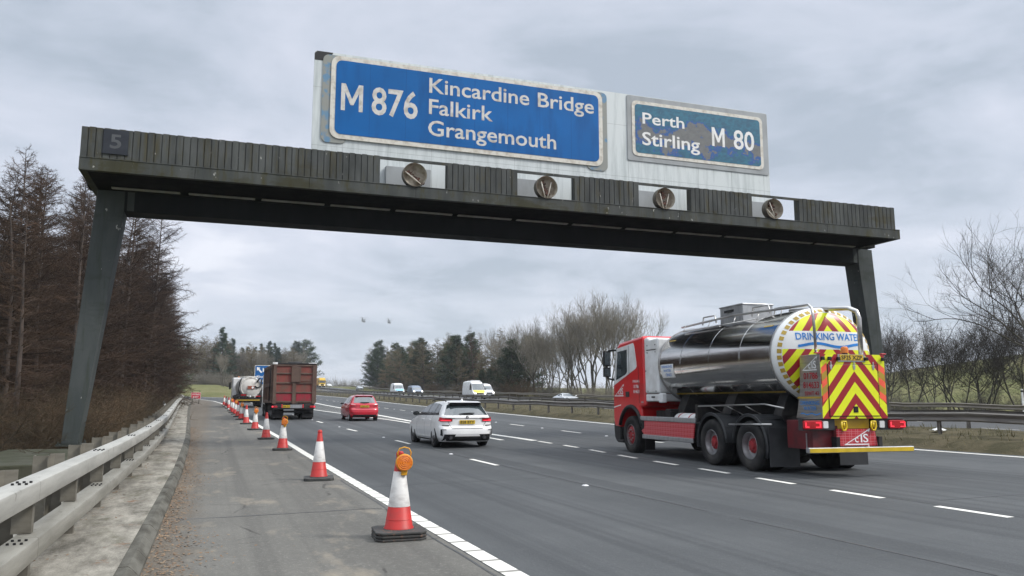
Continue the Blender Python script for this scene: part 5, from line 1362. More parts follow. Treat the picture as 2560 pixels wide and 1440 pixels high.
# ---- red hatchback
def hatch():
    t = thing('hatchback', 'small red hatchback with yellow rear plate driving ahead of the white estate', 'car', (8.28, 46.6, zg(8.3, 47)), R(.5))
    wz = [(.2, .74), (.32, .82), (.55, .845), (.75, .845), (.92, .82), (.98, .79), (1.1, .735), (1.3, .65), (1.42, .58), (1.48, .45), (1.505, .22)]
    yr = [(.2, .14), (.3, .03), (.5, 0), (.64, .02), (.74, .1), (.9, .1), (.97, .12), (1.02, .17), (1.36, .36), (1.42, .4), (1.46, .55), (1.505, 1.1)]
    yf = [(.2, 3.8), (.4, 3.93), (.65, 3.92), (.8, 3.75), (.95, 3.2), (1.02, 2.95), (1.2, 2.6), (1.38, 2.2), (1.46, 1.95), (1.505, 1.4)]
    B = Body(wz, yr, yf, levels(.2, 1.505, 24, (.74, .64)), .12, .28, .1)
    o = B.mb().build('body', MAT['red_paint'], t); cut_wheels(o, (.62, 3.1), .325, .3)
    for y in (.62, 3.1):
        for sg in (-1, 1): wheel(t, sg * .725, y, .3, .3, .19, .2, sg, MAT['rubber'], MAT['alloy'], 'plain')
    B.add(t, 'rear_window', MAT['glass_light'], 'rear', [((-.63, 1.03), (.63, 1.03), (.54, 1.355), (-.54, 1.355))])
    for sd in ('left', 'right'):
        sg = -1 if sd == 'left' else 1
        B.add(t, 'side_window', MAT['glass'], sd, [((.75, 1.05), (1.55, 1.0), (1.55, 1.4), (.85, 1.37))]); B.add(t, 'side_window', MAT['glass'], sd, [((1.62, 1.0), (2.75, .99), (2.15, 1.34), (1.62, 1.4))])
        l = MB(); l.grid(B.patch('rear', ((.45, .86), (.80, .84), (.79, 1.0), (.62, .96)) if sg > 0 else ((-.80, .84), (-.45, .86), (-.62, .96), (-.79, 1.0)), .016)); l.build('tail_lamp', MAT['red_lens'], t)
        l = MB(); l.grid(B.patch('rear', ((.5, .9), (.79, .93), (.79, .985), (.6, .955)) if sg > 0 else ((-.79, .93), (-.5, .9), (-.6, .955), (-.79, .985)), .02)); l.build('clear_lens', mat('pale_pink_lens', (.6, .25, .27), .15, coat=.6), t)
        B.add(t, 'bumper_vent', MAT['black'], 'rear', [((.62, .4), (.78, .47), (.78, .5), (.66, .44))] if sg > 0 else [((-.78, .47), (-.62, .4), (-.66, .44), (-.78, .5))], .012)
        mirror(t, sg * .8, 2.5, 1.02, sg, MAT['black'], .9)
    B.add(t, 'lower_bumper', MAT['black'], 'rear', [((-.7, .22), (.7, .22), (.66, .36), (-.66, .36))], .01)
    B.add(t, 'tailgate_gap', MAT['ink'], 'rear', [((-.5, .70), (.5, .70), (.5, .712), (-.5, .712)), ((-.5, .70), (-.49, .70), (-.6, .85), (-.61, .85)), ((.49, .70), (.5, .70), (.61, .85), (.6, .85))], .008)
    g = MB(); g.prism([(.3, 1.44), (.4, 1.40), (.6, 1.42), (.7, 1.49)], 'yz', -.52, .52); g.build('roof_spoiler', MAT['red_paint'], t, bevel=.02)
    plate(t, 'LD68 UCR', 0, .075, .83, MAT['plate_y'], .5, .11)
    w = MB(); w.prism([(-.05, 1.0), (.26, 1.05), (.24, 1.075), (-.26, 1.075), (-.24, 1.055)], 'xz', .13, .165); w.build('wiper', MAT['black'], t)
    an = MB(); an.tube([(0, .7, 1.5), (0, .55, 1.62)], .008, 6); an.build('aerial', MAT['black'], t)
hatch()
# ---- oncoming cars and vans (local y points forward)
def oncoming(name, label, x, y, wz, yr, yf, lv, paint, kind, L, wb, group=None, rz=0, extra=None, lit=True):
    t = thing(name, label, 'van' if 'van' in name else 'car', (x, y, zg(x, y)), R(180 + rz), group)
    B = Body(wz, yr, yf, lv, .1, .3 if kind == 'car' else .2, .1)
    o = B.mb().build('body', paint, t); r = .33
    cut_wheels(o, wb, r + .04, r - .01, .3); o.data.set_sharp_from_angle(angle=R(35))
    wmax = max(p[1] for p in wz)
    for yy in wb:
        for sg in (-1, 1): wheel(t, sg * (wmax - .12), yy, r - .01, r, .2, .21, sg, MAT['rubber'], MAT['alloy'], 'plain')
    return t, B
CARW = [(.2, .76), (.35, .86), (.6, .885), (.8, .88), (.9, .86), (1.0, .78), (1.2, .68), (1.35, .58), (1.42, .42), (1.44, .2)]
def lamps(t, B, z0, z1, x0, x1, lit=True):
    for sg in (-1, 1):
        c = ((x0, z0), (x1, z0), (x1, z1), (x0, z1)) if sg > 0 else ((-x1, z0), (-x0, z0), (-x0, z1), (-x1, z1))
        B.add(t, 'headlamp', MAT['white_lit'] if lit else MAT['glass_light'], 'front', [c], .012)
SILV = mat('pale_silver_paint', (.5, .53, .54), .3, .3, coat=.6)
# saloon far up the hill
t, B = oncoming('saloon_car', 'pale silver car high on the opposite carriageway near the crest', 42.6, 252, CARW, [(.2, .1), (.6, 0), (.9, .05), (1.0, .9), (1.3, 1.4), (1.44, 2.0)], [(.2, 4.4), (.55, 4.55), (.72, 4.45), (.9, 3.5), (.98, 3.2), (1.3, 2.5), (1.44, 2.1)], levels(.2, 1.44, 16), SILV, 'car', 4.5, (.85, 3.6))
B.add(t, 'windscreen', MAT['glass_light'], 'front', [((-.62, 1.0), (.62, 1.0), (.52, 1.32), (-.52, 1.32))]); lamps(t, B, .62, .74, .5, .78, False); B.add(t, 'grille', MAT['black'], 'front', [((-.4, .4), (.4, .4), (.4, .58), (-.4, .58))])
# low sports car
SPW = [(.15, .8), (.3, .92), (.55, .95), (.7, .93), (.8, .86), (.86, .78), (1.0, .68), (1.15, .56), (1.22, .4), (1.24, .2)]
t, B = oncoming('sports_car', 'low silver white sports car on the opposite carriageway in front of the bare trees', 38.6, 88, SPW, [(.15, .1), (.5, 0), (.75, .05), (.9, .7), (1.1, 1.3), (1.24, 1.9)], [(.15, 4.3), (.45, 4.42), (.6, 4.3), (.7, 3.9), (.8, 3.3), (.88, 3.0), (1.1, 2.45), (1.24, 2.0)], levels(.15, 1.24, 18), mat('silver_white_paint', (.6, .62, .64), .25, .15, coat=.7), 'car', 4.4, (.8, 3.5))
B.add(t, 'windscreen', MAT['glass_light'], 'front', [((-.7, .86), (.7, .86), (.55, 1.14), (-.55, 1.14))]); lamps(t, B, .55, .68, .6, .85, False)
for sd in ('left', 'right'):
    B.add(t, 'side_window', MAT['glass'], sd, [((1.3, .9), (2.7, .86), (2.3, 1.1), (1.6, 1.12))]); mirror(t, (-.86 if sd == 'left' else .86), 2.75, .9, -1 if sd == 'left' else 1, MAT['white_dull'], .9)
# far white car
t, B = oncoming('saloon_car', 'tiny white car half hidden at the crest right of the yellow lorry', 43.6, 330, CARW, [(.2, .1), (.6, 0), (.9, .05), (1.0, .9), (1.3, 1.4), (1.44, 2.0)], [(.2, 4.4), (.55, 4.55), (.72, 4.45), (.9, 3.5), (.98, 3.2), (1.3, 2.5), (1.44, 2.1)], levels(.2, 1.44, 12), MAT['white_dull'], 'car', 4.5, (.85, 3.6))
B.add(t, 'windscreen', MAT['glass_light'], 'front', [((-.62, 1.0), (.62, 1.0), (.52, 1.32), (-.52, 1.32))])
# vans
def van(label, x, y, h, paint, scr=None, bonnet=None, L=5.5, group=None, beltz=1.25, nose=.95, lit=True, roofbar=False, wmax=1.0):
    wz = [(.25, wmax * .92), (.4, wmax * .99), (.9, wmax), (beltz, wmax * .985), (h * .75, wmax * .93), (h - .12, wmax * .85), (h - .03, wmax * .76), (h, wmax * .55)]
    yr = [(.25, .08), (.5, 0), (h - .2, .02), (h - .03, .12), (h, .3)]
    yf = [(.25, L - .1), (.5, L), (.8, L - .03), (nose, L - .12), (beltz, L - .75), (beltz + .05, L - .85), (h - .35, L - 1.55), (h - .1, L - 1.95), (h, L - 2.6)]
    t, B = oncoming('panel_van', label, x, y, wz, yr, yf, levels(.25, h, 20, (beltz, nose)), paint, 'van', L, (.95, L - .95), group)
    zt = h - .42
    B.add(t, 'windscreen', MAT['glass_light'], 'front', [((-wmax * .83, beltz + .07), (wmax * .83, beltz + .07), (wmax * .78, zt), (-wmax * .78, zt))], .01)
    if bonnet: B.add(t, 'bonnet', bonnet, 'front', [((-wmax * .8, nose - .05), (wmax * .8, nose - .05), (wmax * .84, beltz + .03), (-wmax * .84, beltz + .03))], .009)
    B.add(t, 'grille', MAT['black'], 'front', [((-.5, .68), (.5, .68), (.55, .88), (-.55, .88))], .012); B.add(t, 'bumper', MAT['grey_plastic'], 'front', [((-.85, .32), (.85, .32), (.88, .62), (-.88, .62))], .014)
    lamps(t, B, .78, .98, .62, .88, lit)
    for sd in ('left', 'right'):
        sg = -1 if sd == 'left' else 1
        B.add(t, 'side_window', MAT['glass'], sd, [((L - 2.1, beltz + .1), (L - 1.05, beltz + .08), (L - 1.5, zt + .02), (L - 2.1, zt + .05))]); mirror(t, sg * wmax * .97, L - 1.1, beltz + .22, sg, MAT['black'], 1.3)
    plate(t, '', 0, L - .01 + .02, .52, MAT['white_dull'], .52, .112, 1)
    if roofbar:
        b = MB(); b.box(-.7, .7, L - 2.6, L - 2.3, h, h + .1); b.box(-.55, .55, L - 4.6, L - 2.9, h + .005, h + .06); b.build('roof_light_bar', MAT['white_dull'], t, bevel=.02)
    return t
BLUEV = mat('sky_blue_bonnet', (.22, .5, .68), .35)
van('white van with a sky blue front on the opposite carriageway', 34.9, 163, 2.45, MAT['white_dull'], None, BLUEV, 5.3, roofbar=False, lit=False)
t = van('dark blue grey van with bright headlamps beside the sky blue fronted van', 35.0, 148, 1.98, mat('slate_blue_paint', (.12, .16, .22), .3, .3, coat=.5), None, mat('slate_blue_bonnet', (.2, .25, .32), .3, .3, coat=.5), 5.0, lit=True, beltz=1.15, nose=.9)
van('tall white van with a yellow bonnet on the opposite carriageway', 35.4, 114, 2.62, MAT['white_dull'], None, mat('bright_yellow_wrap', (.78, .62, .03), .4), 5.9, roofbar=True, lit=True)
van('white van partly hidden behind the yellow bonneted van', 40.0, 123, 2.3, MAT['white_dull'], None, None, 5.2, lit=True)
HELI = [(199, 1150, 115.8), (236.2, 1150, 115.3), -28, -22]
# ------------------------------------------------------------------ drinking water tanker
def stripe_mat(name, z0, x0, per, slope=1.2, clip=None):
    """red and yellow chevrons pointing up; clip = (half width, half height, zc, band z0, z1) leaves white outside"""
    m, nt, b = new_mat(name)
    tc = nt.nodes.new('ShaderNodeTexCoord'); sp = nt.nodes.new('ShaderNodeSeparateXYZ'); nt.links.new(tc.outputs['Object'], sp.inputs[0])
    x = math_n(nt, 'ABSOLUTE', math_n(nt, 'SUBTRACT', sp.outputs[0], x0))
    v = math_n(nt, 'DIVIDE', math_n(nt, 'SUBTRACT', math_n(nt, 'ADD', sp.outputs[2], math_n(nt, 'MULTIPLY', x, slope)), z0), per)
    fr = math_n(nt, 'SUBTRACT', v, math_n(nt, 'FLOOR', v))
    red = math_n(nt, 'LESS_THAN', fr, .48)
    n = noise(nt, coords(nt), 6, 5, .6)
    c = mix(nt, red, mix(nt, n, (.78, .82, .01), (.66, .72, .02)), mix(nt, n, (.33, .012, .02), (.26, .01, .018)))
    if clip:
        hw, hh, zc, b0, b1 = clip
        ex = math_n(nt, 'POWER', math_n(nt, 'DIVIDE', sp.outputs[0], hw), 2); ez = math_n(nt, 'POWER', math_n(nt, 'ABSOLUTE', math_n(nt, 'DIVIDE', math_n(nt, 'SUBTRACT', sp.outputs[2], zc), hh)), 2)
        inside = math_n(nt, 'LESS_THAN', math_n(nt, 'ADD', ex, ez), 1)
        band = math_n(nt, 'MULTIPLY', math_n(nt, 'GREATER_THAN', sp.outputs[2], b0), math_n(nt, 'LESS_THAN', sp.outputs[2], b1))
        k = math_n(nt, 'MULTIPLY', inside, math_n(nt, 'SUBTRACT', 1, band))
        c = mix(nt, k, (.7, .71, .7), c)
    nt.links.new(c, b.inputs['Base Color']); b.inputs['Roughness'].default_value = .35; return m
def plaid_mat():
    m, nt, b = new_mat('red_plaid_wrap')
    tc = nt.nodes.new('ShaderNodeTexCoord'); sp = nt.nodes.new('ShaderNodeSeparateXYZ'); nt.links.new(tc.outputs['Object'], sp.inputs[0])
    s_ = math_n(nt, 'ADD', sp.outputs[0], sp.outputs[1]); c = None
    def lines(src, per, w, off=0):
        v = math_n(nt, 'DIVIDE', math_n(nt, 'ADD', src, off + 50), per); f = math_n(nt, 'SUBTRACT', v, math_n(nt, 'FLOOR', v)); return math_n(nt, 'LESS_THAN', f, w)
    k = math_n(nt, 'MAXIMUM', math_n(nt, 'MAXIMUM', lines(s_, .15, .08), lines(s_, .15, .06, .05)), math_n(nt, 'MAXIMUM', lines(sp.outputs[2], .1, .1), lines(sp.outputs[2], .1, .07, .035)))
    c = mix(nt, math_n(nt, 'MULTIPLY', k, .55), (.42, .02, .03), (.62, .28, .29))
    nt.links.new(c, b.inputs['Base Color']); b.inputs['Roughness'].default_value = .4; return m
PLAID = plaid_mat()
def tank_mat():
    m, nt, b = new_mat('polished_tank_steel')
    n = noise(nt, coords(nt, (1, .25, 5)), 3, 5, .6)
    c = mix(nt, ramp(nt, n, .35, .7), (.62, .61, .59), (.5, .49, .475))
    nt.links.new(c, b.inputs['Base Color']); b.inputs['Metallic'].default_value = 1
    nt.links.new(ramp(nt, n, .3, .8, (.09,) * 3 + (1,), (.2,) * 3 + (1,)), b.inputs['Roughness'])
    bump(nt, b, noise(nt, coords(nt, (1, .5, 1)), 1.6, 2), .05, .03); return m
TK = tank_mat()
tw = thing('water_tanker', 'red cab rigid tanker with polished steel drinking water tank and red yellow chevrons', 'lorry', (12.277, 14.66, .14), R(-4.2))
def P_(mb, name, m, bevel=0, sharp=None, parent=None, fix=False): return mb.build(name, m, parent or tw, bevel=bevel, sharp=sharp, fix=fix)
# chassis
b = MB()
for sx in (-1, 1): b.box(sx * .45 - .05, sx * .45 + .05, -1.75, 6.6, .72, 1.02)
for y in (-1.5, -.7, .85, 2.6, 4.2): b.box(-.4, .4, y - .06, y + .06, .76, .98)
sd = MB(); sd.box(-.62, .62, -1.6, 4.2, 1.03, 1.2)
for a_, c_ in ((3.7, 4.1), (-.6, -.3), (1.4, 1.8)): sd.prism([(-.9, 1.2), (.9, 1.2), (.7, 1.65), (-.7, 1.65)], 'xz', a_, c_)
P_(sd, 'tank_saddle', MAT['chassis'], .01)
b.box(-.98, -.45, -1.72, -.9, .55, 1.12)
P_(b, 'chassis', MAT['red_chassis'], .01)
HUB = mat('dull_red_hub', (.3, .012, .018), .5, col2=(.16, .012, .014), scale=(9, 9, 9))
for y, w_, st, hm in ((6.28, .32, 'steer', MAT['red_truck']), (1.70, .34, 'truck', MAT['red_truck']), (.10, .34, 'truck', MAT['red_truck'])):
    for sg in (-1, 1):
        wheel(tw, sg * 1.08, y, .54, .54, w_, .30, sg, MAT['rubber'], MAT['alloy'], st, hubcol=HUB)
        if y < 3: wheel(tw, sg * .72, y, .54, .54, .30, .30, sg, MAT['rubber'], MAT['alloy_dark'], 'plain')
b = MB()
for y in (.10, 1.70): b.tube([(-1, y, .54), (1, y, .54)], .09, 10); b.lathe([(.001, -.3), (.22, -.2), (.26, 0), (.22, .2), (.001, .3)], 'x', (0, y, .54), 16)
b.tube([(-.95, 6.28, .48), (.95, 6.28, .48)], .07, 8); P_(b, 'axles', MAT['chassis'])
# rear mudguards: half barrels with a rolled lip
for sg in (-1, 1):
    for y in (.10, 1.70):
        g = MB(); o_ = []; rr_ = .68
        a0, a1 = (-12, 178) if y > 1 else (2, 200)
        prof = [R(a0 + (a1 - a0) * k / 18) for k in range(19)]
        x0, x1 = sorted((sg * .52, sg * 1.24))
        rows = [[(x, y + r * math.cos(a), .54 + r * math.sin(a)) for a in prof] for x, r in ((x0, rr_), (x1, rr_))]
        rows2 = [[(x, y + r * math.cos(a), .54 + r * math.sin(a)) for a in prof] for x, r in ((x1, rr_ - .02), (x0, rr_ - .02))]
        g.grid(rows); g.grid(rows2)
        xl = sg * 1.245
        g.grid([[(xl - sg * .004, y + r * math.cos(a), .54 + r * math.sin(a)) for a in prof] for r in (rr_ + .012, rr_ - .035)])
        g.tube([(xl, y + (rr_ + .005) * math.cos(a), .54 + (rr_ + .005) * math.sin(a)) for a in prof], .016, 6)
        g.tube([(xl, y + (rr_ - .04) * math.cos(a), .54 + (rr_ - .04) * math.sin(a)) for a in prof], .012, 6)
        for k in (3, 7, 11, 15):
            a = prof[k]; g.tube([(x0, y + (rr_ + .006) * math.cos(a), .54 + (rr_ + .006) * math.sin(a)), (x1, y + (rr_ + .006) * math.cos(a), .54 + (rr_ + .006) * math.sin(a))], .008, 4)
        P_(g, 'mudguard', MAT['grey_plastic'])
    f = MB(); x0, x1 = sorted((sg * .5, sg * 1.22)); f.box(x0, x1, -.62, -.6, .14, .95); P_(f, 'mud_flap', MAT['grey_plastic'])
    f = MB(); x0, x1 = sorted((sg * .9, sg * 1.2)); f.box(x0, x1, 5.4, 5.42, .15, .75); P_(f, 'mud_flap', MAT['black'])
# side guards with plaid panels
for sg in (-1, 1):
    x0, x1 = sorted((sg * 1.2, sg * 1.25))
    b = MB(); b.box(x0, x1, 2.47, 5.62, .965, 1.09); b.box(x0, x1, 2.62, 5.5, .47, .585); P_(b, 'side_rail', MAT['alu'], .015)
    b = MB(); xx = sg * 1.235; x0, x1 = sorted((xx, xx - sg * .03)); b.prism([(2.6, .588), (5.42, .588), (5.56, .68), (5.38, .78), (5.38, .962), (2.52, .962)], 'yz', x0, x1); P_(b, 'side_panel', PLAID)
    b = MB(); x0, x1 = sorted((sg * 1.1, sg * 1.246)); b.box(x0, x1, 5.4, 5.56, .74, .95); b.box(x0, x1, 2.5, 2.55, 1.0, 1.05); P_(b, 'marker_lamp', MAT['black'], .01)
# tanks and gear seen above the side guard
b = MB(); b.lathe([(.001, 2.75), (.2, 2.76), (.22, 2.8), (.22, 3.75), (.2, 3.79), (.001, 3.8)], 'y', (-.95, 0, .98), 20); b.lathe([(.225, 2.95), (.225, 3.0)], 'y', (-.95, 0, .98), 20, 1); b.lathe([(.225, 3.5), (.225, 3.55)], 'y', (-.95, 0, .98), 20, 1)
P_(b, 'air_tank', [MAT['white_dull'], MAT['red_ink']], sharp=40)
b = MB(); b.box(-1.1, -.7, 2.6, 2.72, 1.0, 1.42); b.box(-1.12, -.85, 4.0, 4.3, .95, 1.3); b.box(-1.15, -1.0, 3.9, 4.0, .98, 1.25); b.box(-.9, .9, 4.3, 5.3, .9, 1.25); b.box(-1.1, -.5, 2.6, 5.3, .5, .95); b.box(.5, 1.1, 2.6, 5.3, .5, .95); P_(b, 'frame_gear', MAT['chassis'], .02)
b = MB(); b.tube([(-1.12, 2.5, 1.38), (-1.12, -.35, 1.44), (-1.1, -1.0, 1.36)], .018, 8); b.tube([(-1.24, .9, .98), (-1.24, -.75, 1.02)], .022, 8)
for y in (2.0, 1.2, .4): b.tube([(-1.12, y, 1.4), (-.6, y, 1.15)], .012, 5)
P_(b, 'pipework', MAT['steel'])
# cab
arch = [(6.3 + .8 * math.cos(R(a)), .56 + .8 * math.sin(R(a))) for a in (150, 130, 110, 90, 70, 50, 30, 12)]
side_p = [(5.33, 1.37), (5.62, 1.32)] + [(p[0], p[1]) for p in arch if p[1] < 1.5] + [(7.2, .74), (7.5, .74), (7.58, 1.0), (7.56, 1.98), (7.3, 3.08), (7.2, 3.19), (7.05, 3.26), (5.46, 3.36), (5.36, 3.3)]
b = MB(); b.prism(side_p, 'yz', -1.22, 1.22); P_(b, 'cab', MAT['red_truck'], .07, fix=True)
b = MB(); b.prism([(7.1, .3), (7.42, .3), (7.55, .42), (7.6, .74), (7.57, .98), (7.3, .98), (7.2, .735), (7.1, .72)], 'yz', -1.2, 1.2); P_(b, 'bumper', MAT['black'], .04, fix=True)
b = MB(); b.prism([(7.59, 1.9), (7.6, 1.98), (7.34, 3.02), (7.3, 3.02)], 'yz', -1.12, 1.12); P_(b, 'windscreen', MAT['glass'], .01)
b = MB(); b.prism([(7.42, 3.16), (7.5, 3.12), (7.3, 3.02), (7.2, 3.12), (7.2, 3.2)], 'yz', -1.15, 1.15); P_(b, 'sun_visor', MAT['black'], .02)
for sg in (-1, 1):
    x0, x1 = sorted((sg * 1.226, sg * 1.21))
    b = MB(); b.prism([(7.24, 3.1), (6.04, 3.2), (5.96, 3.1), (5.84, 2.62), (5.83, 2.5), (5.9, 2.44), (6.42, 2.29), (6.75, 2.2), (7.44, 2.0), (7.5, 1.96), (7.5, 2.06)], 'yz', x0, x1); P_(b, 'white_cab_panel', MAT['white_dull'], .004, fix=True)
    x0, x1 = sorted((sg * 1.232, sg * 1.227))
    b = MB(); b.prism([(7.16, 3.0), (6.48, 3.03), (6.49, 2.37), (6.62, 2.29), (7.3, 2.14)], 'yz', x0, x1); P_(b, 'side_window', MAT['glass_light'])
    b = MB(); b.prism([(6.37, 3.14), (6.355, 3.14), (6.34, 2.32), (6.355, 2.32)], 'yz', x0, x1); b.prism([(5.72, 2.5), (5.71, 2.5), (5.67, 1.45), (5.68, 1.45)], 'yz', x0, x1); P_(b, 'door_gap', MAT['grey_plastic'])
    b = MB(); x0, x1 = sorted((sg * 1.235, sg * 1.215)); b.box(x0, x1, 6.37, 6.62, 1.63, 1.79); P_(b, 'door_handle', MAT['black'], .02)
    # wheel arch lip and steps
    b = MB(); b.tube([(sg * 1.225, 6.3 + .8 * math.cos(R(a)), .56 + .8 * math.sin(R(a))) for a in range(18, 166, 12)], .055, 8); P_(b, 'wheel_arch_lip', MAT['black'])
    b = MB(); x0, x1 = sorted((sg * .9, sg * 1.22)); b.box(x0, x1, 6.9, 7.3, .28, .36); P_(b, 'cab_step', MAT['black'], .02)
    b = MB(); x0, x1 = sorted((sg * 1.229, sg * 1.222)); b.prism([(7.5, 1.31), (6.98, 1.38), (6.98, 1.41), (7.5, 1.34)], 'yz', x0, x1); P_(b, 'white_stripe', MAT['white_ink'])
    # mirrors on an arm
    b = MB(); x0, x1 = sorted((sg * 1.3, sg * 1.52)); b.box(x0, x1, 7.52, 7.66, 2.58, 3.05); b.box(x0, x1, 7.52, 7.64, 2.25, 2.54); b.tube([(sg * 1.2, 7.28, 3.06), (sg * 1.35, 7.5, 3.06), (sg * 1.4, 7.58, 3.0)], .035, 6); b.tube([(sg * 1.2, 7.45, 2.15), (sg * 1.38, 7.56, 2.2), (sg * 1.4, 7.58, 2.4)], .035, 6); b.tube([(sg * 1.4, 7.6, 2.4), (sg * 1.4, 7.6, 2.8)], .03, 6)
    mo = P_(b, 'wing_mirror', MAT['black'], .03)
    b = MB(); x0, x1 = sorted((sg * 1.32, sg * 1.5)); b.box(x0, x1, 7.512, 7.516, 2.62, 3.0); b.box(x0, x1, 7.512, 7.516, 2.28, 2.5); P_(b, 'mirror_glass', MAT['glass_light'], parent=mo)
# white rear wall of the cab
b = MB(); b.prism([(4.5, 1.72), (5.335, 1.72), (5.37, 3.28), (5.2, 3.3), (5.0, 3.22), (4.5, 3.24)], 'yz', -1.2, 1.2); P_(b, 'rear_cab_fairing', MAT['white_dull'], .05, fix=True)
b = MB(); b.box(-1.19, 1.19, 4.5, 5.32, 1.5, 1.7); b.box(-1.2, -1.05, 4.3, 4.52, 1.46, 1.72)
P_(b, 'fairing_skirt', MAT['white_dull'], .03)
b = MB()
for y in (4.65, 5.15):
    for z in (1.78, 3.06, 2.86): b.lathe([(.018, -1.212), (.018, -1.19)], 'x', (0, y, z), 8)
b.lathe([(.018, -1.212), (.018, -1.19)], 'x', (0, 5.26, 2.35), 8); b.box(-1.207, -1.2, 4.62, 5.2, 2.92, 2.94); b.box(-1.2, -1.19, 4.75, 4.95, 1.6, 1.64); P_(b, 'fairing_bolts', MAT['black'])
# tank: four barrel sections with seams, ringed at both ends
ZC, HW, HH = 2.47, 1.22, 1.035
def ell(y, r, n=72): return [(HW * r * math.cos(2 * math.pi * k / n), y, ZC + HH * r * math.sin(2 * math.pi * k / n)) for k in range(n + 1)]
b = MB(); ys_ = [-.78, .42, 1.78, 3.2, 4.42]
for i in range(4):
    a, c = ys_[i], ys_[i + 1]; m_ = .004
    b.grid([ell(a, .9975), ell(a + .012, 1.0)]); b.grid([ell(a + .012, 1.0), ell(a * .67 + c * .33, 1.002), ell(a * .33 + c * .67, 1.002), ell(c - .012, 1.0)]); b.grid([ell(c - .012, 1.0), ell(c, .9975)])
b.grid([ell(4.42, 1.0), ell(4.5, .9), ell(4.52, .5), ell(4.52, .01)])
P_(b, 'tank_barrel', TK, sharp=25)
for y in (-.79, 4.41):
    b = MB(); b.grid([ell(y - .02, 1.0), ell(y - .02, 1.014), ell(y + .02, 1.014), ell(y + .02, 1.0)], smooth=False); P_(b, 'tank_ring', MAT['steel'])
def dome_y(x, z):
    f2 = (x / HW) ** 2 + ((z - ZC) / HH) ** 2; f = math.sqrt(min(1, f2))
    return -.81 - .34 * math.sqrt(max(0, 1 - f ** 3.2))
b = MB(); rows = []
for i in range(21):
    f = math.sin(i / 20 * math.pi / 2); rows.append([(p[0], dome_y(p[0], p[2]), p[2]) for p in ell(0, max(.002, f))])
b.grid(rows); P_(b, 'tank_end', stripe_mat('tank_end_chevrons', 3.1, -.02, .42, 1.22, (1.08, .92, 2.46, 2.585, 2.97)))
dm = lambda e: (lambda x, z: (x, dome_y(x, z) - e, z))
b = MB(); lettering(b, 'DRINKING WATER', -.79, 2.785, .145, dm(.006), 1.63, off=.014); P_(b, 'tank_end_lettering', MAT['blue_ink'])
b = MB(); n = 40; top = []; bot = []
for i in range(n + 1):
    x = -.76 + 1.6 * i / n; w_ = 2.675 + .035 * math.sin((x + .76) * 5.6 - .9); top.append(dm(.006)(x, w_ + .028)); bot.append(dm(.006)(x, w_ - .028))
b.grid([bot, top]); P_(b, 'blue_wave', MAT['blue_ink'])
b = MB(); n = 44
for k in range(n):
    a0 = 2 * math.pi * (k + .15) / n; a1 = 2 * math.pi * (k + .78) / n
    rows = []
    for f in (.895, .925, .955): rows.append([(lambda x, z: (x * 1.003, dome_y(x, z) - .006, ZC + (z - ZC) * 1.003))(HW * f * math.cos(a), ZC + HH * f * math.sin(a)) for a in (a0, (a0 + a1) / 2, a1)])
    b.grid(rows)
P_(b, 'gold_tape', MAT['yellow_tape'])
b = MB()   # reflective strip along the lower flank and short dashes on the barrel
for sg in (-1, 1):
    rows = []
    for a in (R(-49), R(-46.5)): rows.append([(sg * HW * 1.004 * math.cos(a), y, ZC + HH * 1.004 * math.sin(a)) for y in (-.7, 4.2)])
    b.grid(rows)
    for y0 in (-.55, 3.9):
        b.grid([[(sg * HW * 1.005 * math.cos(a), y, ZC + HH * 1.005 * math.sin(a)) for y in (y0, y0 + .35)] for a in (R(38), R(40))])
P_(b, 'flank_tape', MAT['yellow_tape'])
def flank(e=.006):      # (distance from front, height) on the left flank
    def f(u, z):
        s_ = max(-.99, min(.99, (z - ZC) / HH)); return (-HW * math.sqrt(1 - s_ * s_) * 1.002 - e, 4.3 - u, z)
    return f
b = MB(); f = flank(.005)
b.grid([[f(u, z) for u in np.linspace(.0, .72, 8)] for z in np.linspace(2.13, 2.48, 6)])
P_(b, 'flank_notice', MAT['white_ink'])
b = MB(); f = flank(.009); lettering(b, 'DRINKING', .36, 2.385, .065, f, .6, align='c'); lettering(b, 'WATER', .36, 2.28, .065, f, .42, align='c'); lettering(b, 'ONLY', .4, 2.165, .075, f, .34, align='c', off=.01); P_(b, 'flank_notice_lettering', MAT['blue_ink'])
# manlid box, top rails, handles
b = MB(); b.box(-.42, .42, 1.45, 2.5, 3.44, 3.86); b.box(-.44, .44, 1.43, 2.52, 3.83, 3.87); P_(b, 'manlid_box', MAT['alu'], .015)
b = MB(); b.box(-.424, -.42, 1.85, 2.3, 3.7, 3.76); b.box(-.46, -.42, 1.95, 2.2, 3.7, 3.73); P_(b, 'box_latch', MAT['black'])
b = MB(); b.tube([(-.62, 4.15, 3.50), (-.66, 1.5, 3.56), (-.74, -1.35, 3.47), (-.82, -1.6, 3.46), (-.84, -1.72, 3.38), (-.84, -1.76, 3.2), (-.82, -1.76, 2.45)], .028, 8)
b.tube([(-.72, 3.9, 3.36), (-.78, .4, 3.36)], .014, 6)
for y in (3.9, 2.6, 1.4, .4, -.5): b.tube([(-.64 - .02 * (4 - y) / 3, y, 3.53), (-.76, y - .05, 3.34)], .012, 5)
P_(b, 'hand_rail', MAT['steel'])
b = MB(); b.tube([(.1, .3, 3.56), (.1, -1.2, 3.45), (.15, -1.6, 3.42), (.22, -1.74, 3.34), (.24, -1.78, 3.2), (.24, -1.78, 2.45)], .05, 10); P_(b, 'vent_pipe', MAT['steel'])
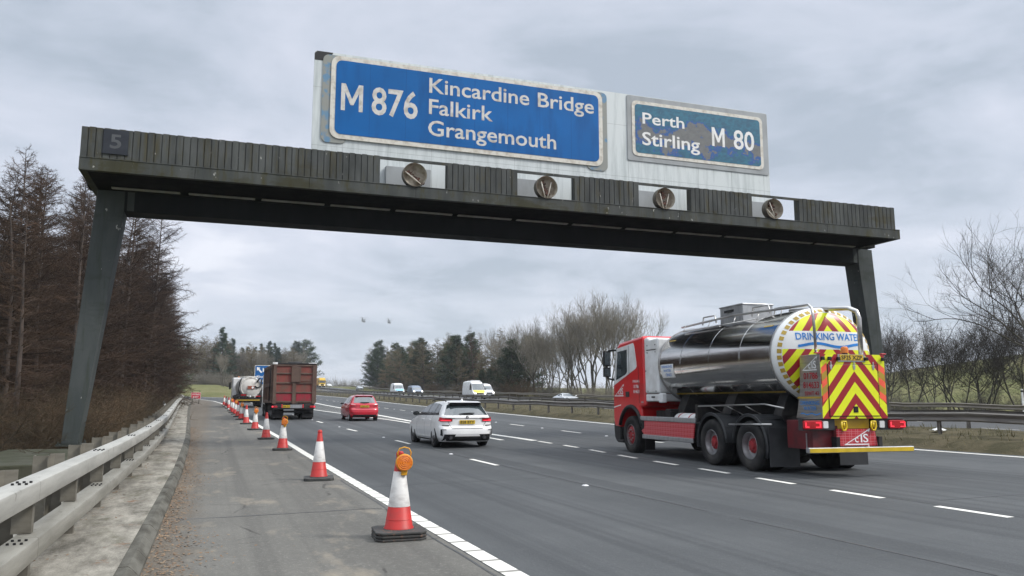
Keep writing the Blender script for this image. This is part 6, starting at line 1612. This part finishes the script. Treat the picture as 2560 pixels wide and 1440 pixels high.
for y0, y1, z in ((2.9, 3.6, 3.52), (.5, 1.25, 3.52)):
    b = MB(); b.tube([(-.3, y0, z), (-.3, y0 + .06, z + .2), (-.3, y1 - .06, z + .2), (-.3, y1, z)], .02, 6); P_(b, 'walkway_handle', MAT['steel']); b = MB(); b.tube([(.3, y0, z), (.3, y0 + .06, z + .2), (.3, y1 - .06, z + .2), (.3, y1, z)], .02, 6); P_(b, 'walkway_handle', MAT['steel'])
# rear equipment cabinet
CHV = stripe_mat('cabinet_chevrons', 1.89, -.03, .44)
b = MB(); b.prism([(-1.85, 1.16), (-1.0, 1.16), (-1.06, 1.35), (-1.16, 1.75), (-1.21, 2.44), (-1.85, 2.44)], 'yz', -.81, .72); P_(b, 'cabinet', MAT['steel'], .008, fix=True)
b = MB(); b.box(-.81, .72, -1.862, -1.851, 1.16, 2.44); P_(b, 'cabinet_rear_face', CHV)
b = MB(); b.box(-.65, .53, -1.876, -1.866, 1.215, 2.235); ht = P_(b, 'cabinet_door', CHV, .003)
b = MB()
for x0, x1, z0, z1 in ((-.66, .54, 2.235, 2.245), (-.66, .54, 1.205, 1.215), (-.66, -.65, 1.205, 2.245), (.53, .54, 1.205, 2.245)): b.box(x0, x1, -1.874, -1.863, z0, z1)
b.box(-.1, .01, -1.884, -1.877, 1.28, 1.4); b.box(-.08, -.01, -1.894, -1.884, 1.31, 1.37); P_(b, 'door_seal_and_lock', MAT['black'])
for x in (-.58, -.03, .43):
    b = MB(); b.prism([(x - .035, 2.22), (x + .035, 2.22), (x + .015, 2.13), (x - .015, 2.13)], 'xz', -1.886, -1.877); b.box(x - .012, x + .012, -1.888, -1.877, 2.22, 2.29); P_(b, 'door_hinge', MAT['alu'], .003)
OR = mat('orange_reflective', (.9, .12, .06), .4); GD = MAT['yellow_tape']
for sx, x0, x1 in ((1, -.8, -.672), (-1, .56, .71)):
    b = MB()
    for k in range(5):
        z0 = 1.47 + k * .14; d = .1 * sx
        if sx > 0: pl = [(x0, z0), (x1, z0 + .1), (x1, z0 + .24), (x0, z0 + .14)]
        else: pl = [(x0, z0 + .1), (x1, z0), (x1, z0 + .14), (x0, z0 + .24)]
        b.add([(p[0], -1.866 - .001 * (k % 2), p[1]) for p in pl], [(0, 1, 2, 3)], k % 2)
    P_(b, 'orange_side_marker', [OR, GD])
b = MB(); b.box(-.40, .25, -1.874, -1.863, 2.29, 2.44); P_(b, 'plate_recess', MAT['alu'])
plate(tw, 'SF25 XZP', -.08, -1.885, 2.375, MAT['plate_y'], .56, .115)
b = MB(); b.lathe([(.06, 2.445), (.06, 2.47), (.052, 2.475)], 'z', (-.11, -1.72, 0), 16); P_(b, 'beacon_base', MAT['black'])
b = MB(); b.lathe([(.075, 2.47), (.078, 2.56), (.06, 2.6), (.001, 2.615)], 'z', (-.11, -1.72, 0), 20); P_(b, 'beacon', MAT['orange_lens'], sharp=50)
for x in (-.78, -.62, -.41, .255, .66):
    b = MB(); b.box(x - .037, x + .037, -1.93, -1.876, 2.315, 2.385); P_(b, 'work_lamp', MAT['black'], .012)
for x in (-.86, .72):
    b = MB(); b.box(x - .06, x + .06, -1.87, -1.81, 2.445, 2.475); P_(b, 'top_marker_lamp', MAT['red_lens'], .008)
lfn = lambda e=.0: (lambda u, z: (-.816 - e, -1.21 - u, z))      # cabinet's left face read from the left
b = MB(); f = lfn()
def logo(mb, f, x0, z0, w, h):
    lw = .018 * w / .5
    mb.add([f(x0, z0), f(x0 + w, z0), f(x0 + w, z0 + lw), f(x0 + .05 * w, z0 + lw)], [(0, 1, 2, 3)])
    mb.add([f(x0, z0), f(x0 + lw * 1.4, z0), f(x0 + w * 1.0, z0 + h * .95), f(x0 + w * .98, z0 + h)], [(0, 1, 2, 3)])
    mb.add([f(x0 + w * .9, z0 + h * .95), f(x0 + w * 1.02, z0 + h * .84), f(x0 + w * 1.06, z0 + h * 1.08)], [(0, 1, 2)])
    f2 = lambda x, z: tuple(np.array(f(x, z)) + np.array(f(x, z)) * 0)
    lettering(mb, 'c', x0 + w * .44, z0 + lw * 2.4, h * .5, f, None, off=.01); lettering(mb, 'I', x0 + w * .67, z0 + lw * 2.4, h * .54, f, w * .06, off=.01); lettering(mb, 'S', x0 + w * .77, z0 + lw * 2.4, h * .54, f, w * .2, off=.01)
logo(b, f, .06, 2.12, .48, .27); P_(b, 'company_mark', MAT['white_ink'])
b = MB(); lettering(b, '01786', .33, 1.95, .125, f, .45, off=.01, align='c'); lettering(b, '814633', .33, 1.765, .125, f, .5, off=.01, align='c'); lettering(b, 'SSWT 43', .34, 1.62, .08, f, .44, off=.01, align='c'); P_(b, 'phone_number', MAT['red_ink'])
b = MB(); b.add([f(-.13, 1.555), f(.63, 1.555), f(.63, 1.595), f(-.12, 1.595)], [(0, 1, 2, 3)]); P_(b, 'cabinet_tape', MAT['yellow_tape'])
b = MB(); lettering(b, 'DRINKING', .26, 1.43, .08, f, .6, align='c', off=.01); lettering(b, 'WATER', .26, 1.32, .08, f, .42, align='c', off=.01)
n = 16; b.grid([[f(-.05 + .65 * i / n, 1.235 + .015 * math.sin(i * .9) + d) for i in range(n + 1)] for d in (0, .022)]); P_(b, 'cabinet_lettering', mat('bright_blue_print', (.06, .28, .7), .5))
b = MB(); b.box(.73, 1.24, -1.02, -1.0, 1.28, 1.83); P_(b, 'side_plate', MAT['alu'], .01)
b = MB(); b.box(.73, 1.24, -1.026, -1.021, 1.5, 1.545); P_(b, 'side_plate_tape', MAT['yellow_tape'])
# tail board, lamps, hooks, under run bar
b = MB(); b.box(-1.26, -.5, -1.8, -1.68, .93, 1.15); b.box(.42, 1.15, -1.8, -1.68, .93, 1.15); b.box(-1.26, 1.15, -1.84, -1.66, 1.15, 1.165); P_(b, 'lamp_board', MAT['grey_plastic'], .01)
for x0, x1 in ((-1.25, -.83), (.76, 1.14)):
    b = MB(); b.prism(rrect(x0, x1, .955, 1.125, .03), 'xz', -1.86, -1.8); lo_ = P_(b, 'tail_lamp', MAT['red_lens'], .012)
    b = MB()
    s_ = x0 + .04
    for (a, c, d, e) in ((0, .03, .99, 1.09), (.24, .36, 1.07, 1.09), (.24, .36, .985, 1.005), (.33, .36, .99, 1.09), (.03, .09, .99, 1.01)):
        b.box(x0 + .02 + a, x0 + .02 + c, -1.866, -1.861, d, e)
    P_(b, 'lit_segments', MAT['red_lit'], parent=lo_)
for x in (-.74, .6):
    b = MB(); b.prism(rrect(x - .06, x + .06, .97, 1.11, .02), 'xz', -1.84, -1.8); P_(b, 'reversing_lamp', MAT['white_dull'], .008)
b = MB(); b.box(-.46, .36, -1.74, -1.72, .96, 1.15); P_(b, 'yellow_recess', MAT['yellow_paint'])
for x in (-.35, .35):
    b = MB(); b.tube([(x - .05, -1.88, 1.1), (x + .05, -1.88, 1.1), (x + .06, -1.88, 1.0), (x + .03, -1.88, .93), (x - .03, -1.88, .93), (x - .06, -1.88, 1.0), (x - .05, -1.88, 1.1)], .02, 6); b.tube([(x, -1.88, 1.08), (x, -1.88, .98)], .02, 6); P_(b, 'tow_hook', mat('hook_yellow', (.72, .5, .01), .4) if x < 0 else bpy.data.materials['hook_yellow'])
b = MB(); b.prism([(-.5, .955), (.4, .955), (.46, .62), (-.5, .62)], 'xz', -1.84, -1.82); P_(b, 'plaid_panel', PLAID)
b = MB(); logo(b, lambda x, z: (x, -1.846, z), -.35, .64, .6, .3); P_(b, 'company_mark', MAT['white_ink'])
b = MB(); b.prism([(-1.0, .87), (-.66, .85), (-.5, .58), (-1.0, .56)], 'xz', -1.56, -1.54); P_(b, 'grey_flap', MAT['alu'])
b = MB(); b.box(-1.26, 1.22, -1.98, -1.88, .5, .605); P_(b, 'under_run_bar', MAT['alu'], .012)
b = MB(); b.box(-1.24, 1.2, -1.986, -1.981, .512, .59); P_(b, 'bar_tape', mat('yellow_bar_tape', (.6, .42, .02), .4), 0)
for x in (-.5, .5):
    b = MB(); b.box(x - .04, x + .04, -1.88, -1.6, .52, .8); P_(b, 'bar_bracket', MAT['chassis'])
# wording on the cab door
f = lambda u, z: (-1.2275, 7.5 - u, z)
b = MB(); logo(b, f, .06, 1.655, .66, .34); P_(b, 'company_mark', MAT['white_ink'])
b = MB(); lettering(b, 'STIRLING', 1.62, 2.045, .065, f, .46, align='c', off=.01); lettering(b, '01786', 1.62, 1.885, .09, f, .32, align='c', off=.01); lettering(b, '814633', 1.64, 1.74, .09, f, .4, align='c', off=.01); P_(b, 'door_lettering', MAT['white_ink'])
b = MB(); b.box(-1.23, -1.222, 5.42, 5.55, 1.46, 1.5); P_(b, 'small_badge', MAT['alu'])

# ------------------------------------------------------------------ rusty dump truck
def rusty_mat(name, a, d, lo, hi):
    m, nt, b = new_mat(name)
    v = coords(nt)
    n = noise(nt, v, 1.1, 7, .65); c = mix(nt, ramp(nt, n, lo, hi), a, d)
    n2 = noise(nt, coords(nt, (5, 5, .7)), 1.5, 7, .7); c = mix(nt, ramp(nt, n2, .55, .72), c, (.1, .055, .038))
    nt.links.new(c, b.inputs['Base Color']); b.inputs['Roughness'].default_value = .75; bump(nt, b, n2, .2, .02); return m
RU = rusty_mat('dusty_brown_red_panel', (.2, .045, .035), (.12, .062, .044), .44, .64); RR = rusty_mat('scuffed_red_panel', (.26, .014, .028), (.13, .05, .042), .48, .7); RB = rusty_mat('dusty_brown_rib', (.115, .075, .055), (.075, .045, .034), .4, .6)
dt = thing('dump_truck', 'high sided rusty brown red dump truck driving away in the lane by the cones', 'lorry', (4.62, 50.2, zg(4.6, 50.5)), R(.9))
D_ = lambda b, n, m, bv=0, p=None: b.build(n, m, p or dt, bevel=bv)
b = MB(); b.box(-1.22, 1.22, .05, .1, 1.0, 3.3); b.box(-1.22, -1.17, .1, 6.4, 1.0, 3.25); b.box(1.17, 1.22, .1, 6.4, 1.0, 3.25); b.box(-1.2, 1.2, 6.35, 6.4, 1.0, 3.3); b.box(-1.17, 1.17, .1, 6.35, 1.0, 1.06); D_(b, 'tipper_body', RU, .01)
b = MB(); b.box(-1.05, -.13, .03, .049, 1.12, 1.55); b.box(.13, 1.05, .03, .049, 1.12, 1.55)
for y0, y1 in ((1.7, 2.7), (4.0, 5.0)): b.box(-1.226, -1.221, y0, y1, 1.2, 3.0)
D_(b, 'red_panels', RR)
b = MB()
for x0, x1 in ((-1.25, -1.05), (-.12, .1), (1.05, 1.25)): b.box(x0, x1, -.03, .05, .95, 3.3)
for z in (1.02, 1.58, 2.15, 2.72, 3.2): b.box(-1.05, -.12, -.01, .05, z, z + .09); b.box(.1, 1.05, -.01, .05, z, z + .09)
b.box(-.2, .35, -.08, -.03, 2.25, 3.18); b.box(.35, 1.0, -.05, -.01, 2.3, 2.36)
D_(b, 'tailgate_ribs', RB, .012)
b = MB()
for y in (.3, 1.5, 2.8, 4.0, 5.2, 6.2):
    b.box(-1.34, -1.22, y - .07, y + .07, 1.0, 3.2); b.box(1.22, 1.34, y - .07, y + .07, 1.0, 3.2)
for z0, z1 in ((1.0, 1.2), (2.0, 2.22), (3.12, 3.3)):
    b.box(-1.33, -1.22, .1, 6.4, z0, z1); b.box(1.22, 1.33, .1, 6.4, z0, z1)
D_(b, 'side_ribs', RB, .015)
b = MB(); b.tube([(-1.36, .4, 3.1), (-1.36, .9, 1.1)], .02, 5); b.tube([(-1.36, .7, 3.1), (-1.36, 1.3, 1.1)], .02, 5); D_(b, 'sheet_straps', MAT['black'])
b = MB(); b.box(-1.2, 1.25, .0, .3, 3.31, 3.4); b.lathe([(.09, -.4), (.09, .4)], 'x', (0, .15, 3.4), 10); D_(b, 'cover_roller', MAT['black'], .02)
b = MB(); b.box(-1.3, -1.02, -.02, .25, 3.3, 3.42); b.box(.8, 1.3, -.02, .1, 3.38, 3.42); b.box(-1.3, -1.1, 3.0, 3.3, 3.28, 3.36); D_(b, 'cover_end_cap', MAT['white_dull'], .03)
b = MB()
for sx in (-.45, .45): b.box(sx - .06, sx + .06, .2, 8.2, .7, .98)
b.box(-1.2, 1.2, .0, .12, .62, .98); b.box(-1.2, 1.2, .15, .25, .42, .55); b.box(-1.15, -1.0, 2.4, 4.6, .55, .95); b.box(1.0, 1.15, 2.4, 4.6, .55, .95); D_(b, 'chassis', MAT['chassis'], .02)
for y in (1.0, 2.35, 5.9, 7.6):
    for sg in (-1, 1):
        wheel(dt, sg * 1.06, y, .52, .52, .32, .29, sg, MAT['rubber'], MAT['alloy_dark'], 'truck')
        if y < 3: wheel(dt, sg * .72, y, .52, .52, .3, .29, sg, MAT['rubber'], MAT['alloy_dark'], 'plain')
for x, z, w in ((-1.12, .78, .1), (1.12, .78, .1)):
    b = MB(); b.box(x - .17, x + .17, -.03, 0, z - .06, z + .06); l = D_(b, 'tail_lamp', MAT['red_lens'], .01)
    b = MB(); b.box(x - .14 if x < 0 else x + .06, x - .06 if x < 0 else x + .14, -.04, -.031, z - .04, z + .04); D_(b, 'lit_lamp', MAT['red_lit'], p=l)
b = MB()
for x in (-.68, .55):
    for z in (.76, .88): b.lathe([(.03, -.02), (.001, -.025)], 'y', (x, -.02, z), 10)
D_(b, 'marker_lamps', MAT['red_lit'])
plate(dt, 'SN64 TKO', -.42, -.01, .8, MAT['plate_y'], .42, .14)
b = MB(); b.box(-.2, .5, -.012, -.001, .7, .9); D_(b, 'grey_panel', MAT['alu'])
for sg in (-1, 1):
    b = MB(); x0, x1 = sorted((sg * .55, sg * 1.22)); b.box(x0, x1, .3, .32, .12, .62); D_(b, 'mud_flap', MAT['black'])
b = MB(); b.box(-1.22, 1.22, 6.6, 8.5, .9, 2.95); D_(b, 'cab', MAT['white_dull'], .08)
b = MB(); b.box(-1.31, -1.225, 6.55, 6.75, 1.0, 2.6); D_(b, 'cab_corner', MAT['white_dull'], .03)

# ------------------------------------------------------------------ white vacuum tanker ahead of it
vt = thing('vacuum_tanker', 'grimy white vacuum tanker with round rear door ahead of the dump truck', 'lorry', (3.3, 80.5, zg(3.3, 82)), R(2.2))
V_ = lambda b, n, m, bv=0, p=None, sh=None: b.build(n, m, p or vt, bevel=bv, sharp=sh)
DW = mat('dirty_white_steel', (.6, .58, .54), .5, col2=(.3, .27, .23), scale=(3, 1, 1.2), lo=.5, hi=.72)
b = MB(); b.lathe([(.001, .22), (.5, .2), (.84, .3), (.97, .42), (.97, 5.2), (.8, 5.4), (.001, 5.45)], 'y', (0, 0, 1.98), 40); V_(b, 'tank', DW, sh=40)
b = MB(); b.lathe([(.001, .05), (.45, .06), (.78, .16), (.86, .2), (.86, .28)], 'y', (.12, 0, 1.9), 40); b.ring([(.84, .15), (.93, .15), (.93, .24), (.84, .24)], 'y', (.12, 0, 1.9), 40); V_(b, 'rear_door', DW, sh=40)
b = MB()
for k in range(16): a = 2 * math.pi * k / 16; b.lathe([(.03, .12), (.03, .17)], 'y', (.12 + .9 * math.cos(a), 0, 1.9 + .9 * math.sin(a)), 6)
for y in (.9, 1.9, 2.9, 3.9): b.ring([(.97, y), (1.0, y), (1.0, y + .07), (.97, y + .07)], 'y', (0, 0, 1.98), 40)
V_(b, 'clamps_and_bands', MAT['alu'])
b = MB(); b.box(-.2, .42, -.02, .0, 1.72, 2.02); V_(b, 'hazard_plate', MAT['rust'] if 0 else mat('red_brown_plate', (.3, .07, .03), .5, col2=(.2, .05, .03)), .005)
b = MB(); b.prism([(.14, 1.87), (.27, 2.0), (.4, 1.87), (.27, 1.74)], 'xz', -.035, -.021); V_(b, 'hazard_diamond', MAT['white_ink'])
b = MB(); b.tube([(.62, .0, 2.35), (.85, -.05, 2.75), (1.05, .05, 2.6), (1.02, .05, 2.0), (.7, .0, 1.85), (.45, -.02, 2.0)], .07, 8); b.tube([(-.75, .3, 2.75), (-.9, .3, 2.3), (-.95, .5, 1.6), (-.8, .3, 1.2)], .05, 8); V_(b, 'suction_hose', MAT['black'])
b = MB(); b.tube([(-.82, .3, 2.9), (.82, .3, 2.9)], .03, 6); b.tube([(-.82, .3, 2.9), (-.82, 4.8, 2.95)], .03, 6); b.tube([(.82, .3, 2.9), (.82, 4.8, 2.95)], .03, 6)
for x in (-.8, -.4, 0, .4, .8): b.tube([(x, .3, 2.9), (x, .4, 2.7)], .03, 6)
V_(b, 'top_rail', DW)
b = MB(); b.box(-.45, .45, .1, 7.6, .75, 1.05); b.box(-1.2, -.25, -.1, .2, .95, 1.3); b.box(-1.15, 1.15, -.05, .1, .78, .86); b.box(-1.2, -1.0, .2, 5, .6, 1.15); b.box(1.0, 1.2, .2, 5, .6, 1.15); b.box(-1.1, 1.1, .15, .6, .45, .78); V_(b, 'chassis', MAT['chassis'], .02)
b = MB(); b.box(-1.1, .95, -.12, -.06, .62, .74); V_(b, 'under_run_bar', MAT['yellow_tape'], .01)
b = MB(); b.box(-.78, -.3, -.13, -.11, 1.1, 1.22); V_(b, 'tail_lamp', MAT['red_lens'], .01)
b = MB(); b.box(.55, 1.0, -.13, -.11, 1.0, 1.1); V_(b, 'tail_lamp', MAT['red_lens'], .01)
b = MB(); b.lathe([(.001, -.12), (.12, -.1), (.12, .1)], 'y', (.05, 0, 1.0), 14); V_(b, 'outlet_valve', MAT['alu'])
b = MB(); b.box(1.15, 1.26, .1, 4.8, 1.0, 2.1); V_(b, 'hose_tray', MAT['white_dull'], .02)
for y in (1.0, 2.35, 5.9):
    for sg in (-1, 1): wheel(vt, sg * 1.05, y, .5, .5, .32, .28, sg, MAT['rubber'], MAT['alloy'], 'truck')
b = MB(); b.box(-1.2, 1.2, 5.7, 7.6, .7, 2.95); V_(b, 'cab', MAT['white_dull'], .1)
for sg in (-1, 1):
    b = MB(); x0, x1 = sorted((sg * 1.28, sg * 1.45)); b.box(x0, x1, 7.3, 7.42, 1.8, 2.5); b.tube([(sg * 1.15, 7.2, 2.55), (sg * 1.36, 7.36, 2.5)], .03, 5); V_(b, 'wing_mirror', MAT['black'], .02)
b = MB(); b.lathe([(.07, 2.95), (.07, 3.1), (.001, 3.12)], 'z', (-.6, 6.5, 0), 10); V_(b, 'beacon', MAT['orange_lens']); b = MB(); b.lathe([(.07, 2.95), (.07, 3.1), (.001, 3.12)], 'z', (.6, 6.5, 0), 10); V_(b, 'beacon', MAT['orange_lens'])

# ------------------------------------------------------------------ yellow lorry coming over the crest
yt = thing('yellow_lorry', 'yellow lorry with a high cab facing the camera far up the opposite carriageway', 'lorry', (40.9, 331, zg(41, 328)), R(186))
Y_ = lambda b, n, m, bv=0: b.build(n, m, yt, bevel=bv)
b = MB(); b.prism([(.0, .5), (1.9, .5), (2.0, .9), (1.95, 1.9), (1.75, 3.0), (1.3, 3.75), (.2, 3.8), (0, 3.0)], 'yz', -1.25, 1.25); Y_(b, 'cab', MAT['yellow_paint'], .1)
b = MB(); b.prism([(1.98, 1.75), (1.99, 1.8), (1.82, 2.72), (1.78, 2.72)], 'yz', -1.12, 1.12); Y_(b, 'windscreen', MAT['glass'])
b = MB(); b.prism([(1.82, 2.72), (2.02, 2.7), (2.0, 2.85), (1.8, 2.9)], 'yz', -1.15, 1.15); Y_(b, 'sun_visor', MAT['yellow_paint'])
b = MB(); b.box(-.75, .75, 1.97, 2.01, 1.05, 1.25); b.box(-.5, .5, 1.96, 2.02, .85, 1.02); b.box(-.7, .7, 1.95, 2.03, .5, .6); Y_(b, 'grille', MAT['black'])
for sx in (-1, 1):
    b = MB(); b.box(sx * .95 - .15, sx * .95 + .15, 1.98, 2.02, .78, .95); Y_(b, 'headlamp', MAT['white_lit'])
b = MB(); b.box(-1.25, 1.25, -9, -.25, 1.0, 3.7); Y_(b, 'trailer_body', mat('orange_yellow_sheet', (.6, .32, .04), .6, col2=(.5, .25, .04)), .05)
for y in (1.1, -1.5, -6, -7.4):
    for sg in (-1, 1): wheel(yt, sg * 1.08, y, .5, .5, .3, .28, sg, MAT['rubber'], MAT['alloy'], 'plain')
for sg in (-1, 1):
    b = MB(); x0, x1 = sorted((sg * 1.3, sg * 1.5)); b.box(x0, x1, 1.6, 1.75, 1.9, 2.7); Y_(b, 'wing_mirror', MAT['black'], .02)

# ------------------------------------------------------------------ twin rotor helicopters low over the horizon
HG = mat('hazed_grey_green_airframe', (.12, .135, .14), .6, col2=(.1, .11, .115))  # airframe colour lightened to stand in for distance haze
def helicopter(label, loc, rz, roll=0):
    t = thing('helicopter', label, 'helicopter', loc, rz, 'twin rotor helicopters in the sky'); t.scale = (.85, .85, .85); t.rotation_euler[1] = R(roll)
    b = MB(); sec = []
    for y, w, h, zc in ((-8, .1, .3, 1.4), (-7.6, .9, 1.0, 1.3), (-5.5, 1.5, 1.7, 1.0), (-2, 1.6, 1.75, .9), (4, 1.6, 1.75, .9), (6.5, 1.45, 1.4, .8), (8, .9, .9, .6), (8.5, .1, .2, .5)):
        sec.append([(w * math.copysign(abs(math.cos(a)) ** .7, math.cos(a)), y, zc + h * math.copysign(abs(math.sin(a)) ** .7, math.sin(a))) for a in [2 * math.pi * k / 16 for k in range(17)]])
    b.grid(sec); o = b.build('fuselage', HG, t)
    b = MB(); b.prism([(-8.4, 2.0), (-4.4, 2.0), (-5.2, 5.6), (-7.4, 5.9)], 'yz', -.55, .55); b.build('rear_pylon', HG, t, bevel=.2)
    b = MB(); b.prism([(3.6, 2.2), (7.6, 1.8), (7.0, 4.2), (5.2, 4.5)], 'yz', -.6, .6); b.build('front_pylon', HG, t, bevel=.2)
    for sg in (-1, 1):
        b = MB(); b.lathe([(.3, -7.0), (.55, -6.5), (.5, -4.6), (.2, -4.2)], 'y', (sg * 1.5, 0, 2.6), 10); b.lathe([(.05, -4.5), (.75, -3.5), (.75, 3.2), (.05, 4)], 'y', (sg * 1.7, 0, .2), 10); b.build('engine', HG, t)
    b = MB()
    for x, y in ((-1.4, 3), (1.4, 3), (-1.5, -4.5), (1.5, -4.5)): b.lathe([(.4, -.2), (.4, .2)], 'x', (x, y, -1.3), 10); b.tube([(x, y, -1.2), (x, y, -.4)], .12, 5)
    b.build('landing_gear', MAT['black'], t)
    for y, z, a0 in ((-6.3, 6.1, 20), (6.0, 4.7, 65)):
        b = MB(); b.lathe([(.35, -.3), (.35, .3), (.1, .4)], 'z', (0, y, z), 10)
        for k in range(3):
            M = Matrix.Translation((0, y, z)) @ Matrix.Rotation(R(a0 + 120 * k), 4, 'Z') @ Matrix.Rotation(R(-3), 4, 'Y')
            b.box(.3, 9.1, -.32, .32, -.05, .05, 0, M)
        b.build('rotor', MAT['black'], t)
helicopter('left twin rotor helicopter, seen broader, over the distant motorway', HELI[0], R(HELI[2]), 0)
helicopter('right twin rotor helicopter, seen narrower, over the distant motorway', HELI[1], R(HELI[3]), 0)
